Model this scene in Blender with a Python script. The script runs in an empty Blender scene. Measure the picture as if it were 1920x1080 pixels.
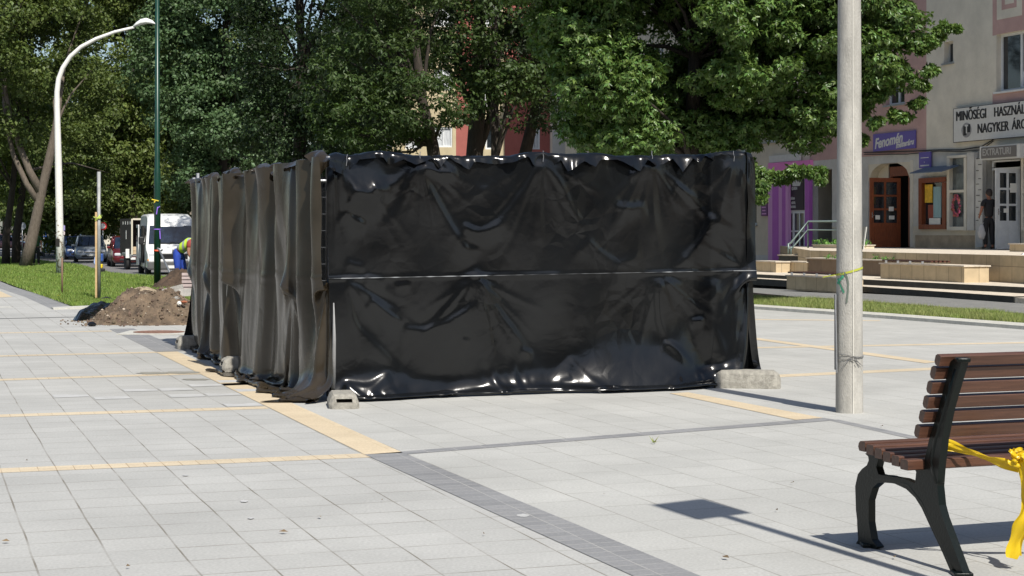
import bpy, bmesh, math, random
import numpy as np
from mathutils import Vector, Matrix
R = math.radians
random.seed(7)
SC = bpy.context.scene
COL = SC.collection

# ------------------------------------------------------------------ camera, sky, sun, exposure
H = 1.35          # eye height
F = 3190.0        # focal length in photo pixels (1920 wide)
HZ = 434.0        # horizon row
cam_d = bpy.data.cameras.new('camera'); cam = bpy.data.objects.new('camera', cam_d); COL.objects.link(cam)
cam.location = (0, 0, H); cam.rotation_euler = (R(90), 0, 0)
cam_d.sensor_width = 36; cam_d.lens = 36 * F / 1920; cam_d.shift_y = -(540 - HZ) / 1920
cam_d.clip_start = 0.1; cam_d.clip_end = 6000
SC.camera = cam
SUN_EL = 50.0
SHD = Vector((-0.387, 0.922, 0)).normalized()      # direction in which shadows fall
w = bpy.data.worlds.new('World'); SC.world = w; w.use_nodes = True
nt = w.node_tree; sky = nt.nodes.new('ShaderNodeTexSky'); sky.sky_type = 'NISHITA'; sky.sun_disc = False
sky.sun_elevation = R(SUN_EL)
sky.sun_rotation = math.atan2(-SHD.x, -SHD.y)      # compass angle of the sun, from +Y towards +X
sky.dust_density = 1.2
nt.links.new(sky.outputs[0], nt.nodes['Background'].inputs[0]); nt.nodes['Background'].inputs[1].default_value = 0.085
sd = bpy.data.lights.new('sun', 'SUN'); sun = bpy.data.objects.new('sun', sd); COL.objects.link(sun)
sd.energy = 4.3; sd.angle = R(0.55); sd.color = (1.0, 0.955, 0.88)
ldir = Vector((SHD.x * math.cos(R(SUN_EL)), SHD.y * math.cos(R(SUN_EL)), -math.sin(R(SUN_EL))))
sun.rotation_euler = ldir.to_track_quat('-Z', 'Y').to_euler(); sun.location = (10, -20, 30)
SC.view_settings.view_transform = 'Standard'; SC.view_settings.look = 'None'
SC.view_settings.exposure = 0.36; SC.view_settings.gamma = 1

# ------------------------------------------------------------------ projection helpers
def gz(y):
    if y < 35: return 0.0
    if y < 75: return -0.01 * (y - 35)
    return -0.4
def gp(px, py, z=None):
    """photo pixel -> point of the ground (or of the level z)"""
    s = (py - HZ) / F
    if z is not None: d = (H - z) / s
    else:
        d = H / s
        if d > 35:
            d = (H - 0.35) / (s - 0.01) if s > 0.0101 else 1e9
            if d > 75: d = (H + 0.4) / s
    zz = gz(d) if z is None else z
    return Vector(((px - 960) / F * d, d, zz))
def at(px, py, d): return Vector(((px - 960) / F * d, d, H - (py - HZ) / F * d))

# ------------------------------------------------------------------ object helpers
def tag(o, label=None, cat=None, group=None, kind=None):
    if label: o['label'] = label
    if cat: o['category'] = cat
    if group: o['group'] = group
    if kind: o['kind'] = kind
    return o
def empty(name, loc=(0, 0, 0), rz=0.0):
    o = bpy.data.objects.new(name, None); COL.objects.link(o); o.location = loc; o.rotation_euler = (0, 0, rz)
    o.empty_display_size = 0.2
    return o
def link_mesh(name, me, mats, parent=None, smooth=False):
    if not isinstance(mats, (list, tuple)): mats = [mats]
    for m in mats: me.materials.append(m)
    o = bpy.data.objects.new(name, me); COL.objects.link(o)
    if smooth and len(me.polygons): me.polygons.foreach_set('use_smooth', [True] * len(me.polygons))
    if parent: o.parent = parent
    return o
def children(o): return [c for c in bpy.data.objects if c.parent == o]
def copy_tree(o, parent=None):
    c = o.copy(); COL.objects.link(c); c.parent = parent
    for ch in children(o): copy_tree(ch, c)
    return c

class MB:
    """collects shapes into one mesh"""
    def __init__(s): s.v = []; s.f = []; s.m = []; s.mi = 0
    def add(s, vs, fs, M=None):
        n = len(s.v)
        for v in vs:
            v = Vector(v)
            s.v.append(M @ v if M else v)
        for f in fs: s.f.append([n + i for i in f]); s.m.append(s.mi)
        return s
    def box(s, c, sz, M=None, bev=0.0, rot=None):
        cx, cy, cz = c; x, y, z = sz[0] / 2, sz[1] / 2, sz[2] / 2
        T = Matrix.Translation(c)
        if rot: T = T @ rot
        if M: T = M @ T
        if bev <= 0:
            vs = [(-x,-y,-z),(x,-y,-z),(x,y,-z),(-x,y,-z),(-x,-y,z),(x,-y,z),(x,y,z),(-x,y,z)]
            return s.add(vs, [(0,3,2,1),(4,5,6,7),(0,1,5,4),(1,2,6,5),(2,3,7,6),(3,0,4,7)], T)
        bm = bmesh.new(); bmesh.ops.create_cube(bm, size=1)
        for v in bm.verts: v.co = Vector((v.co.x * 2 * x, v.co.y * 2 * y, v.co.z * 2 * z))
        bmesh.ops.bevel(bm, geom=bm.edges[:], offset=bev, segments=2, affect='EDGES', profile=0.6)
        bm.verts.index_update()
        s.add([v.co.copy() for v in bm.verts], [[v.index for v in f.verts] for f in bm.faces], T); bm.free(); return s
    def tube(s, pts, rad, n=8, cap=True, M=None, flat=1.0):
        pts = [Vector(p) for p in pts]
        if not isinstance(rad, (list, tuple)): rad = [rad] * len(pts)
        vs = []; up = None
        for i, p in enumerate(pts):
            t = (pts[min(i + 1, len(pts) - 1)] - pts[max(i - 1, 0)]).normalized()
            if up is None: up = Vector((0, 0, 1)) if abs(t.z) < 0.9 else Vector((1, 0, 0))
            a = t.cross(up).normalized(); b = a.cross(t).normalized(); up = b
            for k in range(n):
                an = 2 * math.pi * (k + 0.5) / n
                vs.append(p + a * (math.cos(an) * rad[i]) + b * (math.sin(an) * rad[i] * flat))
        fs = [(i*n+k, i*n+(k+1) % n, (i+1)*n+(k+1) % n, (i+1)*n+k) for i in range(len(pts)-1) for k in range(n)]
        if cap: fs += [list(range(n))[::-1], [(len(pts)-1)*n+k for k in range(n)]]
        return s.add(vs, fs, M)
    def prism(s, poly, th, M=None):
        """polygon in local XZ extruded along local Y by th (centred)"""
        n = len(poly)
        vs = [(x, -th/2, z) for x, z in poly] + [(x, th/2, z) for x, z in poly]
        fs = [list(range(n)), list(range(2*n-1, n-1, -1))] + [(i, i+n, (i+1) % n + n, (i+1) % n) for i in range(n)]
        return s.add(vs, fs, M)
    def loft(s, rings, cap=True, closed=True, M=None):
        n = len(rings[0]); vs = [p for r in rings for p in r]
        kk = n if closed else n - 1
        fs = [(i*n+k, i*n+(k+1) % n, (i+1)*n+(k+1) % n, (i+1)*n+k) for i in range(len(rings)-1) for k in range(kk)]
        if cap: fs += [list(range(n))[::-1], [(len(rings)-1)*n+k for k in range(n)]]
        return s.add(vs, fs, M)
    def quad(s, a, b, c, d, M=None): return s.add([a, b, c, d], [(0, 1, 2, 3)], M)
    def build(s, name, mats, parent=None, smooth=False, fixn=True):
        me = bpy.data.meshes.new(name); me.from_pydata([tuple(v) for v in s.v], [], s.f)
        if s.mi or any(s.m): me.polygons.foreach_set('material_index', s.m)
        if fixn:
            bm = bmesh.new(); bm.from_mesh(me); bmesh.ops.recalc_face_normals(bm, faces=bm.faces[:]); bm.to_mesh(me); bm.free()
        me.update()
        return link_mesh(name, me, mats, parent, smooth)
def np_mesh(name, V, Fc, mats, parent=None, smooth=False, mi=None):
    me = bpy.data.meshes.new(name); V = np.asarray(V, np.float32); Fc = np.asarray(Fc, np.int32)
    k = Fc.shape[1]; me.vertices.add(len(V)); me.vertices.foreach_set('co', V.ravel())
    me.loops.add(Fc.size); me.loops.foreach_set('vertex_index', Fc.ravel())
    me.polygons.add(len(Fc)); me.polygons.foreach_set('loop_start', np.arange(0, Fc.size, k, dtype=np.int32))
    try: me.polygons.foreach_set('loop_total', np.full(len(Fc), k, np.int32))
    except Exception: pass
    if mi is not None: me.polygons.foreach_set('material_index', np.asarray(mi, np.int32))
    me.update(calc_edges=True); me.validate()
    return link_mesh(name, me, mats, parent, smooth)
def autosmooth(o, ang=35):
    me = o.data
    me.polygons.foreach_set('use_smooth', [True] * len(me.polygons))
    bm = bmesh.new(); bm.from_mesh(me)
    for e in bm.edges:
        if len(e.link_faces) == 2 and e.calc_face_angle(0) > R(ang): e.smooth = False
    bm.to_mesh(me); bm.free(); return o

# ------------------------------------------------------------------ materials
def mat(name, col, rough=0.6, metal=0.0, spec=0.5, var=0.0, vscale=8.0, col2=None, bump=0.0, bscale=60.0, coat=0.0, island=0.0, stretch=None, transl=None):
    m = bpy.data.materials.new(name); m.use_nodes = True; n = m.node_tree.nodes; L = m.node_tree.links
    b = n['Principled BSDF']; b.inputs['Base Color'].default_value = (*col, 1); b.inputs['Roughness'].default_value = rough
    b.inputs['Metallic'].default_value = metal; b.inputs['Specular IOR Level'].default_value = spec
    if coat: b.inputs['Coat Weight'].default_value = coat; b.inputs['Coat Roughness'].default_value = 0.08
    tc = n.new('ShaderNodeTexCoord'); src = tc.outputs['Object']
    if stretch:
        mp = n.new('ShaderNodeMapping'); mp.inputs['Scale'].default_value = stretch; L.new(src, mp.inputs[0]); src = mp.outputs[0]
    cur = None
    if var > 0 or col2:
        no = n.new('ShaderNodeTexNoise'); no.inputs['Scale'].default_value = vscale; no.inputs['Detail'].default_value = 6; no.inputs['Roughness'].default_value = 0.62
        L.new(src, no.inputs['Vector'])
        rp = n.new('ShaderNodeValToRGB'); rp.color_ramp.elements[0].position = 0.32; rp.color_ramp.elements[1].position = 0.68
        c2 = col2 if col2 else tuple(c * (1 - var) for c in col)
        c1 = col if col2 else tuple(min(1, c * (1 + var)) for c in col)
        rp.color_ramp.elements[0].color = (*c2, 1); rp.color_ramp.elements[1].color = (*c1, 1)
        L.new(no.outputs[0], rp.inputs[0]); cur = rp.outputs[0]
    if island > 0:
        ge = n.new('ShaderNodeNewGeometry'); hs = n.new('ShaderNodeHueSaturation'); mr = n.new('ShaderNodeMapRange')
        mr.inputs[3].default_value = 1 - island; mr.inputs[4].default_value = 1 + island
        L.new(ge.outputs['Random Per Island'], mr.inputs[0]); L.new(mr.outputs[0], hs.inputs['Value'])
        mr2 = n.new('ShaderNodeMapRange'); mr2.inputs[3].default_value = 0.5 - island * 0.045; mr2.inputs[4].default_value = 0.5 + island * 0.045
        mlt = n.new('ShaderNodeMath'); mlt.operation = 'MULTIPLY'; mlt.inputs[1].default_value = 7.31; fr = n.new('ShaderNodeMath'); fr.operation = 'FRACT'
        L.new(ge.outputs['Random Per Island'], mlt.inputs[0]); L.new(mlt.outputs[0], fr.inputs[0]); L.new(fr.outputs[0], mr2.inputs[0]); L.new(mr2.outputs[0], hs.inputs['Hue'])
        if cur: L.new(cur, hs.inputs['Color'])
        else: hs.inputs['Color'].default_value = (*col, 1)
        cur = hs.outputs[0]
    if cur: L.new(cur, b.inputs['Base Color'])
    if bump:
        no2 = n.new('ShaderNodeTexNoise'); no2.inputs['Scale'].default_value = bscale; no2.inputs['Detail'].default_value = 5
        L.new(src, no2.inputs['Vector']); bp = n.new('ShaderNodeBump'); bp.inputs['Strength'].default_value = bump; bp.inputs['Distance'].default_value = 0.02
        L.new(no2.outputs[0], bp.inputs['Height']); L.new(bp.outputs[0], b.inputs['Normal'])
    if transl:
        tr = n.new('ShaderNodeBsdfTranslucent'); tr.inputs[0].default_value = (*transl, 1); mx = n.new('ShaderNodeMixShader'); mx.inputs[0].default_value = 0.32
        L.new(b.outputs[0], mx.inputs[1]); L.new(tr.outputs[0], mx.inputs[2]); L.new(mx.outputs[0], n['Material Output'].inputs[0])
    return m
def glass_mat(name, tint=(0.02, 0.025, 0.03), rough=0.05):
    return mat(name, tint, rough, spec=0.9, var=0.5, vscale=2.5)

M_conc = mat('concrete', (0.40, 0.385, 0.35), 0.85, var=0.22, vscale=14, bump=0.5, bscale=120)
M_pole = mat('pole_concrete', (0.41, 0.395, 0.355), 0.85, var=0.22, vscale=9, bump=0.35, bscale=140, stretch=(1, 1, 0.35))
M_block = mat('block_concrete', (0.38, 0.36, 0.31), 0.9, var=0.3, vscale=22, bump=0.8, bscale=150)
M_steel = mat('galvanised_steel', (0.40, 0.41, 0.42), 0.45, metal=0.8, var=0.15, vscale=20)
M_whitep = mat('white_paint', (0.80, 0.80, 0.77), 0.5, var=0.06, vscale=5)
M_greenp = mat('green_paint', (0.006, 0.042, 0.026), 0.35, var=0.25, vscale=4)
M_black = mat('black_plastic', (0.015, 0.015, 0.016), 0.5)
M_rubber = mat('tyre_rubber', (0.02, 0.02, 0.02), 0.85)
M_wood = mat('dark_stained_wood', (0.115, 0.042, 0.028), 0.36, col2=(0.05, 0.02, 0.014), vscale=3.5, bump=0.25, bscale=40, stretch=(0.6, 14, 14))
M_iron = mat('green_black_cast_iron', (0.003, 0.006, 0.005), 0.32, spec=0.28, bump=0.08, bscale=90)
M_tape = mat('yellow_tape', (0.86, 0.60, 0.02), 0.35, var=0.08, vscale=20, transl=(0.7, 0.5, 0.02))
M_bark = mat('bark', (0.055, 0.043, 0.033), 0.95, col2=(0.025, 0.02, 0.015), vscale=7, bump=1.0, bscale=18, stretch=(3, 3, 0.6))
M_barkl = mat('pale_bark', (0.17, 0.14, 0.11), 0.95, col2=(0.10, 0.08, 0.06), vscale=6, bump=1.0, bscale=16, stretch=(3, 3, 0.7))
M_glass = glass_mat('window_glass')
M_wframe = mat('white_frame', (0.68, 0.70, 0.70), 0.5, var=0.08, vscale=6)
M_brown = mat('brown_door_wood', (0.22, 0.060, 0.022), 0.45, var=0.3, vscale=6, stretch=(6, 6, 1))
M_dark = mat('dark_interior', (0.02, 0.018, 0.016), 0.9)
M_paper = mat('paper', (0.75, 0.74, 0.68), 0.8)
M_earth = mat('earth', (0.17, 0.105, 0.065), 0.95, col2=(0.055, 0.036, 0.025), vscale=9, bump=1.0, bscale=45)
M_tread = mat('terrace_slab', (0.56, 0.49, 0.38), 0.85, var=0.12, vscale=5, bump=0.3)

# ------------------------------------------------------------------ ground sheets
def sheet(name, pts, off, m, label=None, kind='structure', side=False):
    """flat polygon laid on the terrain (bends at y=35 and y=75)"""
    bm = bmesh.new()
    vs = [bm.verts.new((p[0], p[1], 0)) for p in pts]; bm.faces.new(vs)
    for yy in (35.0, 75.0):
        bmesh.ops.bisect_plane(bm, geom=bm.verts[:] + bm.edges[:] + bm.faces[:], plane_co=(0, yy, 0), plane_no=(0, 1, 0))
    for v in bm.verts: v.co.z = gz(v.co.y) + off
    if side:
        r = bmesh.ops.extrude_face_region(bm, geom=bm.faces[:])
        for v in [g for g in r['geom'] if isinstance(g, bmesh.types.BMVert)]: v.co.z -= 0.12
    bmesh.ops.recalc_face_normals(bm, faces=bm.faces[:])
    if not side:
        for f in bm.faces:
            if f.normal.z < 0: f.normal_flip()
    me = bpy.data.meshes.new(name); bm.to_mesh(me); bm.free()
    o = link_mesh(name, me, m)
    if kind: o['kind'] = kind
    if label: o['label'] = label
    return o

def paving_mat(name, ang, pu, pv, bw, bh, offset, mort=(0.19, 0.175, 0.145), base=(0.435, 0.432, 0.41), mix=1.0, tint2=(0.405, 0.403, 0.382), ms=0.005, flip=False):
    m = bpy.data.materials.new(name); m.use_nodes = True; n = m.node_tree.nodes; L = m.node_tree.links; b = n['Principled BSDF']
    tc = n.new('ShaderNodeTexCoord')
    # a few centimetres of wander, so courses are not ruler straight
    nw = n.new('ShaderNodeTexNoise'); nw.inputs['Scale'].default_value = 1.1; nw.inputs['Detail'].default_value = 2; L.new(tc.outputs['Object'], nw.inputs['Vector'])
    sb = n.new('ShaderNodeVectorMath'); sb.operation = 'SUBTRACT'; sb.inputs[1].default_value = (0.5, 0.5, 0.5); L.new(nw.outputs['Color'], sb.inputs[0])
    sc_ = n.new('ShaderNodeVectorMath'); sc_.operation = 'SCALE'; sc_.inputs['Scale'].default_value = 0.018; L.new(sb.outputs[0], sc_.inputs[0])
    ad = n.new('ShaderNodeVectorMath'); ad.operation = 'ADD'; L.new(tc.outputs['Object'], ad.inputs[0]); L.new(sc_.outputs[0], ad.inputs[1])
    vr = n.new('ShaderNodeVectorRotate'); vr.rotation_type = 'Z_AXIS'; vr.inputs['Angle'].default_value = -ang; L.new(ad.outputs[0], vr.inputs['Vector'])
    mp = n.new('ShaderNodeMapping'); mp.inputs['Location'].default_value = (-pu, -pv, 0); L.new(vr.outputs[0], mp.inputs[0])
    br = n.new('ShaderNodeTexBrick'); br.offset = offset; br.inputs['Scale'].default_value = 1; br.inputs['Brick Width'].default_value = bw
    br.inputs['Row Height'].default_value = bh; br.inputs['Mortar Size'].default_value = ms; br.inputs['Mortar Smooth'].default_value = 0.3; br.inputs['Bias'].default_value = -0.1
    br.inputs['Color1'].default_value = (*base, 1); br.inputs['Color2'].default_value = (*tint2, 1); br.inputs['Mortar'].default_value = (*base, 1)
    L.new(mp.outputs[0], br.inputs['Vector'])
    # fine grain and large stains of the slabs
    n1 = n.new('ShaderNodeTexNoise'); n1.inputs['Scale'].default_value = 70; n1.inputs['Detail'].default_value = 4; L.new(tc.outputs['Object'], n1.inputs['Vector'])
    n2 = n.new('ShaderNodeTexNoise'); n2.inputs['Scale'].default_value = 0.9; n2.inputs['Detail'].default_value = 6; n2.inputs['Roughness'].default_value = 0.65; L.new(tc.outputs['Object'], n2.inputs['Vector'])
    m1 = n.new('ShaderNodeMapRange'); m1.inputs[1].default_value = 0.25; m1.inputs[2].default_value = 0.75; m1.inputs[3].default_value = 0.86; m1.inputs[4].default_value = 1.12; L.new(n1.outputs[0], m1.inputs[0])
    m2 = n.new('ShaderNodeMapRange'); m2.inputs[1].default_value = 0.3; m2.inputs[2].default_value = 0.7; m2.inputs[3].default_value = 0.87; m2.inputs[4].default_value = 1.07; L.new(n2.outputs[0], m2.inputs[0])
    mu = n.new('ShaderNodeMath'); mu.operation = 'MULTIPLY'; L.new(m1.outputs[0], mu.inputs[0]); L.new(m2.outputs[0], mu.inputs[1])
    vs_ = n.new('ShaderNodeVectorMath'); vs_.operation = 'SCALE'; L.new(br.outputs['Color'], vs_.inputs[0]); L.new(mu.outputs[0], vs_.inputs['Scale'])
    # joints: visible in stretches, sandy in others
    n3 = n.new('ShaderNodeTexNoise'); n3.inputs['Scale'].default_value = 2.3; n3.inputs['Detail'].default_value = 4; L.new(tc.outputs['Object'], n3.inputs['Vector'])
    m3 = n.new('ShaderNodeMapRange'); m3.inputs[1].default_value = 0.38; m3.inputs[2].default_value = 0.62; m3.inputs[3].default_value = 0.28; m3.inputs[4].default_value = mix; L.new(n3.outputs[0], m3.inputs[0])
    mf = n.new('ShaderNodeMath'); mf.operation = 'MULTIPLY'; L.new(br.outputs['Fac'], mf.inputs[0]); L.new(m3.outputs[0], mf.inputs[1])
    mx = n.new('ShaderNodeMix'); mx.data_type = 'RGBA'; L.new(mf.outputs[0], mx.inputs[0]); L.new(vs_.outputs[0], mx.inputs[6]); mx.inputs[7].default_value = (*mort, 1)
    # little dark spots
    n4 = n.new('ShaderNodeTexVoronoi'); n4.inputs['Scale'].default_value = 3.1; L.new(tc.outputs['Object'], n4.inputs['Vector'])
    m4 = n.new('ShaderNodeMapRange'); m4.inputs[1].default_value = 0.012; m4.inputs[2].default_value = 0.03; m4.inputs[3].default_value = 0.9; m4.inputs[4].default_value = 1.0; L.new(n4.outputs['Distance'], m4.inputs[0])
    v4 = n.new('ShaderNodeVectorMath'); v4.operation = 'SCALE'; L.new(mx.outputs[2], v4.inputs[0]); L.new(m4.outputs[0], v4.inputs['Scale'])
    L.new(v4.outputs[0], b.inputs['Base Color']); b.inputs['Roughness'].default_value = 0.88; b.inputs['Specular IOR Level'].default_value = 0.25
    bp = n.new('ShaderNodeBump'); bp.inputs['Strength'].default_value = 0.35; bp.inputs['Distance'].default_value = 0.004
    iv = n.new('ShaderNodeMath'); iv.operation = 'SUBTRACT'; iv.inputs[0].default_value = 1; L.new(mf.outputs[0], iv.inputs[1])
    a2 = n.new('ShaderNodeMath'); a2.operation = 'MULTIPLY_ADD'; a2.inputs[1].default_value = 0.25; L.new(n1.outputs[0], a2.inputs[0]); L.new(iv.outputs[0], a2.inputs[2])
    L.new(a2.outputs[0], bp.inputs['Height']); L.new(bp.outputs[0], b.inputs['Normal'])
    return m
ANG_L = math.atan2(0.3313, 0.9435); ANG_R = math.atan2(1196, 3190)
def uv(p, ang): return (p[0]*math.cos(ang) + p[1]*math.sin(ang), -p[0]*math.sin(ang) + p[1]*math.cos(ang))
u0, v0 = uv(gp(680, 852), ANG_L)
M_paveL = paving_mat('paving_left', ANG_L, u0 % 0.3, v0 % 0.3, 0.3, 0.3, 0.0, mix=0.95)
# right-hand field: long courses run away from the viewer, butt joints staggered
ur, vr_ = uv(gp(1306, 1078), ANG_R)
M_paveR = paving_mat('paving_right', ANG_R + math.pi/2, 0, (-ur) % 0.3, 0.45, 0.3, 0.5, mix=0.75, base=(0.45, 0.447, 0.42), tint2=(0.42, 0.418, 0.393), mort=(0.19, 0.18, 0.15), ms=0.0045)
M_yel = paving_mat('yellow_pavers', ANG_L, u0 % 0.1, v0 % 0.2, 0.1, 0.2, 0.0, mort=(0.30, 0.20, 0.12), base=(0.59, 0.50, 0.36), tint2=(0.55, 0.46, 0.33), mix=0.8, ms=0.003)
M_yelB = paving_mat('yellow_pavers_band', ANG_L, u0 % 0.2, v0 % 0.1, 0.2, 0.1, 0.0, mort=(0.42, 0.31, 0.17), base=(0.60, 0.50, 0.35), tint2=(0.56, 0.46, 0.32), mix=0.7, ms=0.002)
M_grey = paving_mat('grey_pavers', ANG_L, u0 % 0.2, v0 % 0.1, 0.2, 0.1, 0.0, mort=(0.40, 0.39, 0.36), base=(0.265, 0.266, 0.268), tint2=(0.215, 0.218, 0.222), mix=0.7, ms=0.004)

def noise_ground(name, c1, c2, scale, rough=0.95, bump=0.6, c3=None):
    m = mat(name, c1, rough, col2=c2, vscale=scale, bump=bump, bscale=scale * 8); return m
M_soil = noise_ground('soil_ground', (0.16, 0.12, 0.08), (0.09, 0.07, 0.05), 1.5)
M_grassg = noise_ground('turf_base', (0.062, 0.115, 0.022), (0.04, 0.075, 0.016), 0.9)
M_asph = mat('asphalt', (0.20, 0.20, 0.19), 0.9, var=0.12, vscale=3, bump=0.5, bscale=90)
M_road = mat('road_asphalt', (0.17, 0.165, 0.165), 0.9, var=0.12, vscale=2, bump=0.4, bscale=60)
M_kerb = mat('kerb_stone', (0.50, 0.49, 0.44), 0.85, var=0.15, vscale=8, bump=0.4)

sheet('ground', [(-900, -60), (900, -60), (900, 3500), (-900, 3500)], -0.03, M_soil)
# left paving to the axis of the band, right paving beyond it (one field each, same level)
bl_far, bl_near = gp(205, 617), gp(680, 852)
Bd = Vector((-0.3313, 0.9435, 0)); Ad = Vector((0.9435, 0.3313, 0))
def pline(px, py, t, base=None):
    p = gp(px, py); return p + Bd * t
nearp = gp(1181, 1078)
split = [gp(150, 590), gp(205, 617), gp(680, 852), nearp, nearp - Bd * 9]
grass_front = [gp(-400, 400 + 49.0 + 60), gp(0, 527), gp(25, 537), gp(140, 577)]
pavL = [Vector((-30, -4, 0)), split[4], split[3], split[2], split[1], split[0], gp(140, 577), gp(25, 538), gp(0, 528), gp(-260, 492), Vector((-30, 45, 0))]
sheet('plaza_paving', pavL, 0.0, M_paveL)
kerbR = [gp(1300, 571), gp(1405, 578), gp(1660, 596), gp(1920, 616), gp(2500, 661)]
pavR = [split[4], Vector((14, -4, 0)), gp(2500, 661), gp(1920, 616), gp(1660, 596), gp(1405, 578), gp(1300, 571), gp(900, 556), gp(600, 561), gp(360, 566), gp(235, 573), gp(140, 577.2), split[0], split[1], split[2], split[3]]
sheet('plaza_paving_right', pavR, 0.0, M_paveR)
def band(name, a, b, wpx_dir, width, off, m):
    """strip from ground point a to b, width measured towards wpx_dir"""
    a = Vector(a); b = Vector(b); t = (b - a); t.z = 0; t.normalize(); nn = Vector((t.y, -t.x, 0)) * wpx_dir
    return sheet(name, [a, b, b + nn * width, a + nn * width], off, m)
# yellow lines across the left field
for (x0, y0, x1, y1) in ((-500, 899, 693, 850), (-500, 793, 497, 762), (-500, 726.5, 400, 698), (-500, 678.5, 292, 659.5), (-300, 629, 208, 620)):
    band('paving_line', gp(x0, y0), gp(x1, y1), 1, 0.19, 0.0015, M_yel)
band('paving_line', gp(292, 660.5), gp(684, 853), -1, 0.24, 0.003, M_yelB)
g1, g2 = gp(684, 853), gp(1181, 1078)
sheet('paving_band', [g1, g2, g2 - Bd * 5, g2 - Bd * 5 + Ad * 0.31, gp(1306, 1078), gp(752, 848)], 0.003, M_grey)
sheet('paving_band', [gp(205, 617), gp(292, 660), gp(352, 658), gp(250, 616)], 0.003, M_grey)
sheet('paving_band', [gp(752, 853), gp(740, 848), gp(1545, 784), gp(1570, 788)], 0.0022, M_grey)
sheet('paving_band', [gp(1552, 788), gp(1572, 787), gp(1960, 871), gp(1935, 874)], 0.0015, M_grey)
sheet('paving_line', [gp(1255, 738), gp(1290, 736), gp(1543, 784), gp(1492, 788)], 0.003, M_yelB)
sheet('paving_line', [gp(1380, 632), gp(1402, 631.5), gp(1760, 679), gp(1735, 681.5)], 0.003, M_yelB)
sheet('paving_line', [gp(1380, 651.5), gp(2100, 638), gp(2100, 640.5), gp(1380, 654)], 0.0015, M_yel)
sheet('paving_line', [gp(1430, 704), gp(1990, 678), gp(1990, 682.5), gp(1430, 709)], 0.0015, M_yel)
sheet('paving_line', [gp(1380, 598), gp(1650, 600.5), gp(1650, 602), gp(1380, 599.5)], 0.0015, M_yel)
sheet('paving_band', [gp(-200, 523), gp(0, 527.5), gp(25, 537.5), gp(138, 577), gp(96, 579), gp(0, 541), gp(-200, 536)], 0.0015, M_grey)
sheet('paving_line', [gp(-60, 541), gp(0, 546), gp(24, 557), gp(-60, 560)], 0.003, M_yelB)
sheet('paving_joint', [gp(-60, 598), gp(142, 594), gp(142, 595), gp(-60, 599.4)], 0.0015, mat('joint_dark', (0.12, 0.12, 0.115), 0.9))
sheet('paving_joint', [gp(-60, 574.5), gp(18, 574.5), gp(24, 577), gp(-60, 577.5)], 0.0015, M_kerb)
# rain-grey stretch of slabs and white lime marks, as in a repaired strip
M_white = mat('lime_mark', (0.50, 0.50, 0.49), 0.9, col2=(0.40, 0.40, 0.385), vscale=5)
M_wet = mat('damp_mark', (0.235, 0.225, 0.19), 0.7, col2=(0.30, 0.29, 0.25), vscale=6)
def blob(name, cx, cy, rx, ry, off, m, seed):
    rr = random.Random(seed); pts = []
    for k in range(22):
        a = 2 * math.pi * k / 22; q = 0.75 + 0.35 * rr.random()
        pts.append(gp(cx + rx * q * math.cos(a), cy + ry * q * math.sin(a)))
    sheet(name, pts, off, m)
def tile_patch(name, px, py, nu, nv, m, k):
    rr = random.Random(k); p = gp(px, py); u_, v_ = uv(p, ANG_L); cu, cv = u0 % .3, v0 % .3
    ua = math.floor((u_ - cu) / .3) * .3 + cu; va = math.floor((v_ - cv) / .3) * .3 + cv; ca, sa = math.cos(ANG_L), math.sin(ANG_L)
    e = [(ua + .01, va + .01 + rr.uniform(0, .06)), (ua + nu * .3 - .01, va + .01 + rr.uniform(0, .05)), (ua + nu * .3 - .01, va + nv * .3 - .01 - rr.uniform(0, .08)), (ua + nu * .15, va + nv * .3 - .01 - rr.uniform(0, .06)), (ua + .01, va + nv * .3 - .01)]
    sheet(name, [(a * ca - b * sa, a * sa + b * ca) for a, b in e], 0.0022 + .0001 * k, m)
for k, (px, py, nu, nv) in enumerate(((110, 745, 1, 1), (165, 744, 1, 1), (215, 745, 1, 1), (330, 741, 1, 1), (378, 739, 1, 1), (425, 738, 1, 1), (260, 731, 1, 1), (345, 727, 1, 1), (405, 722, 2, 1), (455, 757, 1, 1), (440, 717, 1, 1), (470, 731, 1, 1))): tile_patch('lime_stain', px, py, nu, nv, M_white, k)
for i, (cx, cy, rx, ry) in enumerate(((285, 700, 30, 2.3), (340, 699, 38, 2.2), (368, 712, 28, 1.5))):
    blob('damp_stain', cx, cy, rx, ry, 0.0040 + 0.0001 * i, M_wet, i + 20)
for i, (cx, cy, rx, ry) in enumerate(((458, 941, 8, 2.2), (348, 892.5, 6, 1.2), (470, 973, 7, 1.6), (981, 968, 13, 3))):
    blob('white_stain', cx, cy, rx, ry, 0.0045, M_white, i + 40)

# turf, road and side walk
turf = [gp(140, 577), gp(235, 573), gp(360, 566), gp(600, 561), gp(900, 556), gp(900, 530), gp(330, 521.5), gp(213, 514), gp(150, 497.5), gp(65, 487), gp(-60, 478), gp(-400, 470), gp(-400, 492), gp(-260, 492), gp(0, 527), gp(25, 537)]
sheet('grass_verge', turf, 0.02, M_grassg)
road = [gp(330, 521), gp(213, 513.4), gp(150, 496.9), gp(65, 486.4), gp(-60, 477.6), gp(-400, 469.6), gp(-400, 455), gp(700, 455), gp(900, 500), gp(900, 529)]
sheet('road', road, 0.0, M_road)
sheet('kerb', [gp(96, 579), gp(140, 577), gp(235, 573), gp(360, 566.3), gp(360, 568), gp(235, 575.5), gp(140, 579.5), gp(100, 580.5)], 0.03, M_kerb, side=True)
def ofs(p, dpx): return p
kb = [gp(1300, 568), gp(1405, 575), gp(1660, 592.5), gp(1920, 612), gp(2500, 656), gp(2500, 664), gp(1920, 618), gp(1660, 597.5), gp(1405, 579), gp(1300, 571.8)]
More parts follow.
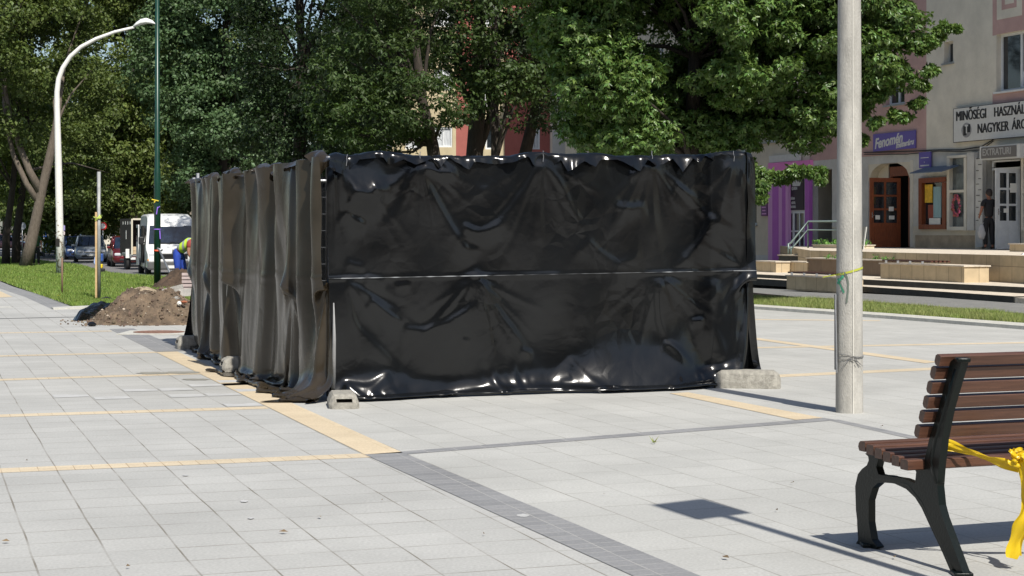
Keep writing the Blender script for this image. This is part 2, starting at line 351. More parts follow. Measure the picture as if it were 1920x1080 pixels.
sheet('kerb', kb, 0.05, M_kerb, side=True)
gr = [gp(1200, 553), gp(1405, 560), gp(1618, 573), gp(1760, 583), gp(1920, 597), gp(2500, 640), gp(2500, 657), gp(1920, 612.5), gp(1660, 593), gp(1405, 575.5), gp(1200, 566)]
sheet('grass_strip', gr, 0.03, M_grassg)
di = [gp(1200, 549), gp(1405, 551), gp(1500, 561), gp(1618, 568), gp(1760, 578), gp(1920, 592), gp(2500, 633), gp(2500, 640.2), gp(1920, 597.2), gp(1760, 583.2), gp(1618, 573.2), gp(1405, 560.2), gp(1200, 553.2)]
sheet('bare_soil', di, 0.035, M_earth)
sheet('side_walk', [gp(1200, 548.8), gp(1405, 550.8), gp(1500, 560.8), gp(1618, 567.8), gp(1760, 577.8), gp(1920, 591.8), gp(2500, 633.2), gp(2500, 560), gp(1901, 545), gp(1618, 540), gp(1200, 525)], 0.0, M_asph)

def blades(name, poly, n, hgt, m, seed, bias=1.0, width=0.006):
    """grass blades scattered over a polygon of pixels (even in the picture, denser near)"""
    rng = np.random.default_rng(seed); P = np.array([[p[0], p[1]] for p in poly]); lo = P.min(0); hi = P.max(0)
    pts = np.zeros((0, 2))
    while len(pts) < n:
        q = lo + rng.random((n * 2, 2)) * (hi - lo); inside = np.zeros(len(q), bool); j = len(P) - 1
        for i in range(len(P)):
            c = ((P[i, 1] > q[:, 1]) != (P[j, 1] > q[:, 1])) & (q[:, 0] < (P[j, 0]-P[i, 0]) * (q[:, 1]-P[i, 1]) / (P[j, 1]-P[i, 1] + 1e-9) + P[i, 0])
            inside ^= c; j = i
        pts = np.vstack([pts, q[inside]])
    pts = pts[:n]
    B = np.array([gp(a, b)[:] for a, b in pts]); clump = 0.55 + 0.45 * np.sin(B[:, 0] * 2.1 + np.sin(B[:, 1] * 1.3) * 2) * np.sin(B[:, 1] * 1.7)
    h = hgt * (0.5 + rng.random(n) * 0.8) * (0.75 + 0.5 * clump); a = rng.random(n) * 6.283; le = rng.normal(0, 0.35, (n, 2)) * h[:, None]
    wv = np.stack([np.cos(a), np.sin(a)], 1) * (width * (B[:, 1] / 30) ** 0.8)[:, None]
    V = np.zeros((n, 3, 3)); V[:, 0] = B; V[:, 1] = B; V[:, 2] = B; V[:, 0, :2] += wv; V[:, 1, :2] -= wv; V[:, 2, :2] += le; V[:, 2, 2] += h
    V[:, :, 2] += 0.015
    o = np_mesh(name, V.reshape(-1, 3), np.arange(n * 3).reshape(-1, 3), m); o['kind'] = 'stuff'
    return o
M_blade = mat('grass_blade', (0.21, 0.33, 0.055), 0.6, col2=(0.24, 0.31, 0.07), vscale=0.45, island=0.45, transl=(0.14, 0.26, 0.03))
M_bladeR = mat('grass_blade_dry', (0.27, 0.36, 0.08), 0.6, col2=(0.34, 0.34, 0.13), vscale=1.5, island=0.4, transl=(0.15, 0.25, 0.04))
tag(blades('grass', [(140, 577), (235, 573), (400, 565), (400, 530), (330, 522), (213, 515), (150, 498), (65, 488), (0, 483), (-40, 490), (-40, 518), (0, 527), (25, 537)], 95000, 0.085, M_blade, 3, width=0.009), 'short sunlit green grass of the verge on the left', 'grass')
tag(blades('grass', [(1330, 556), (1405, 559), (1618, 572), (1760, 582), (1920, 596), (1980, 602), (1980, 614), (1920, 611), (1660, 592), (1405, 574), (1330, 570)], 45000, 0.085, M_bladeR, 4), 'yellowish green grass strip behind the white kerb on the right', 'grass')

# ------------------------------------------------------------------ cloth (position based, in numpy)
def relax(X, W, rx, rz, it, g=0.0006, stiffb=0.25, wind=None, nmax=None, ground=None, pull=0.0):
    """X [rows, cols, 3]: x along the panel, y outward, z up; W inverse mass"""
    V = np.zeros_like(X)
    dg = math.hypot(rx, rz)
    def solve(A, B, WA, WB, L, k, only_stretch=False):
        D = X[B] - X[A]; l = np.sqrt((D * D).sum(-1)) + 1e-9; c = (l - L)
        if only_stretch: c = np.maximum(c, 0)
        ws = WA + WB + 1e-9; cor = D * (k * c / l / ws)[..., None]
        X[A] += cor * WA[..., None]; X[B] -= cor * WB[..., None]
    S = slice
    cons = []
    nr, nc = X.shape[:2]
    def addc(dr, dc, L, k, mod, only=False):
        # independent groups
        for a in range(mod if dr else 1):
            for b in range(mod if dc else 1):
                r0 = S(a, nr - abs(dr), mod) if dr else S(0, nr)
                rr = (S(a, nr - dr, mod), S(a + dr, nr, mod)) if dr else (S(0, nr), S(0, nr))
                if dc > 0: cc = (S(b, nc - dc, mod), S(b + dc, nc, mod))
                elif dc < 0: cc = (S(b - dc, nc, mod), S(b, nc + dc, mod))
                else: cc = (S(0, nc), S(0, nc))
                cons.append(((rr[0], cc[0]), (rr[1], cc[1]), L, k, only))
    addc(1, 0, rz, 1.0, 2); addc(0, 1, rx, 1.0, 2)
    addc(1, 1, dg, 0.55, 2); addc(1, -1, dg, 0.55, 2)
    addc(2, 0, 2 * rz, stiffb, 4); addc(0, 2, 2 * rx, stiffb, 4)
    for t in range(it):
        P = X.copy(); V *= 0.94
        V[..., 2] -= g
        if wind is not None: V[..., 1] += wind
        X += V * (W[..., None] > 0)
        for (A, B, L, k, only) in cons: solve(A, B, W[A], W[B], L, k, only)
        free = W > 0
        y = X[..., 1]; X[..., 1] = np.where(free & (y < 0), y * 0.1, y)
        if nmax is not None: X[..., 1] = np.where(X[..., 1] > nmax, nmax + (X[..., 1] - nmax) * 0.5, X[..., 1])
        if ground is not None:
            low = X[..., 2] < ground
            X[..., 2] = np.where(low, ground + (ground - X[..., 2]) * 0.15, X[..., 2])
            X[..., 0] = np.where(low, P[..., 0] * 0.7 + X[..., 0] * 0.3, X[..., 0]); X[..., 1] = np.where(low, P[..., 1] * 0.6 + X[..., 1] * 0.4, X[..., 1])
        V = X - P
        sp = np.sqrt((V * V).sum(-1, keepdims=True)); V = np.where(sp > 0.02, V * (0.02 / (sp + 1e-9)), V)
    return X
def upsample(X):
    nr, nc = X.shape[:2]
    Y = np.zeros((2 * nr - 1, nc, 3)); Y[::2] = X; Y[1::2] = (X[:-1] + X[1:]) / 2
    Z = np.zeros((2 * nr - 1, 2 * nc - 1, 3)); Z[:, ::2] = Y; Z[:, 1::2] = (Y[:, :-1] + Y[:, 1:]) / 2
    return Z
def drape(L, Ht, slack, top_pins, mid_pins, drop, seed, fold_amp=0.02, levels=3, base=0.1, nmax=0.12, ground=0.012, its=(160, 120, 90), side_pins=True, bottom_pins=(), stiffb=0.25, hem_lift=None, swag=None, wind=None, side_slack=0.0, gather=0.35, ruf=0.0, rufl=0.3):
    """returns X grid of a foil hung on a panel L long, Ht high; pins are fractions of L"""
    rng = np.random.default_rng(seed)
    nc = int(L * slack / base) + 1; nr = int((Ht + drop) / base) + 1
    rx = L * slack / (nc - 1); rz = (Ht + drop) / (nr - 1)
    # pinned columns: gather evenly between the pins
    fr = np.linspace(0, 1, nc)
    xs = fr * L
    def mapx(fr_):
        # foil is bunched towards the clips: more material per metre there
        g = np.linspace(0, 1, 801); dens = np.full(801, 1.0)
        for p in top_pins: dens -= gather * np.exp(-((g - p) * L / 0.16) ** 2)
        c = np.concatenate([[0], np.cumsum((dens[1:] + dens[:-1]) / 2)]); c /= c[-1]
        return np.interp(fr_, g, c) * L
    def topy(x_): 
        return ruf * (0.5 + 0.5 * np.sin(x_ * 6.28 / rufl + 1.3 * np.sin(x_ * 1.9 + ph[3]))) + 0.004
    xs = mapx(fr)
    X = np.zeros((nr, nc, 3)); X[..., 0] = xs[None]; X[..., 2] = Ht - (np.arange(nr) * rz)[:, None]
    ph = rng.random(6) * 6.28
    wl = base * 5.0
    X[..., 1] = fold_amp * (1.2 + np.sin(xs / wl * 6.28 + ph[0] + 1.5 * np.sin(xs * 2.2 + ph[1])) + 0.5 * np.sin(xs / wl * 3.9 + ph[2]))[None] * (0.5 + 0.5 * np.linspace(0, 1, nr))[:, None]
    X[..., 1] += rng.random((nr, nc)) * fold_amp * 0.6
    if fold_amp > .03: X[..., 1] += fold_amp * 1.1 * (1 + np.sin(xs[None] * 5.1 + (np.arange(nr) * rz)[:, None] * 1.3 + ph[4]))
    for lev in range(levels):
        if lev: X = upsample(X); rx /= 2; rz /= 2
        nr, nc = X.shape[:2]; W = np.ones((nr, nc)); fr = np.linspace(0, 1, nc)
        if lev: X[..., 1] += rng.random((nr, nc)) * 0.003
        W[0, :] = 0; X[0, :, 0] = mapx(fr); X[0, :, 1] = topy(X[0, :, 0]); X[0, :, 2] = Ht
        rm = int(round((Ht * 0.5) / rz))
        for p in mid_pins:
            c = int(np.argmin(np.abs(mapx(fr) - p * L))); W[rm, c] = 0; X[rm, c] = (p * L, 0.004, Ht * 0.5 + side_slack)
        for (p, q, n_, z_) in bottom_pins:
            c = min(nc - 1, int(round(p * (nc - 1)))); r_ = nr - 1 - int(q / rz); W[r_, c] = 0; X[r_, c] = (p * L, n_, z_)
        # top rail keeps the edge from sagging below it by more than swag
        X = relax(X, W, rx, rz, its[lev], stiffb=stiffb, nmax=nmax, ground=ground, wind=wind)
    return X
def grid_faces(nr, nc, off=0):
    i = np.arange(nr * nc).reshape(nr, nc) + off
    return np.stack([i[:-1, :-1], i[:-1, 1:], i[1:, 1:], i[1:, :-1]], -1).reshape(-1, 4)
def crease(X, zc, amp=0.012, w=1):
    z = X[..., 2] - zc - 0.003 * np.sin(X[..., 0] * 1.7); on = 0.35 + 0.65 * np.clip(1.2 * np.sin(X[..., 0] * 4.3 + 1) + np.sin(X[..., 0] * 11) * .7 + .4, 0, 1)
    X[..., 1] += amp * on * np.where(z > 0, np.exp(-(z / 0.012) ** 2), np.exp(-(z / 0.018) ** 2)); return X

def foil_mat(name, col, rough, lift=0.0, bs=4.5, facet=.17, fscale=(1, 1, 1)):
    m = bpy.data.materials.new(name); m.use_nodes = True; n = m.node_tree.nodes; L = m.node_tree.links; b = n['Principled BSDF']
    tc = n.new('ShaderNodeTexCoord'); no = n.new('ShaderNodeTexNoise'); no.inputs['Scale'].default_value = bs; no.inputs['Detail'].default_value = 5; no.inputs['Distortion'].default_value = 0.7
    L.new(tc.outputs['Object'], no.inputs['Vector'])
    n2 = n.new('ShaderNodeTexNoise'); n2.inputs['Scale'].default_value = 2.2; n2.inputs['Detail'].default_value = 6; L.new(tc.outputs['Object'], n2.inputs['Vector'])
    rp = n.new('ShaderNodeValToRGB'); rp.color_ramp.elements[0].color = (*[c * 0.75 for c in col], 1); rp.color_ramp.elements[1].color = (*[c * 1.35 + lift for c in col], 1)
    rp.color_ramp.elements[0].position = 0.35; rp.color_ramp.elements[1].position = 0.7
    L.new(n2.outputs[0], rp.inputs[0]); L.new(rp.outputs[0], b.inputs['Base Color'])
    mr = n.new('ShaderNodeMapRange'); mr.inputs[3].default_value = rough - 0.05; mr.inputs[4].default_value = rough + 0.09; L.new(n2.outputs[0], mr.inputs[0]); L.new(mr.outputs[0], b.inputs['Roughness'])
    b.inputs['Specular IOR Level'].default_value = 0.5
    sb = n.new('ShaderNodeMath'); sb.operation = 'SUBTRACT'; sb.inputs[1].default_value = .5; L.new(no.outputs[0], sb.inputs[0]); ab = n.new('ShaderNodeMath'); ab.operation = 'ABSOLUTE'; L.new(sb.outputs[0], ab.inputs[0])
    bp = n.new('ShaderNodeBump'); bp.inputs['Strength'].default_value = 0.07; bp.inputs['Distance'].default_value = 0.03; bp.invert = True
    L.new(ab.outputs[0], bp.inputs['Height'])
    # flat little facets with sharp edges between them, stronger in patches
    va = n.new('ShaderNodeVectorMath'); va.operation = 'SCALE'; va.inputs['Scale'].default_value = .22; L.new(n2.outputs['Color'], va.inputs[0])
    vb = n.new('ShaderNodeVectorMath'); vb.operation = 'ADD'; L.new(tc.outputs['Object'], vb.inputs[0]); L.new(va.outputs[0], vb.inputs[1])
    mp = n.new('ShaderNodeMapping'); mp.inputs['Rotation'].default_value = (0.3, 0.5, 0.2); mp.inputs['Scale'].default_value = fscale; L.new(vb.outputs[0], mp.inputs[0])
    vo = n.new('ShaderNodeTexVoronoi'); vo.feature = 'DISTANCE_TO_EDGE'; vo.inputs['Scale'].default_value = 5.0; L.new(mp.outputs[0], vo.inputs['Vector'])
    n3 = n.new('ShaderNodeTexNoise'); n3.inputs['Scale'].default_value = 1.3; n3.inputs['Detail'].default_value = 3; L.new(tc.outputs['Object'], n3.inputs['Vector'])
    ms_ = n.new('ShaderNodeMapRange'); ms_.inputs[1].default_value = .45; ms_.inputs[2].default_value = .68; ms_.inputs[3].default_value = facet * .15; ms_.inputs[4].default_value = facet; L.new(n3.outputs[0], ms_.inputs[0])
    b2_ = n.new('ShaderNodeBump'); b2_.inputs['Distance'].default_value = 0.05; L.new(ms_.outputs[0], b2_.inputs['Strength']); L.new(vo.outputs['Distance'], b2_.inputs['Height']); L.new(bp.outputs[0], b2_.inputs['Normal'])
    L.new(b2_.outputs[0], b.inputs['Normal'])
    return m
M_foil = foil_mat('black_foil', (0.005, 0.0055, 0.006), 0.165)
M_foilB = foil_mat('black_foil_brown_sheen', (0.036, 0.0275, 0.017), 0.21, lift=0.006, facet=.3, fscale=(1, 1, .35))  # brown of the grazing reflection is put into the base colour

PFL = gp(625, 750); PFR = gp(1393, 722); PMID = gp(462, 697); PFAR = gp(363, 651)
TOPL = H + (HZ - 294) / F * PFL.y; TOPR = H + (HZ - 292) / F * PFR.y
def frame_of(a, b):
    t = (b - a); t.z = 0; L = t.length; t.normalize(); n = Vector((t.y, -t.x, 0)); return t, n, L
def place(X, a, b, HT, za=None, zb=None, nshift=0.02):
    t, n, L = frame_of(a, b)
    za = HT if za is None else za; zb = HT if zb is None else zb
    f = X[..., 0] / L
    s = (za * (1 - f) + zb * f) / HT
    P = np.zeros_like(X)
    P[..., 0] = a.x + t.x * X[..., 0] + n.x * (X[..., 1] + nshift)
    P[..., 1] = a.y + t.y * X[..., 0] + n.y * (X[..., 1] + nshift)
    P[..., 2] = X[..., 2] * s
    return P
def flap(L, Ht, seed, n_pins, h=0.125, amp=0.029):
    """turned-over top hem: hangs in front of the foil in crumpled scallops"""
    rng = np.random.default_rng(seed); nc = int(L / 0.02); nr = 7
    xs = np.linspace(-0.01, L + 0.02, nc)
    k = rng.random((5, 3))
    bp = [-.02]
    while bp[-1] < L + .1: bp.append(bp[-1] + rng.uniform(.035, .17))
    bp = np.array(bp); hv = rng.uniform(.2, 1.55, len(bp)); hv[::2] *= .45; hh = np.clip(h * np.interp(xs, bp, hv), .015, .2)
    ruf = np.interp(xs, bp + .02, rng.uniform(-.9, 1.1, len(bp))) + np.sin(xs * 57 + k[2, 0] * 6) * 0.12; skew = np.interp(xs, bp, rng.uniform(-.04, .04, len(bp)))
    topz = Ht + 0.012 + (0.022 if amp < .03 else .045) * np.clip(np.sin(xs * 4.1 + k[3, 0] * 6) + 0.6 * np.sin(xs * 9.7 + k[3, 1] * 6), -0.3, 2) + rng.normal(0, 0.0015, nc)
    X = np.zeros((nr, nc, 3))
    for r in range(nr):
        f = r / (nr - 1)
        X[r, :, 0] = xs + skew * f
        X[r, :, 1] = -0.02 + 0.045 * math.sin(min(1, f * 2) * math.pi / 2) + amp * f * (1.7 * ruf + 0.9)
        X[r, :, 2] = topz - hh * max(0, f - 0.15)
        if amp < .03: X[r, :, 1] += .03 * np.exp(-(xs / .10) ** 2) * abs(math.sin(f * 5)); X[r, :, 2] += .03 * np.exp(-((xs - .05) / .07) ** 2) * (1 - f) - .05 * f * np.exp(-(xs / .1) ** 2)
    return X
def foil(name, a, b, Xs, HT, za, zb, m, nshift=0.02, parent=None, solid=False):
    V = []; Fs = []; off = 0
    for X in Xs:
        P = place(X, a, b, HT, za, zb, nshift).reshape(-1, 3); Fs.append(grid_faces(*X.shape[:2], off)); V.append(P); off += len(P)
    o = np_mesh(name, np.vstack(V), np.vstack(Fs), m, parent, smooth=True)
    return o

LF = (PFR - PFL).length
HT = 2.0
front = drape(LF + 0.10, HT, 1.03, (0.0, 0.035, 0.215, 0.51, 0.79, 0.97, 1.0), (0.995,), 0.13, 11, fold_amp=0.012, nmax=0.10, its=(260, 180, 120), stiffb=0.35, wind=-0.00003, gather=0.42)
def smooth2(X, n=1):
    for _ in range(n):
        Y = X.copy(); Y[1:-1] = (X[:-2] + 2 * X[1:-1] + X[2:]) / 4; Z = Y.copy(); Z[:, 1:-1] = (Y[:, :-2] + 2 * Y[:, 1:-1] + Y[:, 2:]) / 4; X = Z
    return X
front = smooth2(upsample(front), 2)
def flocal(px, py):
    t, n, L = frame_of(PFL, PFR); k = (px - 960) / F; q = (k * PFL.y - PFL.x) / (t.x - k * t.y); z = H - (py - HZ) / F * (PFL.y + t.y * q); f = q / L
    return q, z / (TOPL * (1 - f) + TOPR * f) * HT
def ridge(X, pts, amp, w_sharp, w_soft, side=1, t0=0.0, t1=1.0, wob=0.0, rip=0.0):
    """tension fold along a polyline of photo pixels: steep on one side, easy on the other"""
    P = [flocal(*p) for p in pts]
    # resample smoothly
    Q = []
    for i in range(len(P) - 1):
        p0, p1, p2, p3 = P[max(i-1, 0)], P[i], P[i+1], P[min(i+2, len(P)-1)]
        for k in range(8):
            t = k / 8; Q.append([0.5 * ((2*p1[c]) + (p2[c]-p0[c])*t + (2*p0[c]-5*p1[c]+4*p2[c]-p3[c])*t*t + (3*p1[c]-p0[c]-3*p2[c]+p3[c])*t**3) for c in (0, 1)])
    Q.append(P[-1]); Q = np.array(Q); n = len(Q); x = X[..., 0]; z = X[..., 2]; best = np.full(x.shape, 1e9); sg = np.zeros(x.shape); tt = np.zeros(x.shape)
    for i in range(n - 1):
        a, b = Q[i], Q[i+1]; d = b - a; l2 = d @ d + 1e-12; u = np.clip(((x - a[0]) * d[0] + (z - a[1]) * d[1]) / l2, 0, 1)
        dx = x - (a[0] + u * d[0]); dz = z - (a[1] + u * d[1]); r = dx * dx + dz * dz; m = r < best; best = np.where(m, r, best); sg = np.where(m, np.sign(d[0] * dz - d[1] * dx), sg); tt = np.where(m, (i + u) / (n - 1), tt)
    r = np.sqrt(best); env = np.clip(tt / max(t0, 1e-6), 0, 1) if t0 else 1.0
    env = env * np.clip((1 - tt) / max(1 - t1, 1e-6), 0, 1) if t1 < 1 else env * np.ones_like(tt)
    if wob > 0: env = env * (1 + wob * np.sin(tt * 23 + amp * 900) * np.sin(tt * 51 + 1))
    W = np.where(sg * side > 0, w_sharp, w_soft) * ((.45 + 1.0 * tt) if wob < 0 else 1)
    X[..., 1] += amp * env * np.exp(-(r / W) ** 1.5)
    if rip:
        al = tt * np.sqrt(((Q[1:] - Q[:-1]) ** 2).sum(1)).sum(); X[..., 1] += rip * env * np.sin(al * 105 + 2 * np.sin(al * 31)) * np.exp(-((r - .01) / .035) ** 2) * np.clip(.3 + np.sin(al * 19 + amp * 700), 0, 1)
zz_ = front[..., 2]; ff_ = front[..., 0] / LF
front[..., 1] += 0.006 * np.sin(ff_ * 17 + zz_ * 2.3) * np.sin(zz_ * 2.6 + ff_ * 5) + 0.003 * np.sin(ff_ * 31 - zz_ * 4.1 + 1) * np.cos(zz_ * 5.2 - ff_ * 11) + 0.012
R_ = [
 # long folds fanning out of the clips
 ([(787, 305), (818, 372), (852, 430), (893, 495)], .020, .022, .10, 1), ([(787, 305), (772, 350), (745, 400), (712, 430)], .012, .02, .08, -1),
 ([(893, 500), (925, 565), (968, 625), (1010, 690)], .018, .02, .10, 1), ([(905, 520), (915, 600), (925, 690)], .009, .02, .06, 1),
 ([(1015, 300), (1003, 330), (975, 372), (945, 408), (900, 430)], .017, .016, .10, -1), ([(1018, 300), (1048, 335), (1072, 385), (1105, 440)], .012, .018, .09, 1),
 ([(1018, 300), (1015, 380), (1022, 460)], .006, .015, .05, 1), ([(1222, 300), (1225, 370), (1233, 450)], .010, .016, .07, 1), ([(1222, 300), (1195, 345), (1165, 400), (1120, 470)], .010, .02, .09, -1),
 ([(1222, 302), (1255, 352), (1290, 400)], .008, .02, .07, 1), ([(1340, 400), (1318, 445), (1290, 482), (1262, 506)], .022, .018, .09, -1, ), ([(1372, 300), (1362, 360), (1345, 430), (1330, 520)], .016, .02, .08, 1), ([(1380, 300), (1388, 420), (1385, 520)], .012, .015, .05, -1),
 # hanging arcs with crinkles
 ([(1100, 445), (1132, 476), (1162, 492), (1205, 478)], .014, .016, .09, 1), ([(655, 522), (690, 548), (720, 570), (755, 586)], .014, .014, .07, 1), ([(760, 612), (800, 618), (845, 600), (880, 580), (905, 560)], .018, .014, .09, 1),
 ([(700, 560), (730, 585), (762, 605)], .012, .014, .07, 1), ([(870, 420), (900, 432), (930, 424), (955, 408)], .014, .014, .08, 1), ([(872, 462), (905, 468)], .006, .012, .05, 1), ([(690, 520), (730, 528)], .010, .012, .05, 1), ([(745, 535), (775, 530)], .008, .012, .05, 1),
 # buckled part at the lower right
 ([(1236, 520), (1240, 580), (1262, 650), (1300, 700)], .022, .03, .12, -1), ([(1245, 640), (1270, 652), (1300, 690)], .016, .012, .06, 1), ([(1298, 600), (1322, 598)], .012, .010, .04, 1),
 ([(1232, 730), (1252, 712), (1270, 700)], .026, .014, .07, 1), ([(1300, 705), (1312, 692)], .016, .012, .04, 1),
 ([(1065, 668), (1105, 712), (1150, 738), (1210, 732)], .020, .02, .14, 1), ([(1345, 520), (1338, 600), (1350, 660), (1330, 700)], .02, .02, .07, 1), ([(1378, 520), (1374, 600), (1376, 660)], .016, .012, .05, -1), ([(1395, 540), (1385, 620)], .012, .012, .04, 1),
 ([(1310, 700), (1340, 690), (1372, 682)], .022, .014, .06, 1), ([(1070, 705), (1048, 712), (1052, 735)], .01, .012, .05, 1),
 # left edge and lower hem, crumpled over the ground
 ([(640, 310), (668, 348), (700, 358), (730, 345), (775, 325)], .026, .018, .10, 1), ([(668, 352), (662, 375), (648, 392)], .018, .014, .07, -1), ([(650, 395), (672, 412), (692, 420)], .018, .010, .06, 1), ([(705, 345), (712, 357)], .016, .01, .03, 1), ([(798, 310), (830, 320), (862, 326)], .02, .010, .045, 1), ([(833, 305), (858, 322)], .014, .01, .03, 1),
 ([(640, 520), (665, 600), (720, 660), (760, 700)], .010, .02, .10, 1), ([(645, 715), (690, 722), (722, 705), (735, 700)], .024, .012, .06, 1), ([(650, 718), (685, 745), (720, 758)], .026, .012, .07, 1), ([(690, 732), (740, 750), (790, 748)], .022, .012, .05, 1), ([(715, 735), (735, 728), (748, 740)], .018, .010, .04, 1),
 ([(800, 752), (830, 738), (838, 750)], .022, .010, .04, 1), ([(930, 752), (945, 728), (950, 748)], .03, .010, .04, 1), ([(850, 745), (900, 742), (925, 748)], .016, .012, .04, 1), ([(1060, 742), (1100, 736), (1150, 730), (1215, 727)], .02, .012, .05, 1), ([(985, 748), (1010, 742), (1050, 744)], .014, .012, .04, 1),
 ([(980, 655), (1003, 660)], .008, .01, .04, 1), ([(1155, 385), (1190, 388), (1212, 380)], .014, .014, .07, 1), ([(1208, 300), (1190, 322), (1182, 326)], .016, .010, .05, -1), ([(1268, 345), (1308, 370)], .008, .012, .06, 1), ([(655, 490), (690, 500)], .008, .01, .05, 1), ([(870, 635), (885, 640)], .008, .01, .04, 1)]
def crumple(X, amp, wl, seed, mask, n=7, ax=1.0, az=1.0):
    """sharp little facets, as in stiff foil"""
    r = np.random.default_rng(seed); x, z = X[..., 0], X[..., 2]; s = np.zeros(x.shape)
    wx = x + 0.25 * wl * np.sin(z * 3 / wl * .5 + seed) ; wz = z + 0.25 * wl * np.sin(x * 3 / wl * .5 + seed * 2)
    for i in range(n):
        a = r.random() * 6.28; f = (6.28 / wl) * r.uniform(.35, 1.1); p = r.random() * 6.28
        s += np.abs(np.sin((np.cos(a) * wx * ax + np.sin(a) * wz * az) * f * .5 + p)) / (f * wl / 6.28) ** .7
    s -= s.mean(); X[..., 1] += amp * s * mask
def near(px, py, rx, rz):
    a, b = flocal(px, py); return np.exp(-(((front[..., 0] - a) / rx) ** 2 + ((front[..., 2] - b) / rz) ** 2))
for i_, q in enumerate(R_):
    P_, am, ws, wf, sd_ = q[:5]; ln = sum(math.hypot(P_[i+1][0] - P_[i][0], P_[i+1][1] - P_[i][1]) for i in range(len(P_) - 1))
    big = ln > 95 and P_[0][1] < 690
    ridge(front, P_, am * (.62 if big else .85), ws * (1.7 if big else 1.2), wf * (1.6 if big else 1.2), sd_, t0=0.10, t1=0.70)
rf_ = random.Random(21)
for (cx_, cy_, a0, a1, k_, ln_) in ((640, 303, 20, 85, 6, 190), (787, 300, 20, 155, 9, 200), (1016, 298, 25, 155, 9, 210), (1222, 298, 25, 150, 8, 190), (1376, 300, 60, 165, 6, 190), (893, 517, 25, 160, 8, 190), (648, 515, 15, 90, 6, 170), (1235, 507, 25, 150, 7, 180), (1392, 500, 80, 160, 5, 170), (1392, 500, 190, 250, 3, 120)):
    for q in range(int(k_ * 1.6)):
        a_ = R(a0 + (a1 - a0) * (q + rf_.uniform(.1, .9)) / (k_ * 1.6)); l_ = ln_ * rf_.uniform(.4, 1.15); bend = rf_.uniform(-.12, .12)
        pts_ = [(cx_ + math.cos(a_ + bend * t) * l_ * t, min(745, cy_ + math.sin(a_ + bend * t) * l_ * t)) for t in (.04, .35, .7, 1)]
        ridge(front, pts_, rf_.uniform(.0022, .0058), .011, rf_.uniform(.018, .05), rf_.choice((-1, 1)), t0=.22, t1=.35, wob=-1)
bot = np.exp(-((front[..., 2] - .03) / .09) ** 2)
crumple(front, .0022, .22, 5, near(690, 335, .25, .16)); crumple(front, .0030, .30, 7, near(1310, 650, .28, .36)); crumple(front, .0028, .20, 9, bot, az=.6)
front = smooth2(front, 1)
zf = front[..., 2]; xf_ = front[..., 0]
def span(pa, pb, e=.18):
    a, _ = flocal(pa, 600); b, _ = flocal(pb, 600); return 1 / (1 + np.exp(-(xf_ - a) / e * 3)) / (1 + np.exp((xf_ - b) / e * 3))
front[..., 1] += .13 * span(1080, 1300, .25) * np.exp(-((zf - .0) / .26) ** 2) + .07 * span(650, 760) * np.exp(-((zf - .0) / .16) ** 2) + .035 * np.exp(-(zf / .10) ** 2)
front[..., 1] += .05 * span(1345, 1400, .06) * (.5 + .5 * np.sin(zf * 4 + .5)) + .03 * span(650, 720, .08) * np.exp(-((zf - 1.72) / .16) ** 2)
front[..., 1] = np.maximum(front[..., 1], 0.0)
front = crease(front, 1.0, 0.0075)
ffl = flap(LF + 0.08, HT, 5, 7)
tar_f = foil('plastic_foil', PFL - (PFR - PFL).normalized() * 0.03, PFR, [front, ffl], HT, TOPL, TOPR, M_foil)
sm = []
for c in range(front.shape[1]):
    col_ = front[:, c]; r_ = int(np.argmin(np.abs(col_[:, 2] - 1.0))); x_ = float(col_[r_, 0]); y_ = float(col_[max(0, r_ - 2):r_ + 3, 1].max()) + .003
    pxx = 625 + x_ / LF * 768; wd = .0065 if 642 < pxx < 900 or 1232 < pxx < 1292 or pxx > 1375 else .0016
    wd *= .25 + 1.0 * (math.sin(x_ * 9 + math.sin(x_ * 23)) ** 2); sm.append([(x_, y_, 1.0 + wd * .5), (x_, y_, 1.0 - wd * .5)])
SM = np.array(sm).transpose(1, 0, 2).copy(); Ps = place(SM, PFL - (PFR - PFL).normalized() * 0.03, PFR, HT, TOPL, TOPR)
np_mesh('fold_glint', Ps.reshape(-1, 3), grid_faces(*SM.shape[:2]), mat('fold_glint_grey', (.26, .27, .28), .3), tar_f)  # painted glint: pale strip stands in for sun caught along the fold
tag(tar_f, 'large black plastic foil stretched over the long front of the enclosure', 'tarpaulin', 'black foils hung on the mobile fence')
# left side: two lengths, gathered like curtains
topm = H + (HZ - 326) / F * PMID.y; topf = H + (HZ - 338) / F * PFAR.y
def side_pins_(n, seed):
    r = random.Random(seed); p = [0.0] + sorted(min(0.97, max(0.03, (i + 0.5 * r.random()) / n)) for i in range(1, n)) + [1.0]; return p
L1 = (PMID - PFL).length + 0.1; L2 = (PFAR - PMID).length
left1 = drape(L1, HT, 1.13, (0, .10, .22, .43, .55, .80, 1), (0.01, 0.27, 0.99), 0.26, 21, fold_amp=0.06, nmax=0.30, its=(150, 100, 60), stiffb=0.22, gather=0.45, ruf=0.12, rufl=0.55)
left1 = crease(left1, 1.0, 0.008)
left2 = drape(L2, HT, 1.11, (0, .17, .38, .52, .83, 1), (0.02, 0.55, 0.98), -0.10, 33, fold_amp=0.05, nmax=0.24, its=(150, 100, 60), stiffb=0.22, gather=0.45, ruf=0.09, rufl=0.48)
for L_x, sd__ in ((left1, 3), (left2, 8)):
    crumple(L_x, .0034, .34, sd__, 1.0, ax=1.5, az=.20); crumple(L_x, .010, .8, sd__ + 1, 1.0, n=5, ax=1.3, az=.25)
left2 = crease(left2, 1.0, 0.008)
fl1 = flap(L1, HT, 15, 9, 0.12, 0.05); fl2 = flap(L2, HT, 16, 9, 0.10, 0.04)
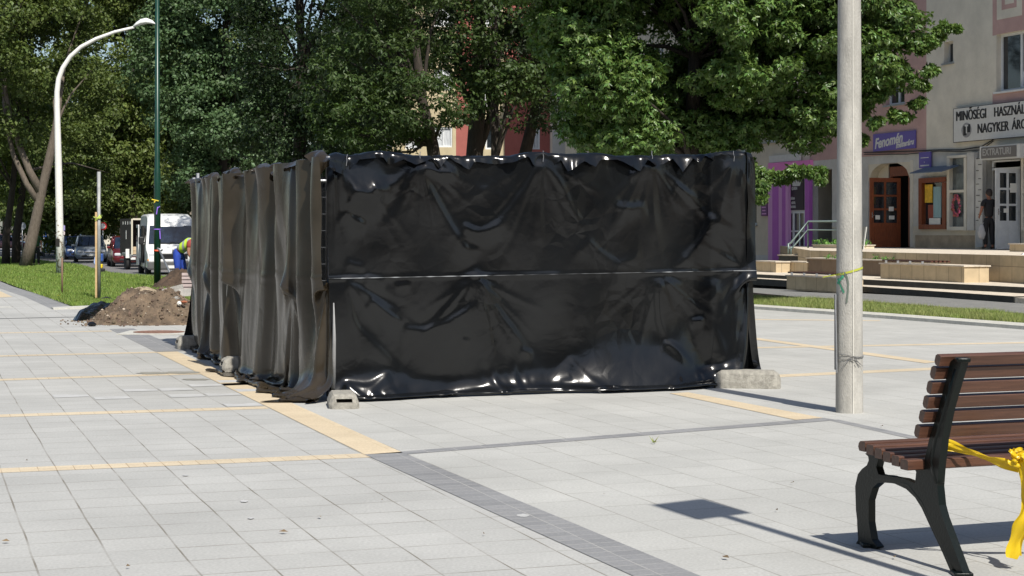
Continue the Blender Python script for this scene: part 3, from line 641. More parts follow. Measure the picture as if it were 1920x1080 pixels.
def steps(X, items):
    """deep folds whose inner face looks towards the viewer: (x, depth, width of the fall, lead)"""
    for (x0, dp, fall, lead, sl, se) in items:
        c = x0 + sl * (X[..., 2] - 1) + .02 * np.sin(X[..., 2] * 3 + se); d = X[..., 0] - c
        X[..., 1] += dp * np.where(d > 0, np.exp(-(np.abs(d) / lead) ** 1.6), np.exp(-(np.abs(d) / fall) ** 1.6))
# x runs from the near corner to the far end in these grids
steps(left1, ((L1 - .02, .14, .10, .3, 0, 0), (.80, .09, .06, .35, .03, 1), (1.75, .05, .06, .35, -.03, 2)))
for L_x in (left1,):
    L_x[..., 1] += .22 * np.exp(-(np.maximum(L_x[..., 2], 0) / .10) ** 2) * np.exp(-(L_x[..., 0] / .55) ** 2) * (1 + .35 * np.sin(L_x[..., 0] * 19)); L_x[..., 0] -= .10 * np.exp(-(np.maximum(L_x[..., 2], 0) / .14) ** 2) * np.exp(-(L_x[..., 0] / .35) ** 2)
steps(left2, ((.9, .05, .05, .25, .05, 5), (1.9, .06, .05, .3, -.05, 6), (2.7, .04, .05, .2, 0, 7)))
# the panel runs from the far end to the near corner so that its outward side faces left
def rev(X, L): Y = X[:, ::-1].copy(); Y[..., 0] = L - Y[..., 0]; return Y
o = foil('plastic_foil', PMID, PFL, [rev(left1, L1 - 0.1), rev(fl1, L1 - 0.1)], HT, topm, TOPL, M_foilB)
tag(o, 'crumpled black foil with painted brown sheen hung in folds nearest the corner on the left side', 'tarpaulin', 'black foils hung on the mobile fence')
o = foil('plastic_foil', PFAR, PMID, [rev(left2, L2), rev(fl2, L2)], HT, topf, topm, M_foilB, nshift=-0.01)
tag(o, 'black foil with painted brown sheen at the far end of the left side with raised hem', 'tarpaulin', 'black foils hung on the mobile fence')
# loose corner: foil wrapped round the right end of the front
def wrapped():
    rng = np.random.default_rng(4); nr, nc = 70, 16; X = np.zeros((nr, nc, 3))
    t, n, L = frame_of(PFL, PFR); side = Vector((-0.34, 0.94, 0)).normalized()
    for r in range(nr):
        f = r / (nr - 1); z = TOPR * (1 - f) + 0.06 + 0.05 * f
        for c in range(nc):
            g = c / (nc - 1); th = g * math.pi / 2
            bul = 0.05 + 0.025 * math.sin(f * 9 + g * 4) + 0.03 * math.sin(f * 3.4) + 0.012 * math.sin(f * 31 + g * 9)
            p = PFR + n * 0.03 + t * (bul * math.sin(th * 1.0)) + side * (g * 0.35) + n * (bul * math.cos(th) * 0.6)
            X[r, c] = (p.x, p.y, z + 0.01 * math.sin(g * 12 + f * 3))
    return X
Wp = wrapped(); o = np_mesh('plastic_foil', Wp.reshape(-1, 3), grid_faces(*Wp.shape[:2]), M_foil, smooth=True)
tag(o, 'loose black foil edge wrapped round the right corner post of the enclosure', 'tarpaulin', 'black foils hung on the mobile fence')
fw = MB(); q = gp(1396, 694); q.z = 0.16
d_ = PFR.y; pts = [at(1396, 660, d_), at(1408, 664, d_ + .05), at(1422, 682, d_ - .02), at(1417, 693, d_), at(1399, 694, d_ + .04), at(1397, 680, d_ - .03)]
cc = sum(pts, Vector()) / 6 + Vector((0, -0.04, 0)); fw.add(pts + [cc], [(i, (i + 1) % 6, 6) for i in range(6)]); o = fw.build('foil_scrap', M_foil, smooth=True)
tag(o, 'small black foil corner sticking out above the right concrete foot', 'foil scrap')

# remaining sides of the enclosure (right and back), same make of panel
PBR = PFR + (PFAR - PFL)
def fence_panel(a, b, za, zb, label):
    t, n, L = frame_of(a, b); root = empty('fence_panel', a); tag(root, label, 'fence panel', 'mobile fence panels of the enclosure')
    m = MB(); inv = -a
    def P(s, z): return t * s + Vector((0, 0, z))
    m.tube([P(0.03, 0.02), P(0.03, za + 0.03)], 0.021, 10); m.tube([P(L - 0.05, 0.02), P(L - 0.05, zb + 0.03)], 0.021, 10)
    m.tube([P(0.03, za - 0.04), P(L - 0.05, zb - 0.04)], 0.017, 8); m.tube([P(0.03, 0.16), P(L - 0.05, 0.16)], 0.017, 8)
    m.build('frame', M_steel, root, smooth=True)
    g = MB(); k = int(L / 0.1)
    for i in range(1, k): s = 0.03 + (L - 0.08) * i / k; g.tube([P(s, 0.16), P(s, za + (zb - za) * i / k - 0.04)], 0.002, 4)
    for i in range(1, 9): z = 0.16 + (za - 0.2) * i / 9; g.tube([P(0.03, z), P(L - 0.05, z)], 0.002, 4)
    g.build('wire_mesh', M_steel, root)
    return root
fence_panel(PFL + Vector((-.005, 0, 0)), PFR, TOPL, TOPR, 'steel mobile fence panel carrying the long front foil')
fence_panel(PMID, PFL + Vector((-.03, .06, 0)), topm, TOPL - .02, 'steel mobile fence panel behind the near left foil')
fence_panel(PFAR, PMID, topf, topm, 'steel mobile fence panel behind the far left foil with raised hem')
PR2 = PFR + (PMID - PFL)
for a, b, lb in ((PFR, PR2, 'steel mobile fence panel on the hidden right side next to the corner'), (PR2, PBR, 'steel mobile fence panel on the hidden right side at the back'), (PBR, PFAR, 'steel mobile fence panel closing the back of the enclosure')):
    fence_panel(a, b, 2.0, 2.0, lb)
    X = left1 * np.array([1.0, .25, 1.0]); t, n, L = frame_of(a, b); X = X.copy(); X[..., 0] *= L / L1
    o = foil('plastic_foil', a, b, [X], HT, 2.0, 2.0, M_foil); tag(o, lb.replace('steel mobile fence panel', 'black foil'), 'tarpaulin', 'black foils hung on the mobile fence')
# wire ties on the front
M_wire = mat('tie_wire', (0.3, 0.3, 0.3), 0.35, metal=0.7)
t_, n_, _L = frame_of(PFL, PFR)
for (px, py) in ((650, 297), (787, 292), (1018, 290), (1222, 290), (1375, 290)):
    d = PFL.y + (px - 625) / 768 * (PFR.y - PFL.y) - 0.06
    wt = MB(); p = at(px, py, d); wt.tube([p + Vector((0, 0.04, -0.02)), p + Vector((0.002, 0.03, 0.035)), p + Vector((0.004, 0.02, 0.03)), p + Vector((0.0, 0.0, 0.01)), p + Vector((0.005, -0.03, -0.02)), p + Vector((0.0, -0.035, -0.06))], 0.003, 5)
    o = wt.build('tie_wire', M_wire, tar_f)

q_ = PFL + Vector((.012, -.10, 0)); cp = MB(); cp.tube([q_ + Vector((0, 0, .10)), q_ + Vector((.004, .02, .50)), q_ + Vector((-.004, .05, .78))], [.019, .014, .005], 8)
o = cp.build('corner_post', mat('pale_zinc', (.26, .26, .255), .5, var=.15, vscale=14), smooth=True); tag(o, 'pale bare end of the corner post showing between the foils above the near left foot', 'post')
# concrete feet
def foot_mesh():
    bm = bmesh.new(); prof = []
    L_, Wd, Hh = 0.66, 0.23, 0.15
    rings = []
    for x, s, h in ((-L_/2, 0.62, 0.55), (-L_/2 + .02, 0.85, 0.8), (-L_/2 + .07, 1, 1), (0, 1, 1.02), (L_/2 - .07, 1, 1), (L_/2 - .02, 0.85, 0.8), (L_/2, 0.62, 0.55)):
        hh = Hh * h; w_ = Wd / 2 * s
        rings.append([Vector((x, y * w_, z * hh)) for y, z in ((-1, 0), (-1, 0.35), (-0.86, 0.8), (-0.7, 1.0), (0.7, 1.0), (0.86, 0.8), (1, 0.35), (1, 0))])
    m = MB(); m.loft(rings); o = m.build('tmp', M_block)
    cut = MB(); cut.box((-0.27, 0, 0.085), (0.3, 0.12, 0.04)); cut.box((0.27, 0, 0.085), (0.3, 0.12, 0.04)); c = cut.build('tmpc', M_dark)
    md = o.modifiers.new('b', 'BOOLEAN'); md.object = c; md.operation = 'DIFFERENCE'; md.solver = 'EXACT'
    dg = bpy.context.evaluated_depsgraph_get(); me = bpy.data.meshes.new_from_object(o.evaluated_get(dg))
    bpy.data.objects.remove(o); bpy.data.objects.remove(c)
    bm = bmesh.new(); bm.from_mesh(me)
    rr = random.Random(3)
    for v in bm.verts: v.co += Vector((rr.uniform(-1, 1), rr.uniform(-1, 1), 0)) * 0.0025
    bm.to_mesh(me); bm.free(); return me
fm = foot_mesh()
def foot(p, rz, label, sc=1.0):
    o = bpy.data.objects.new('concrete_foot', fm); COL.objects.link(o); o.location = p; o.rotation_euler = (0, 0, rz); o.scale = (sc, 1, 1)
    tag(o, label, 'fence foot', 'concrete feet of the mobile fence'); autos.append(o); return o
autos = []
q = gp(637, 768); foot(q + Vector((0.0, 0.24, 0)), R(99), 'grey concrete fence foot with slot under the corner nearest the viewer', .66).scale.z = .74
q = gp(1405, 729); foot(q + Vector((0.0, 0.12, 0)), R(-10), 'long pale concrete fence foot at the right corner on the paving', .86)
q = gp(457, 697); foot(q + Vector((0.10, 0.05, 0)), R(20), 'concrete fence foot half covered by foil midway along the left side')
q = gp(374, 655); foot(q + Vector((-0.04, 0.12, 0)), R(22), 'shaded concrete fence foot at the far left end of the enclosure', 0.75)

# ------------------------------------------------------------------ concrete street pole
def pole():
    p = gp(1592.5, 773); root = empty('utility_pole', p); tag(root, 'thick grey concrete pole with taped ribbon standing right of the black enclosure', 'pole')
    m = MB(); d = p.y; r0 = 25.6 / F * d; n = 12; rings = []
    for i in range(13):
        z = 9.0 * i / 12; r = r0 * (1 - 0.055 * z)
        if i == 0: r *= 1.0
        rings.append([Vector((math.cos(2*math.pi*k/n + .26) * r, math.sin(2*math.pi*k/n + .26) * r, z)) for k in range(n)])
    o = m.loft(rings).build('shaft', M_pole, root); autosmooth(o, 40)
    # mould seam
    s = MB(); a = R(-88); s.box((math.cos(a) * (r0 - 0.003), math.sin(a) * (r0 - 0.003), 2.0), (0.006, 0.012, 4.0)); s.v = [Vector((v.x * (1 - 0.055 * v.z) + 0.006, v.y * (1 - 0.055 * v.z), v.z)) for v in s.v]
    s.build('mould_seam', mat('seam_concrete', (0.62, 0.60, 0.54), 0.85, var=0.1), root)
    # sheet metal strip and cable on the left side
    b = MB(); x = -r0 - 0.006
    b.box((x, -0.02, 0.60), (0.010, 0.035, 0.56)); b.tube([(x + .005, -0.05, 0.30), (x, -0.05, 0.6), (x - .004, -0.04, 0.84)], 0.007, 6); b.build('metal_strip', M_steel, root)
    # wire tie at y 667
    w_ = MB(); rr = r0 * 0.985 + 0.003
    for z, dz in ((0.425, 0.012), (0.41, -0.01)):
        w_.tube([(math.cos(t) * rr, math.sin(t) * rr, z + dz * math.sin(t * 2)) for t in [2*math.pi*k/24 for k in range(25)]], 0.0022, 5)
    for i in range(9):
        rr_ = random.Random(i); a0 = R(-90) + rr_.uniform(-.25, .25); a1 = a0 + rr_.uniform(-.7, .7)
        w_.tube([(math.cos(a0) * (rr + .006), math.sin(a0) * (rr + .006), .415 + rr_.uniform(-.02, .02)), (math.cos(a1) * (rr + .014), math.sin(a1) * (rr + .014), .40 + rr_.uniform(-.06, .03))], 0.002, 4)
    w_.build('wire_tie', M_wire, root)
    # yellow-green tape round the pole
    t = MB(); za = 1.055
    pts = [(math.cos(a) * (r0 * .95 + .003), math.sin(a) * (r0 * .95 + .003), za - 0.028 * math.cos(a)* -1) for a in [math.pi + math.pi * k / 14 for k in range(15)]]
    for i in range(14):
        a, b_ = Vector(pts[i]), Vector(pts[i+1]); h = Vector((0, 0, 0.008)); t.quad(a - h, b_ - h, b_ + h, a + h)
    e = Vector(pts[0]); t.quad(e + Vector((0, 0, -.004)), e + Vector((0, 0, .004)), e + Vector((-.09, .05, -.016)), e + Vector((-.09, .05, -.024)))
    t.build('tape_ring', mat('lime_tape', (0.42, 0.45, 0.05), 0.5), root, fixn=False)
    # graffiti strokes: green patch and a dark hook
    def stroke(pts, wd, m_, nm):
        g = MB(); rr2 = r0 * .955 + .0025
        P3 = [Vector((math.cos(a) * rr2, math.sin(a) * rr2, z)) for a, z in pts]
        for i in range(len(P3) - 1):
            a, b_ = P3[i], P3[i+1]; dd = (b_ - a).normalized(); nn = Vector((a.x, a.y, 0)).normalized(); sd_ = dd.cross(nn) * wd
            g.quad(a - sd_, b_ - sd_, b_ + sd_, a + sd_)
        g.build(nm, m_, root, fixn=False)
    Gd = mat('dark_graffiti', (0.13, 0.16, 0.13), 0.8); Gg = mat('green_graffiti', (0.07, 0.34, 0.2), 0.8, var=.3, vscale=30)
    stroke([(R(215), 1.03), (R(228), 1.045), (R(240), 1.04), (R(250), 1.01), (R(254), 0.96), (R(253), 0.90), (R(249), 0.85), (R(247), 0.82)], 0.006, Gd, 'graffiti_mark')
    stroke([(R(198), 0.96), (R(212), 0.985), (R(226), 1.01), (R(234), 1.02)], 0.011, Gg, 'graffiti_mark')
    stroke([(R(200), 1.0), (R(212), 0.965), (R(224), 0.93), (R(236), 0.895)], 0.008, Gg, 'graffiti_mark')
    pp = MB(); pp.box((r0 * .93 + .012, -0.03, 1.30), (0.004, 0.05, 0.17), rot=Matrix.Rotation(R(8), 4, 'Y')); pp.build('paper_note', M_paper, root)
    return root
pole()

# ------------------------------------------------------------------ bench (near, right) and its twin
FRf = gp(1632, 1025); REr = gp(1800, 1078); S_ = (REr - FRf); S_.z = 0; S_.normalize(); A_ = Vector((-S_.y, S_.x, 0))
def sz(px, py, l=0.0):
    k = (px - 960) / F; bx = FRf.x + A_.x * l; by = FRf.y + A_.y * l
    s = (k * by - bx) / (S_.x - k * S_.y); d = by + S_.y * s
    return s, H - (py - HZ) / F * d
def zp(x, y): return (1500 + x / 2.25, 600 + y / 2.25)
def make_bench():
    root = empty('park_bench', FRf)
    MW = Matrix((( S_.x, A_.x, 0, 0), (S_.y, A_.y, 0, 0), (0, 0, 1, 0), (0, 0, 0, 1)))   # local x = s (front to rear), y = along the bench, z up
    def prof(pts, l=0): return [sz(*zp(x, y), l) for x, y in pts]
    leg_out = [(250, 942), (258, 930), (262, 900), (250, 800), (247, 700), (258, 650), (275, 628), (296, 612), (304, 592), (302, 575), (288, 562), (345, 572), (343, 592), (336, 620), (345, 650), (365, 655), (400, 660), (450, 668), (500, 688), (505, 640), (498, 628), (535, 612), (560, 500), (600, 372), (650, 175), (664, 163), (700, 165), (690, 200), (640, 372), (614, 500), (600, 620), (594, 700), (602, 780), (616, 832), (660, 950), (698, 1052), (706, 1078), (655, 1078), (646, 1050), (615, 978), (560, 862), (528, 792), (500, 748), (462, 712), (415, 690), (380, 684), (345, 686), (320, 708), (304, 760), (304, 850), (316, 925), (340, 955), (338, 962), (300, 962), (252, 950)]
    P2 = prof(leg_out)
    TL = 1.62
    for l0 in (0.0, TL):
        o = bmesh.new(); vs = [o.verts.new((x, 0, z)) for x, z in P2]; f = o.faces.new(vs)
        r = bmesh.ops.extrude_face_region(o, geom=[f])
        for v in [g for g in r['geom'] if isinstance(g, bmesh.types.BMVert)]: v.co.y += 0.034
        bmesh.ops.triangulate(o, faces=[ff for ff in o.faces if len(ff.verts) > 4])
        bmesh.ops.recalc_face_normals(o, faces=o.faces[:])
        for v in o.verts: v.co = MW @ (v.co + Vector((0, l0 - 0.017, 0)))
        me = bpy.data.meshes.new('leg'); o.to_mesh(me); o.free(); ob = link_mesh('leg', me, M_iron, root)
        # raised flanges along the arch, the back bar and feet
        fl = MB()
        c1 = prof([(262, 935), (256, 860), (258, 700), (280, 640), (330, 668), (400, 672), (470, 694), (530, 770), (580, 880), (640, 1010), (675, 1070)])
        fl.tube([MW @ Vector((x, l0, z)) for x, z in c1], [0.017, .016, .016, .018, .018, .018, .019, .019, .018, .018, .02], 8, flat=1.0)
        c2 = prof([(590, 690), (565, 600), (585, 500), (622, 372), (675, 185)])
        fl.tube([MW @ Vector((x, l0, z)) for x, z in c2], [0.02, .022, .022, .022, .018], 8)
        for (x, y) in ((295, 955), (682, 1072)):
            s, z = sz(*zp(x, y)); fl.box(MW @ Vector((s, l0, 0.008)), (0.075, 0.075, 0.016), bev=0.004)
        s, z = sz(*zp(686, 168)); fl.box(MW @ Vector((s, l0, z)), (0.055, 0.045, 0.018), bev=0.006)
        fb = fl.build('flange', M_iron, ob, smooth=True)
    # back slats
    s0, s1 = -0.095, TL + 0.10
    bars = [((565, 146), (600, 200)), ((545, 196), (580, 256)), ((527, 258), (560, 318)), ((510, 320), (540, 380)), ((497, 382), (525, 440)), ((483, 445), (512, 506))]
    tilt = math.atan2(*(lambda a, b: (b[0] - a[0], b[1] - a[1]))(sz(*zp(610, 560)), sz(*zp(690, 180))))
    for i, (a, b) in enumerate(bars):
        sm, zt = sz(*zp(b[0], a[1] + 4), s0); sm2, zb = sz(*zp(b[0], b[1]), s0); zc = (zt + zb) / 2
        # centre of slat hugs the far (front) side of the bar
        sb, zb_ = sz(*zp(600 + (690 - 600) * (1 - i / 5.0) - 20 * (i / 5.0), 0))
        s_bar = c2s(P2, zc)
        m = MB(); hh = (zt - zb) * 0.5 * 0.97; th = 0.017
        sec = [(-th, -hh + .010), (-th, hh - .010), (-th + .010, hh), (th - 0.003, hh), (th, hh - .003), (th, -hh + .003), (th - .003, -hh), (-th + .010, -hh)]
        rot = Matrix.Rotation(tilt, 4, 'Y'); rings = []
        for l in (s0 + .03, s1):
            rings.append([MW @ (Vector((s_bar - 0.03, l, zc)) + rot @ Vector((x, 0, z))) for x, z in sec])
        o = m.loft(rings).build('back_slat', M_woodS, root)
    # seat slats
    fa = sz(*zp(247, 530), s0); fr_ = sz(*zp(455, 604), s0)
    tops = [(262, 516), (292, 524), (325, 540), (365, 560), (403, 575), (455, 590)]
    sf, zf = sz(*zp(246, 532), s0); 
    s_b, z_b = sz(*zp(455, 592), s0)
    zt0 = sz(*zp(272, 514), s0)[1]
    z_top_front, z_top_rear = zt0, z_b
    n_ = 6; pitch = (s_b - sf) / (n_ - 0.15)
    for i in range(n_):
        sc = sf + pitch * (i + 0.42); zt = z_top_front + (z_top_rear - z_top_front) * (i / (n_ - 1)); wd = pitch * 0.44; hh = 0.021
        sec = [(-wd, -hh + .004), (-wd, hh - .006), (-wd + .006, hh), (wd - .006, hh), (wd, hh - .006), (wd, -hh + .004), (wd - .004, -hh), (-wd + .004, -hh)]
        if i == 0: sec = [(-wd * 0.7, -hh), (-wd, -hh * .2), (-wd * .85, hh * .5), (-wd * .4, hh), (wd - .006, hh), (wd, hh - .006), (wd, -hh + .004), (wd - .004, -hh)]
        m = MB(); rings = [[MW @ Vector((sc + x, l, zt - hh + z)) for x, z in sec] for l in (s0, s1)]
        m.loft(rings).build('seat_slat', M_woodS, root)
    return root, MW
def c2s(P2, z):
    """s of the far edge of the back bar at height z"""
    cr = []
    n = len(P2)
    for i in range(n):
        a, b = P2[i], P2[(i + 1) % n]
        if (a[1] - z) * (b[1] - z) < 0: cr.append(a[0] + (b[0] - a[0]) * (z - a[1]) / (b[1] - a[1]))
    cr.sort(); return cr[-2] if len(cr) > 1 else cr[0]
def wood_along(name, ang):
    m = bpy.data.materials.new(name); m.use_nodes = True; n = m.node_tree.nodes; L = m.node_tree.links; b = n['Principled BSDF']
    tc = n.new('ShaderNodeTexCoord'); vr = n.new('ShaderNodeVectorRotate'); vr.rotation_type = 'Z_AXIS'; vr.inputs['Angle'].default_value = -ang; L.new(tc.outputs['Object'], vr.inputs[0])
    mp = n.new('ShaderNodeMapping'); mp.inputs['Scale'].default_value = (1.2, 26, 26); L.new(vr.outputs[0], mp.inputs[0])
    no = n.new('ShaderNodeTexNoise'); no.inputs['Scale'].default_value = 2.2; no.inputs['Detail'].default_value = 7; no.inputs['Roughness'].default_value = .7; L.new(mp.outputs[0], no.inputs['Vector'])
    rp = n.new('ShaderNodeValToRGB'); rp.color_ramp.elements[0].position = .3; rp.color_ramp.elements[1].position = .72
    rp.color_ramp.elements[0].color = (0.048, 0.021, 0.013, 1); rp.color_ramp.elements[1].color = (0.145, 0.066, 0.040, 1); L.new(no.outputs[0], rp.inputs[0]); L.new(rp.outputs[0], b.inputs['Base Color'])
    b.inputs['Roughness'].default_value = .38; b.inputs['Specular IOR Level'].default_value = .5
    bp = n.new('ShaderNodeBump'); bp.inputs['Strength'].default_value = .3; bp.inputs['Distance'].default_value = .003; L.new(no.outputs[0], bp.inputs['Height']); L.new(bp.outputs[0], b.inputs['Normal'])
    return m
M_woodS = wood_along('bench_wood', math.atan2(A_.y, A_.x))
bench, MWb = make_bench()
tag(bench, 'dark wooden park bench with cast iron legs in the right foreground', 'bench')
M_pink = mat('faded_slat', (0.42, 0.34, 0.32), 0.5, var=.15, vscale=10)
bin_ = empty('litter_bin', gp(365, 575)); tag(bin_, 'litter bin of pinkish horizontal boards half hidden behind the far end of the enclosure', 'litter bin')
MB().box((0, 0, .12), (.10, .10, .24)).build('post', M_iron, bin_)
MB().box((0, .02, .42), (.36, .30, .36)).build('liner', M_black, bin_)
for i in range(6): MB().box((0, -.16, .255 + i * .066), (.40, .025, .05), bev=.006).build('board', M_pink, bin_)

# yellow tape tied to the bench
def ribbon(m, pts, width, tw, seed=0, seg=6):
    rr = random.Random(seed)
    P = [Vector(p) for p in pts]
    # resample (Catmull)
    Q = []
    for i in range(len(P) - 1):
        p0, p1, p2, p3 = P[max(i-1, 0)], P[i], P[i+1], P[min(i+2, len(P)-1)]
        for k in range(seg):
            t = k / seg; Q.append(0.5 * ((2*p1) + (p2-p0)*t + (2*p0-5*p1+4*p2-p3)*t*t + (3*p1-p0-3*p2+p3)*t**3))
    Q.append(P[-1]); nq = len(Q); rings = []
    for i, p in enumerate(Q):
        t = (Q[min(i+1, nq-1)] - Q[max(i-1, 0)]).normalized(); f = i / (nq - 1)
        k = f * (len(tw) - 1); j = min(int(k), len(tw) - 2); ang = tw[j] + (tw[j+1] - tw[j]) * (k - j)
        up = Vector((0, 0, 1)) if abs(t.z) < 0.8 else Vector((1, 0, 0))
        a = t.cross(up).normalized(); b = a.cross(t).normalized(); dr = b * math.cos(ang) + a * math.sin(ang); nn = dr.cross(t)
        wv = width * (0.9 + 0.15 * math.sin(i * .8 + seed)); row = []
        for q_ in range(6):
            g = q_ / 5 - 0.5; row.append(p + dr * (g * wv) + nn * (0.006 * math.sin(g * 9 + i * .35) + rr.uniform(-.0006, .0006)))
        rings.append(row)
    m.loft(rings, cap=False, closed=False)
tp = MB()
dB = gp(1800, 1078).y
s_, z_ = sz(1750, 830); 
def bp_(px, py, d): return at(px, py, d)
dd = 6.98
ribbon(tp, [bp_(1746, 833, dd + .02), bp_(1756, 832, dd - .05), bp_(1785, 839, dd - .08), bp_(1830, 852, dd - .10), bp_(1880, 868, dd - .12), bp_(1935, 886, dd - .14), bp_(2010, 905, dd - .1)], 0.042, [0.2, 0.5, 0.15, 1.0, 0.4, 0.1, 0.3], 1)
ribbon(tp, [bp_(1748, 828, dd + .02), bp_(1772, 829, dd - .07), bp_(1810, 842, dd - .05), bp_(1860, 862, dd - .09), bp_(1930, 880, dd - .12), bp_(2010, 898, dd - .1)], 0.030, [1.1, 0.3, 1.2, 0.5, 0.2, 0.1], 2)
o = tp.build('barrier_tape', M_tape, fixn=False, smooth=True)
tag(o, 'yellow barrier tape tied across the back of the near bench', 'barrier tape')
tp2 = MB()
ribbon(tp2, [bp_(1914, 862, dd - .17), bp_(1922, 892, dd - .19), bp_(1926, 940, dd - .18), bp_(1914, 980, dd - .2), bp_(1903, 1015, dd - .19), bp_(1897, 1047, dd - .2)], 0.055, [1.3, 0.9, 1.0, 0.6, 0.3, 0.1], 5)
ribbon(tp2, [bp_(1920, 866, dd - .15), bp_(1934, 920, dd - .16), bp_(1922, 965, dd - .18), bp_(1912, 1000, dd - .17), bp_(1908, 1040, dd - .16)], 0.04, [1.4, 1.1, 0.9, 0.5, 0.8], 6)
rk = random.Random(4)
for k in range(3):
    c0 = (1908 + rk.uniform(-4, 8), 856 + rk.uniform(-4, 6)); a0 = rk.random() * 6.28
    ribbon(tp2, [bp_(c0[0] + 9 * math.cos(a0 + q * 1.25), c0[1] + 9 * math.sin(a0 + q * 1.25), dd - .16 + .02 * math.sin(q + k)) for q in range(5)], .035, [rk.uniform(-1.2, 1.2) for _ in range(4)], 10 + k)
ribbon(tp2, [bp_(1906, 856, dd - .17), bp_(1899, 848, dd - .18), bp_(1897, 842, dd - .17)], .028, [.6, 1.1], 20)
o = tp2.build('tape_tail', M_tape, fixn=False, smooth=True)
tag(o, 'knot and loose hanging end of yellow tape at the right edge by the bench', 'barrier tape')

# ------------------------------------------------------------------ signpost beside the viewer (only its shadow is in the picture)
root = empty('sign_post', (2.07, 5.55, 0)); tag(root, 'tall grey signpost right of the bench whose square shadow falls on the paving', 'sign post')
zt = 3.76
MB().tube([(0, 0, 0), (0, 0, zt)], 0.03, 12).build('post', M_steel, root, smooth=True)
m = MB(); m.box((-0.02, 0.03, zt - 0.27), (0.34, 0.006, 0.56), rot=Matrix.Rotation(R(35), 4, 'Z')); m.build('sign_plate', M_whitep, root)

# ------------------------------------------------------------------ trees
def leaf_cloud(rng, C, Rd, per, size, flat=0.6, up=0.55, spr=1, shell=0.35):
    """C [k,3] clump centres, Rd [k] radii; returns V,F of kite leaves (spr leaflets per sprig)"""
    k = len(C); idx = np.repeat(np.arange(k), per); n = len(idx)
    d = rng.normal(size=(n, 3)); d /= np.linalg.norm(d, axis=1)[:, None]
    r = (shell + (1 - shell) * rng.random(n)) ** 0.6; tw = rng.random(n)
    off = d * r[:, None] * Rd[idx][:, None]; off[:, 2] *= flat
    P = C[idx] + off
    N = d * 0.7 + np.array([0, 0, up]) + rng.normal(size=(n, 3)) * 0.55; N /= np.linalg.norm(N, axis=1)[:, None]
    if spr > 1:
        P = np.repeat(P, spr, 0); N0 = np.repeat(N, spr, 0)
    else: N0 = N
    m = len(P)
    T = rng.normal(size=(m, 3)) if spr == 1 else None
    if spr > 1:
        a = rng.normal(size=(n, 3)); a -= (a * N).sum(1)[:, None] * N; a /= np.linalg.norm(a, axis=1)[:, None]; b = np.cross(N, a)
        ang = (np.arange(spr) / spr * 5.2)[None] + rng.random((n, spr)) * .5
        T = (np.cos(ang)[..., None] * a[:, None] + np.sin(ang)[..., None] * b[:, None]).reshape(-1, 3) + rng.normal(size=(m, 3)) * .18
        T[:, 2] -= 0.35
        T /= np.linalg.norm(T, axis=1)[:, None]
    else:
        T -= (T * N0).sum(1)[:, None] * N0; T[:, 2] -= 0.25; T /= np.linalg.norm(T, axis=1)[:, None]
    S = np.cross(N0, T); S /= (np.linalg.norm(S, axis=1)[:, None] + 1e-9); Nn = np.cross(T, S)
    l = size * (0.65 + rng.random(m) * 0.7); wd = l * (0.24 if spr > 1 else 0.32)
    V = np.zeros((m, 4, 3)); V[:, 0] = P; V[:, 1] = P + T * (l * .42)[:, None] + S * wd[:, None] + Nn * (l * .08)[:, None]
    V[:, 2] = P + T * l[:, None] - Nn * (l * .10)[:, None]; V[:, 3] = P + T * (l * .42)[:, None] - S * wd[:, None] + Nn * (l * .08)[:, None]
    Fc = np.arange(m * 4).reshape(-1, 4)
    return V.reshape(-1, 3), np.concatenate([Fc[:, [0, 1, 2]], Fc[:, [0, 2, 3]]], 1).reshape(-1, 3)
def clumps(rng, blobs, n, rmin, rmax, keep=0.72):
    """blobs: (x, y, z, rx, ry, rz); clump centres lean to the outside; patches of them are left out"""
    out = []; rad = []
    vol = np.array([b[3] * b[4] * b[5] for b in blobs]) ** 0.8; vol /= vol.sum()
    ph = rng.random((3, 3)) * 6.28
    while len(out) < n:
        b = blobs[rng.choice(len(blobs), p=vol)]; d = rng.normal(size=3); d /= np.linalg.norm(d); r = rng.uniform(0.35, 1.0) ** 0.5
        c = np.array([b[0] + d[0] * r * b[3], b[1] + d[1] * r * b[4], b[2] + d[2] * r * b[5]])
        g = sum(math.sin(c[i % 3] * (1.1 + .3 * i) + ph[i, 0]) * math.sin(c[(i + 1) % 3] * 0.9 + ph[i, 1]) for i in range(3))
        if g > 0.75 + (keep - 0.72) * 3: continue
        out.append(c); rad.append(rng.uniform(rmin, rmax))
    return np.array(out), np.array(rad)
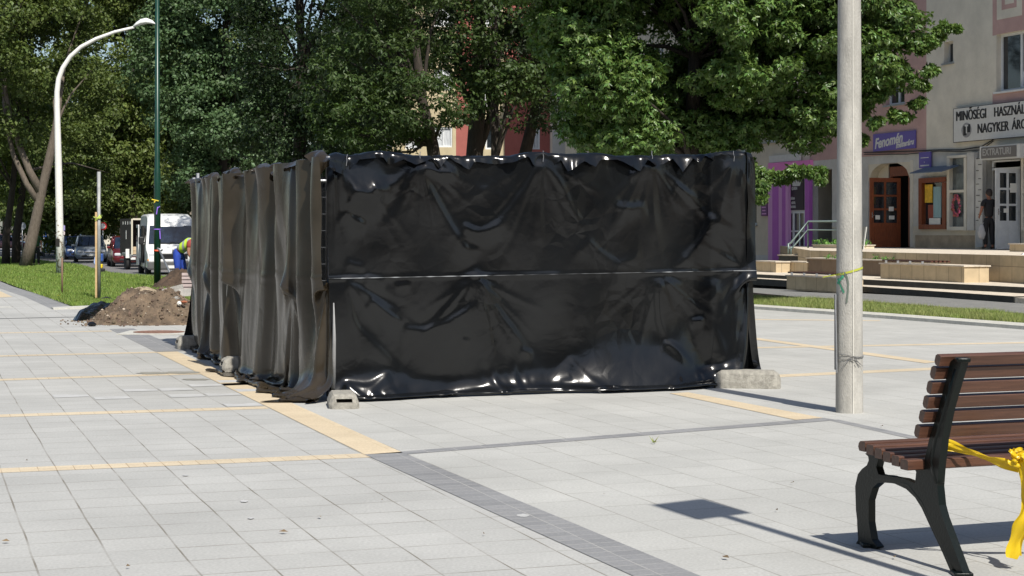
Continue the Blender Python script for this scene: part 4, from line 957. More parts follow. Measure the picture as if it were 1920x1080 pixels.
def tree(name, base, blobs, n_cl, per, size, m_leaf, trunk, label, group=None, cr=(0.5, 0.9), seed=1, spr=1, m_bark=None, limbs=26, flat=0.6, cat='tree', keep=0.72, extra=None, r0=0.25):
    """trunk: list of (x,y,z) offsets from base with radii"""
    rng = np.random.default_rng(seed); base = Vector(base); root = empty(name, base); tag(root, label, cat, group)
    b0 = np.array(base[:]); bl = [(b[0] - b0[0], b[1] - b0[1], b[2] - b0[2], b[3], b[4], b[5]) for b in blobs]
    C, Rd = clumps(rng, bl, n_cl, cr[0], cr[1], keep)
    if extra is not None:
        C = np.vstack([C, np.array([[e[0] - b0[0], e[1] - b0[1], e[2] - b0[2]] for e in extra])]); Rd = np.concatenate([Rd, [e[3] for e in extra]])
    V, Fc = leaf_cloud(rng, C, Rd, per, size, flat=flat, spr=spr)
    np_mesh('crown', V, Fc, m_leaf, root)
    m = MB()
    for tr in trunk:
        m.tube([t[:3] for t in tr], [t[3] for t in tr], 10)
    main = trunk[0]
    for i in rng.choice(len(C), min(limbs, len(C)), replace=False):
        c = Vector(C[i]); 
        # leave the trunk below the clump
        cand = [t for tr in trunk for t in tr if t[2] < c.z - 0.3 and t[2] > main[-1][2] * 0.35] or [main[len(main)//2]]
        s = min(cand, key=lambda t: (Vector(t[:3]) - c).length + 0.0); a = Vector(s[:3]); mid = (a + c) / 2 + Vector((rng.uniform(-.3, .3), rng.uniform(-.3, .3), rng.uniform(-.1, .5)))
        ra = min(s[3] * .45, 0.02 + 0.012 * (c - a).length + .02)
        m.tube([a, a.lerp(mid, .5) + Vector((0, 0, .1)), mid, mid.lerp(c, .6), c], [ra, ra * .8, ra * .6, ra * .35, ra * .12], 6, cap=False)
    o = m.build('trunk', m_bark or M_bark, root, smooth=True, fixn=False)
    return root
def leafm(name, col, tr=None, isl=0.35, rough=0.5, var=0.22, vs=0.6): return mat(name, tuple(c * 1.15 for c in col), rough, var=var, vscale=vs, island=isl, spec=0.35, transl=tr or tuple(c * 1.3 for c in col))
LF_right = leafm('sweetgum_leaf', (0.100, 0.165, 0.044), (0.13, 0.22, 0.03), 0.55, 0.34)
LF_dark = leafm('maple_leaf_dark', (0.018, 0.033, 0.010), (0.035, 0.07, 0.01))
LF_maple = leafm('maple_leaf', (0.050, 0.082, 0.023), (0.07, 0.12, 0.015))
LF_blue = leafm('linden_leaf', (0.085, 0.140, 0.060), (0.10, 0.18, 0.04))
LF_yel = leafm('autumn_tinged_leaf', (0.088, 0.122, 0.032), (0.13, 0.18, 0.02))
LF_back = leafm('back_leaf', (0.110, 0.145, 0.038), (0.15, 0.21, 0.02))
def px_blob(px, py, d, rxp, ryp, depth):
    """an ellipsoid of foliage seen at px,py with pixel radii, at distance d"""
    p = at(px, py, d); return (p.x, p.y, p.z, rxp / F * d, depth, ryp / F * d)

rb0 = random.Random(77)
# right-hand tree with star-shaped leaves, in front of the shops
b = gp(1300, 573); D = b.y
tree('sweetgum_tree', b, [px_blob(1260, 60, D, 240, 190, 2.4), px_blob(1480, 80, D + .5, 200, 180, 2.2), px_blob(1180, -150, D, 300, 200, 2.6), px_blob(1450, -160, D, 300, 200, 2.6), px_blob(1400, 235, D, 170, 60, 1.7), px_blob(1150, 150, D - .5, 90, 90, 1.2), px_blob(1330, -420, D, 260, 200, 2.2), px_blob(1600, 60, D - .3, 100, 110, 1.5), px_blob(1690, 110, D - .2, 50, 55, .7), px_blob(1240, 235, D + .8, 190, 55, 1.6), px_blob(1130, 230, D + .5, 70, 50, 1.0), px_blob(1100, 60, D, 90, 120, 1.5), px_blob(1330, 255, D - .5, 150, 34, 1.0), px_blob(1180, 262, D - .3, 90, 24, .9)],
     1500, 80, 0.090, LF_right, [[(0, 0, 0, .19), (.02, .02, 1.2, .16), (-.05, 0, 2.6, .15), (.03, .05, 4.5, .11), (0, 0, 7.5, .05)]],
     'leafy green tree with star shaped leaves hanging over the right end of the enclosure', seed=5, spr=5, cr=(0.22, 0.46), limbs=24, keep=0.68,
     extra=[(*at(1175 + (i * 37) % 235, 218 + (i * 23) % 60, D + .9 - (i % 5) * .3), .24 + .02 * (i % 6)) for i in range(70)] + [(*at(x + rb0.uniform(-1, 1) * r * 75, y + rb0.uniform(-1, 1) * r * 60, D - .5 + rb0.uniform(-.3, .3)), r * .72) for x, y, r in ((1425, 352, .13), (1440, 330, .2), (1415, 320, .18), (1470, 330, .16), (1500, 318, .2), (1530, 318, .13), (1540, 335, .08), (1425, 372, .08), (1760, 62, .10), (1775, 50, .08), (1740, 85, .14), (1745, 130, .15), (1730, 165, .14), (1720, 190, .10), (1700, 215, .13), (1670, 215, .12), (1640, 225, .15), (1622, 262, .06), (1795, 52, .04), (1400, 300, .2), (1380, 285, .2), (1590, 200, .3), (1640, 170, .25), (1685, 40, .25), (1700, 5, .22), (1650, -15, .3)) for _ in range(3)])
# the two maples and others behind the enclosure
def up(px, py, d): p = at(px, py, d); return p
g_mid = 'maples standing behind the enclosure'
b = gp(890, 520)
D = 52.; b = Vector(((888 - 960) / F * D, D, gz(D)))
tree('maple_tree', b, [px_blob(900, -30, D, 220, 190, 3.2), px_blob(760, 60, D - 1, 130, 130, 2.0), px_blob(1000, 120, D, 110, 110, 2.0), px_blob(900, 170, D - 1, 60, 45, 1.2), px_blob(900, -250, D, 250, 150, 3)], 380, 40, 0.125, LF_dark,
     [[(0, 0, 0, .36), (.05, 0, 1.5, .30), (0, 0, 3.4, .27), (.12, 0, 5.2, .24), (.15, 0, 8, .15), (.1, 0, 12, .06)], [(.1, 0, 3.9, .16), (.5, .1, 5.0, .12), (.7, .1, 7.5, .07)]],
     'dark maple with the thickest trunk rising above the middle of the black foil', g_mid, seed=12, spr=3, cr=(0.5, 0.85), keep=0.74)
D = 55.; b = Vector(((975 - 960) / F * D, D, gz(D)))
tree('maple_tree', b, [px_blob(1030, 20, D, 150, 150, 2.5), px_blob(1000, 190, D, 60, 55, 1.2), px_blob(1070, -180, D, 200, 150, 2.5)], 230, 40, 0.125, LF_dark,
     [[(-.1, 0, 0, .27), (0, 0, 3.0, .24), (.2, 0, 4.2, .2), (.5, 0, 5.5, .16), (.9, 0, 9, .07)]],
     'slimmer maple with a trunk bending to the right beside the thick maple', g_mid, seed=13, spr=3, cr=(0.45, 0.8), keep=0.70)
D = 50.; b = Vector(((930 - 960) / F * D, D, gz(D)))
tree('maple_tree', b, [px_blob(930, 50, D, 100, 150, 1.8), px_blob(960, 170, D, 55, 60, 1)], 90, 80, 0.14, LF_maple,
     [[(0, 0, 0, .15), (-.02, 0, 3.5, .13), (-.05, 0, 6, .09), (0, 0, 8, .04)]], 'thin straight maple between the two thicker maple trunks', g_mid, seed=14, cr=(0.4, 0.7), keep=0.56)
D = 46.; b = Vector(((826 - 960) / F * D, D, gz(D)))
tree('maple_tree', b, [px_blob(740, 120, D, 140, 80, 1.8), px_blob(800, 190, D - 1, 90, 60, 1.3), px_blob(700, 210, D, 120, 80, 1.8), px_blob(720, -80, D, 170, 120, 2.6)], 300, 42, 0.115, LF_maple,
     [[(0.1, 0, 0, .24), (0, 0, 2.2, .21), (-.22, 0, 3.8, .17), (-.5, 0, 5.0, .14), (-.9, 0, 8.5, .06)]], 'sunlit maple with drooping leaf tiers and a leftward leaning trunk', g_mid, seed=15, cr=(0.38, 0.7), flat=.5, spr=3)
# darker crown filling the left centre
D = 58.; b = Vector(((560 - 960) / F * D, D, gz(D)))
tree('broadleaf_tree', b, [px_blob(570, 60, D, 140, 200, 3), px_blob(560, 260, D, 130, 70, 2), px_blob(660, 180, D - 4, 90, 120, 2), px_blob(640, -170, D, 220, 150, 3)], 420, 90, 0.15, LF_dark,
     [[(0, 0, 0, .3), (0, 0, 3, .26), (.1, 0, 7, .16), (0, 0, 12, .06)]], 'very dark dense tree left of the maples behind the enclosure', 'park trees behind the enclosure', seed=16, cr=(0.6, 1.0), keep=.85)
D = 86.; b = Vector(((420 - 960) / F * D, D, gz(D)))
tree('broadleaf_tree', b, [px_blob(410, 60, D, 140, 120, 3.2), px_blob(400, 220, D, 120, 100, 2.6), px_blob(470, 250, D - 1, 90, 60, 2), px_blob(360, 330, D, 60, 40, 1.4), px_blob(440, -120, D, 200, 150, 3.2), px_blob(330, 150, D, 80, 150, 2)], 640, 125, 0.20, LF_blue,
     [[(0, 0, 0, .3), (0, 0, 3, .26), (-.1, 0, 7, .18), (0, 0, 12, .07)]], 'bluish green bushy tree behind the green lamp pole', 'park trees behind the enclosure', seed=17, cr=(0.6, 1.1))
D = 112.; b = Vector(((250 - 960) / F * D, D, gz(D)))
tree('broadleaf_tree', b, [px_blob(230, 100, D, 130, 110, 4), px_blob(200, 250, D, 110, 110, 3.5), px_blob(240, 350, D, 90, 50, 2.5), px_blob(290, 380, D, 60, 28, 2), px_blob(200, -80, D, 200, 130, 4), px_blob(120, 300, D, 60, 100, 2)], 600, 125, 0.25, LF_back,
     [[(0, 0, -.1, .34), (0, 0, 3, .3), (-.2, 0, 8, .2), (0, 0, 14, .07)]], 'olive green spreading tree between the white lamp and the green pole', 'park trees behind the enclosure', seed=18, cr=(0.75, 1.35))
# leaning pale trunk on the left with forked boughs
b = gp(50, 501); D = b.y; k = D / F
def off(px, py): return ((px - 50) * k, 0, H - (py - HZ) * k - b.z)
tree('leaning_tree', b, [px_blob(60, 60, D, 130, 130, 4), px_blob(20, 260, D + 1, 70, 60, 2.5), px_blob(140, 190, D + 18, 90, 90, 3), px_blob(60, -130, D, 220, 130, 4), px_blob(160, 320, D + 20, 60, 60, 2)], 460, 120, 0.20, LF_yel,
     [[(*off(47, 501), .33), (*off(58, 455), .28), (*off(68, 410), .26), (*off(80, 350), .22), (*off(92, 300), .22), (*off(104, 240), .17), (*off(120, 120), .1)],
      [(*off(78, 362), .22), (*off(55, 320), .17), (*off(35, 270), .15), (*off(18, 210), .12), (*off(10, 170), .10), (*off(16, 60), .05)],
      [(*off(74, 380), .2), (*off(50, 345), .14), (*off(25, 290), .12), (*off(10, 225), .1), (*off(5, 150), .07)]],
     'leaning pale trunked tree with forked boughs on the left grass', seed=19, cr=(0.55, 1.0), m_bark=M_barkl, keep=.64)
for i, (px, w_, lb) in enumerate(((11, .19, 'dark trunked tree cut by the left edge of the picture'), (30, .21, 'dark trunked tree just left of the leaning trunk'))):
    b = gp(px, 497 - i); D = b.y
    tree('park_tree', b, [px_blob(px - 30, 180, D, 90, 120, 3.5), px_blob(px - 10, -30, D, 130, 130, 4), px_blob(px, 330, D + 2, 50, 50, 2)], 190, 90, 0.22, LF_yel if i else LF_back,
         [[(0, 0, -.05, w_ * 1.25), (.02, 0, 1.5, w_), (.35, 0, 4.0, w_ * .85), (.6, 0, 7, w_ * .6), (.5, 0, 12, .1)]], lb, 'dark trunks on the left grass', seed=30 + i, cr=(0.6, 1.1), keep=.66)
# far trees along the street
rb = random.Random(5)
for i, (px, D, ry, py, lm) in enumerate(((-40, 120, 130, 300, LF_back), (70, 135, 120, 330, LF_dark), (180, 125, 110, 345, LF_back), (300, 118, 120, 320, LF_yel), (430, 110, 130, 300, LF_dark), (560, 108, 150, 270, LF_blue), (120, 112, 90, 380, LF_yel), (10, 150, 110, 290, LF_dark), (245, 150, 120, 250, LF_dark), (400, 140, 150, 200, LF_back), (660, 92, 120, 170, LF_dark))):
    b = Vector(((px - 960) / F * D, D, gz(D)))
    lab = ('far tree at the left edge beyond the road', 'far dark tree beyond the parked silver car', 'far tree above the parked grey estate car', 'far yellowish tree above the box trailer', 'far dark tree beyond the white van', 'far tree mostly hidden behind the enclosure', 'low yellowish far tree behind the white lamp post', 'tall far tree beyond the leaning trunk', 'tall far tree between the lamp post and the green pole', 'tall far tree above the white van', 'dark far tree left of the maples')[i]
    tree('street_tree', b, [px_blob(px, py, D, 100, ry, 4), px_blob(px + 40, py - 100, D, 90, 80, 4), px_blob(px - 30, min(py + 60, 400), D, 70, 30, 3)], 250, 85, 0.27, lm,
         [[(0, 0, -.1, .3), (0, 0, 3, .25), (.2, 0, 8, .15), (0, 0, 14, .06)]], lab, 'trees along the far side of the road', seed=50 + i, cr=(0.8, 1.4), limbs=12, keep=.8)
# sweet gum shade patch trees out of the sun are not needed

# ------------------------------------------------------------------ mounds, foil bundle, litter
def hill(name, cx, cy, rx, ry, hgt, m, seed, label, n=90, ang=0.0, kx=1.0):
    rng = np.random.default_rng(seed); g = np.linspace(-1.15, 1.15, n); U, V_ = np.meshgrid(g, g)
    def fbm(a, b, o):
        s = 0
        for k in range(5): s = s + np.sin(a * 3.1 * 1.9**k + o + k * 1.7 + 1.3 * np.sin(b * 2.3 * 1.8**k + o * k)) * np.sin(b * 2.7 * 1.9**k + o * 2.1 + k) * 0.5**k
        return s
    rad = np.sqrt(U**2 + V_**2) * (1 + 0.10 * fbm(U * .5, V_ * .5, seed)); h = np.clip(1 - rad, 0, 1)
    h = (np.clip(h * 1.35, 0, 1) ** 0.95) * (1 - .15 * (rad < .25))
    Z = h * hgt * (1 + 0.15 * fbm(U, V_, seed + 1)) + (h > 0) * 0.045 * fbm(U * 3.3, V_ * 3.3, seed + 4) * np.minimum(1, h * 5) + rng.normal(0, 0.013, U.shape) * np.minimum(1, h * 6)
    Z -= (h <= 0) * 0.05 + .01
    X = U * rx; Y = V_ * ry; ca, sa = math.cos(ang), math.sin(ang)
    P = np.stack([cx + X * ca - Y * sa, cy + X * sa + Y * ca, Z + gz(cy)], -1)
    o = np_mesh(name, P.reshape(-1, 3), grid_faces(n, n), m, smooth=True); tag(o, label, 'earth mound')
    return P
M_soilm = mat('dug_soil', (0.20, 0.145, 0.095), 0.97, col2=(0.065, 0.048, 0.034), vscale=5, bump=1.0, bscale=34)
c = gp(280, 606); P1 = hill('soil_heap', c.x + .02, c.y + 0.35, 1.0, 0.95, 0.49, M_soilm, 3, 'heap of brown dug soil with stones on the paving left of the enclosure', n=130, ang=R(10))
c = gp(335, 545); P2_ = hill('soil_heap', c.x + .2, c.y + .3, 0.95, 0.9, 0.5, mat('dark_soil', (0.10, 0.065, 0.042), .97, col2=(.045, .03, .02), vscale=6, bump=1, bscale=30), 8, 'darker soil heap at the feet of the worker', n=70)
def clods(P, n, seed, m, smin, smax, ymax, name='clods'):
    rng = np.random.default_rng(seed); mb = MB(); Q = P.reshape(-1, 3); Q = Q[(Q[:, 2] > ymax)]
    ico = bmesh.new(); bmesh.ops.create_icosphere(ico, subdivisions=1, radius=1); ico.verts.index_update(); vv = [v.co.copy() for v in ico.verts]; ff = [[v.index for v in f.verts] for f in ico.faces]; ico.free()
    for i in range(n):
        q = Q[rng.integers(len(Q))]; s = rng.uniform(smin, smax) * rng.random() ** .8 + .004; rr = rng.uniform(.6, 1.3, 3)
        mb.add([(q[0] + v.x * s * rr[0] * rng.uniform(.8, 1.2), q[1] + v.y * s * rr[1], q[2] + v.z * s * rr[2] * .8) for v in vv], ff)
    return mb.build(name, m)
o = clods(P1, 900, 1, mat('soil_clod', (0.13, 0.095, 0.065), .97, island=.5), .01, .034, 0.02); tag(o, 'loose clods of earth lying on the near soil heap', 'clods', kind='stuff')
o = clods(P1, 150, 2, mat('pale_stone', (0.42, 0.36, 0.28), .9, island=.35), .006, .022, 0.02, 'pebbles'); tag(o, 'pale pebbles scattered in the near soil heap', 'pebbles', kind='stuff')
rq = np.random.default_rng(31); k_ = 260; cc_ = gp(275, 606); an = rq.uniform(0, 6.28, k_); rr_ = 1.0 + rq.exponential(.16, k_)
Pq = np.stack([cc_.x + np.cos(an) * rr_ * 1.0, cc_.y + .35 + np.sin(an) * rr_ * .95, np.full(k_, .008)], -1)
o = clods(Pq, 320, 6, mat('crumb', (0.15, 0.11, 0.075), .97, island=.5), .006, .022, -1, 'crumbs'); tag(o, 'crumbs of soil spilled on the paving round the near heap', 'crumbs', kind='stuff')
# sand and chips on top of the heap
c = gp(205, 545)
def lump(name, px, py, d, rx, ry, rz, m, seed, label, cat, smooth=True):
    rr = random.Random(seed); mb = MB(); p = at(px, py, d); rings = []
    for i in range(8):
        ph = math.pi * i / 7; rings.append([p + Vector((math.cos(2*math.pi*j/14) * math.sin(ph) * rx * rr.uniform(.75, 1.2), math.sin(2*math.pi*j/14) * math.sin(ph) * ry * rr.uniform(.8, 1.2), math.cos(ph) * rz * rr.uniform(.75, 1.2))) for j in range(14)])
    o = mb.loft(rings, cap=False).build(name, m, smooth=smooth); tag(o, label, cat); return o
D1 = gp(262, 606).y
lump('sand_lump', 268, 550, D1 + .55, .22, .16, .10, mat('pale_sand', (0.36, 0.29, 0.20), .95, var=.2, bump=1, bscale=60), 1, 'pale sandy crest on top of the near soil heap', 'sand')
lump('gravel_lump', 312, 561, D1 + .25, .20, .16, .055, mat('grey_gravel', (0.34, 0.33, 0.30), .95, var=.35, vscale=60, bump=1, bscale=90), 2, 'patch of grey chippings on the right of the soil heap', 'gravel')
lump('paper_scrap', 336, 569, D1 - .15, .032, .03, .033, M_paper, 3, 'crumpled white paper scrap on the soil heap', 'paper scrap', False)
lump('brick_lump', 345, 566, D1 - .1, .045, .04, .02, mat('brick_red', (0.35, 0.12, 0.06), .9), 4, 'broken red brick piece on the soil heap', 'brick piece', False)
mb = MB(); p = at(322, 546, D1 + .6); mb.box(p, (0.36, .05, .13), rot=Matrix.Rotation(R(-14), 4, 'Y')); mb.add([p + Vector((.1, -.05, -.08)), p + Vector((.3, -.05, -.07)), p + Vector((.3, -.03, .05)), p + Vector((.12, -.03, .03))], [(0, 1, 2, 3)])
o = mb.build('concrete_slab', M_conc); tag(o, 'pale tilted concrete slab behind the soil heap', 'slab')
# foil bundle on the ground
def bundle():
    rng = np.random.default_rng(6); n1, n2 = 46, 30
    pts = [(-900 + 1043, 590), (160, 584), (190, 577), (215, 569), (236, 562)]
    X = np.zeros((n1, n2, 3)); a = gp(143, 601) + Vector((0, -.1, 0)); b_ = gp(238, 590) + Vector((0, -.15, 0))
    for i in range(n1):
        f = i / (n1 - 1); c_ = a.lerp(b_, f); w_ = 0.13 + .10 * math.sin(math.pi * min(1, f * 1.2)) ; hh = 0.07 + 0.15 * math.sin(math.pi * min(1, f * .9 + .12)) * (1 - .2 * f)
        for j in range(n2):
            th = math.pi * j / (n2 - 1)
            r = 1 + 0.20 * math.sin(f * 7 + j * .22) + .12 * abs(math.sin(f * 13 - j * .35)) + .06 * math.sin(f * 23 + j * .9)
            ee = math.sin(math.pi * min(1, f * 8 + .05) / 2) if f < .12 else 1
            X[i, j] = (c_.x + math.cos(th) * w_ * .5 * r, c_.y - math.cos(th) * w_ * .8 * r, math.sin(th) * hh * r * ee)
    o = np_mesh('foil_bundle', X.reshape(-1, 3), grid_faces(n1, n2), M_foil, smooth=True); tag(o, 'crumpled black foil bundle lying on the paving left of the soil heap', 'foil bundle')
bundle()
lump('foil_scrap', 172, 608, gp(172, 612).y, .06, .05, .035, M_foil, 9, 'small wad of black foil in front of the soil heap', 'foil scrap', False)
mb = MB(); mb.tube([gp(190, 568) + Vector((0, 0, .08)), gp(200, 567) + Vector((0, 0, .10)), gp(212, 568) + Vector((0, 0, .07)), gp(222, 571) + Vector((0, 0, .03))], .014, 6)
o = mb.build('black_hose', M_black, smooth=True); tag(o, 'short black hose looped on the grass behind the foil bundle', 'hose')
# manhole
def manhole():
    p = gp(298, 624.5); root = empty('manhole_cover', p + Vector((0, 0, .008))); tag(root, 'rusty round manhole cover in a pale frame in front of the soil heap', 'manhole')
    mb = MB(); r = .27; n = 32
    mb.loft([[Vector((math.cos(2*math.pi*k/n) * q * 1.25, math.sin(2*math.pi*k/n) * q, z)) for k in range(n)] for q, z in ((r, 0), (r, .012), (r - .02, .015), (r - .03, .010), (.01, .010))]); mb.build('lid', mat('rusty_iron', (0.22, 0.12, 0.085), .8, var=.3, vscale=20, bump=.8, bscale=70), root)
    q = MB(); q.box((0.05, 0, -.001), (1.05, .82, .010)); q.build('frame', M_kerb, root)
manhole()
# litter
rng = np.random.default_rng(9); n = 18; V = []; Fc = []
for i in range(n):
    px, py = rng.uniform(0, 1900), 640 + 440 * rng.random() ** .8; p = gp(px, py); a = rng.random() * 6.28; s = rng.uniform(.006, .017) * (1.3 if py > 900 else 1)
    t = Vector((math.cos(a), math.sin(a), 0)); u = Vector((-t.y, t.x, 0)); k = len(V)
    V += [(p + t * s + Vector((0, 0, .012)))[:], (p + u * s * .5 + Vector((0, 0, .02)))[:], (p - t * s + Vector((0, 0, .013)))[:], (p - u * s * .5 + Vector((0, 0, .013)))[:]]; Fc.append((k, k+1, k+2, k+3))
o = np_mesh('fallen_leaves', V, Fc, mat('dry_leaf', (0.16, 0.11, 0.06), .9, island=.5)); tag(o, 'small dry leaves scattered on the plaza paving', 'dry leaves', kind='stuff')
mb = MB(); p = gp(1226, 833)
for i in range(9): a = i * .9; mb.add([p + Vector((0.006, 0, 0.01)), p + Vector((-.006, 0, .01)), p + Vector((math.cos(a) * .035, math.sin(a) * .03, .02 + .012 * (i % 4)))], [(0, 1, 2)])
o = mb.build('weed', M_bladeR, fixn=False); tag(o, 'tiny weed growing in a paving joint in front of the enclosure', 'weed')

# ------------------------------------------------------------------ lamps, posts, signs on the left
def white_lamp():
    p = gp(113.5, 515); root = empty('street_lamp', p); tag(root, 'white curved arm street lamp with peeling paint on the left grass', 'street lamp'); k = p.y / F; z0 = p.z
    def Q(px, py): return ((px - 113.5) * k, 0, H - (py - HZ) * k - z0)
    M_peel = mat('peeling_white_paint', (0.80, 0.79, 0.74), .6, col2=(0.74, 0.73, 0.68), vscale=3)
    nd = M_peel.node_tree; no = nd.nodes.new('ShaderNodeTexNoise'); no.inputs['Scale'].default_value = 9; no.inputs['Detail'].default_value = 8
    tc = [x for x in nd.nodes if x.type == 'TEX_COORD'][0]; sp = nd.nodes.new('ShaderNodeSeparateXYZ'); nd.links.new(tc.outputs['Object'], sp.inputs[0]); nd.links.new(tc.outputs['Object'], no.inputs['Vector'])
    mr = nd.nodes.new('ShaderNodeMapRange'); mr.inputs[1].default_value = 0; mr.inputs[2].default_value = 4.5; mr.inputs[3].default_value = .50; mr.inputs[4].default_value = .26; nd.links.new(sp.outputs['Z'], mr.inputs[0])
    lt = nd.nodes.new('ShaderNodeMath'); lt.operation = 'LESS_THAN'; nd.links.new(no.outputs[0], lt.inputs[0]); nd.links.new(mr.outputs[0], lt.inputs[1])
    mx = nd.nodes.new('ShaderNodeMix'); mx.data_type = 'RGBA'; bs = nd.nodes['Principled BSDF']; src = bs.inputs['Base Color'].links[0].from_socket
    nd.links.new(lt.outputs[0], mx.inputs[0]); nd.links.new(src, mx.inputs[6]); mx.inputs[7].default_value = (.33, .28, .22, 1); nd.links.new(mx.outputs[2], bs.inputs['Base Color'])
    m = MB(); pts = [(112, 515), (112, 430), (110, 330), (108.5, 260), (107, 200), (107, 172), (110, 148), (118, 127), (132, 106), (152, 88), (180, 73), (215, 60), (252, 51)]
    rad = [.145, .14, .135, .12, .105, .10, .095, .09, .085, .08, .072, .062, .05]
    m.tube([Q(*q) for q in pts], rad, 14).build('pole', M_peel, root, smooth=True)
    h = MB(); rings = []
    for f, r in ((0, .05), (.15, .11), (.35, .15), (.6, .15), (.85, .10), (1, .02)):
        c = Vector(Q(250 + 42 * f, 50 - 9 * math.sin(f * 2.6))); rings.append([c + Vector((0, math.cos(a) * r * 1.2, max(-.35, math.sin(a)) * r)) for a in [2*math.pi*i/14 for i in range(14)]])
    h.loft(rings).build('lamp_head', M_whitep, root, smooth=True)
    d = MB(); d.box((Q(110, 471)[0] + .0, -.138, Q(0, 455)[2] - .0), (.15, .03, .32 * 1.9 * .5)); d.build('service_hatch', M_dark, root)
    return root
white_lamp()
def green_pole():
    p = gp(295, 543); root = empty('lamp_pole', p); tag(root, 'tall dark green lamp pole with purple and red ribbons beside the soil heap', 'lamp pole'); k = p.y / F
    m = MB(); m.tube([(0, 0, 0), (0, 0, 2.9), (0, 0, 2.95), (0, 0, 9)], [.083, .078, .062, .045], 16).build('shaft', M_greenp, root, smooth=True)
    def zz(py): return H - (py - HZ) * k - p.z
    def ring(py, h, r, m_, nm, dx=0): MB().tube([(dx, 0, zz(py) - h), (dx, 0, zz(py) + h)], r, 14).build(nm, m_, root, smooth=True)
    ring(470, .022, .088, mat('red_ribbon', (.75, .10, .04), .5), 'ribbon'); pu = mat('purple_ribbon', (.30, .16, .75), .5); yl = mat('yellow_ribbon', (.75, .6, .05), .5)
    ring(430, .012, .086, pu, 'ribbon')
    for (a, b, c, d, mm) in ((297, 388, 295, 402, pu), (298, 390, 301, 387, pu), (301, 432, 302, 448, pu), (286, 374, 299, 377, yl), (293, 376, 291, 380, yl)):
        MB().tube([((a - 295) * k, -.09, zz(b)), ((c - 295) * k, -.10, zz(d))], .014, 5).build('ribbon_end', mm, root)
    # prop bar clamped to it
    a = Vector((.06, -.07, zz(468))) + p; e = at(336, 548, p.y - 1.0)
    m = MB(); m.tube([a, a.lerp(e, .5), e], .024, 8); m.tube([a + Vector((-.05, 0, .03)), a + Vector((.03, 0, 0)), a + Vector((.08, 0, -.02))], .03, 8); o = m.build('prop_bar', M_steel, smooth=True)
    tag(o, 'thin grey bar leaning from the green pole down to the soil', 'prop bar')
green_pole()
def survey_post():
    p = gp(184.5, 566); root = empty('steel_post', p); k = p.y / F; tag(root, 'slim grey steel post with wooden batten and lime ribbon on the grass edge', 'post')
    ztop = H - (322 - HZ) * k
    MB().tube([(.01, 0, 0), (.01, 0, ztop)], .036, 10).build('post', mat('weathered_steel', (.30, .31, .30), .55, metal=.3, var=.2), root, smooth=True)
    MB().box((-.035, -.03, ztop * .345), (.035, .03, ztop * .69)).build('batten', mat('pale_wood', (.55, .38, .19), .7, var=.15, vscale=12), root)
    m = MB(); z = H - (409 - HZ) * k
    ribbon(m, [(-.08, -.05, z + .03), (0, -.06, z), (.07, -.05, z + .02)], .035, [0, .8, 0], 3); ribbon(m, [(-.05, -.05, z - .05), (0, -.07, z), (.05, -.05, z + .06)], .03, [0, .8, 0], 4)
    m.build('ribbon', mat('lime_ribbon', (.55, .65, .12), .5), root, fixn=False)
survey_post()
p = gp(116.5, 558); k = p.y / F; root = empty('marker_rod', p); tag(root, 'thin rusty rod standing in the grass in front of the white lamp', 'rod')
MB().tube([(0, 0, 0), (0, 0, 75 * k)], .018, 8).build('rod', mat('rusty_rod', (.20, .12, .08), .8), root, smooth=True)
MB().box((.02, 0, .03), (.09, .06, .06), bev=.01).build('socket', M_earth, root)
M_ycap = mat('yellow_plastic', (.85, .62, .02), .4)
for px, py, w_, h_, lb in ((110.5, 560, .075, .075, 'upright yellow plastic cap left of the rusty rod'), (127, 560, .09, .03, 'flat yellow plastic cap right of the rusty rod')):
    q = gp(px, py); m = MB(); n = 14; m.loft([[q + Vector((math.cos(2*math.pi*i/n) * r * w_ / 2, math.sin(2*math.pi*i/n) * r * w_ / 2, z * h_)) for i in range(n)] for r, z in ((.8, 0), (1, .3), (1, .9), (.85, 1.0), (.7, .85))]); o = m.build('yellow_cap', M_ycap, smooth=True); tag(o, lb, 'plastic cap')
# blue and yellow breaker tool lying by the post
p = gp(190, 513); k = p.y / F
root = empty('road_tool', p); tag(root, 'blue, white and yellow machine with a black foot standing behind the steel post', 'machine')
def Qp(px, py): return ((px - 190) * k, 0, H - (py - HZ) * k - p.z)
MB().tube([Qp(181, 502), Qp(177, 492), Qp(179, 482), Qp(184, 478)], .035, 8).build('handle', mat('pale_blue', (.35, .45, .75), .4), root, smooth=True)
m = MB(); m.box(Qp(187, 483), (.28, .2, .32), bev=.05); m.build('engine_cover', mat('machine_blue', (.04, .10, .35), .35), root)
m = MB(); m.box(Qp(187, 499), (.24, .2, .17), bev=.04); m.build('body_band', M_ycap, root)
m = MB(); m.box(Qp(190, 508), (.26, .24, .2), bev=.04); m.build('foot', M_black, root)

def sign_pole(name, p, hgt, label, cat, r=.035, m_=None):
    root = empty(name, p); tag(root, label, cat); MB().tube([(0, 0, 0), (0, 0, hgt)], r, 8).build('post', m_ or M_steel, root, smooth=True); return root
D = 105.; k = D / F
p = Vector(((42 - 960) * k, D, -.4)); zt = H + .4 - (424 - HZ) * k
root = sign_pole('traffic_sign', p, zt, 'grey back of a round traffic sign left of the leaning trunk', 'traffic sign')
n = 20; MB().loft([[Vector((math.cos(2*math.pi*i/n) * r, y, zt + math.sin(2*math.pi*i/n) * r)) for i in range(n)] for r, y in ((.22, -.05), (.23, -.04), (.23, -.02), (.2, -.01))]).build('sign_back', mat('alu_back', (.42, .44, .46), .5, metal=.2), root)
D = 112.; k = D / F; p = Vector(((82.5 - 960) * k, D, -.4)); zt = H + .4 - (439 - HZ) * k
root = sign_pole('crossing_sign', p, zt, 'square blue pedestrian crossing sign with a white triangle', 'traffic sign')
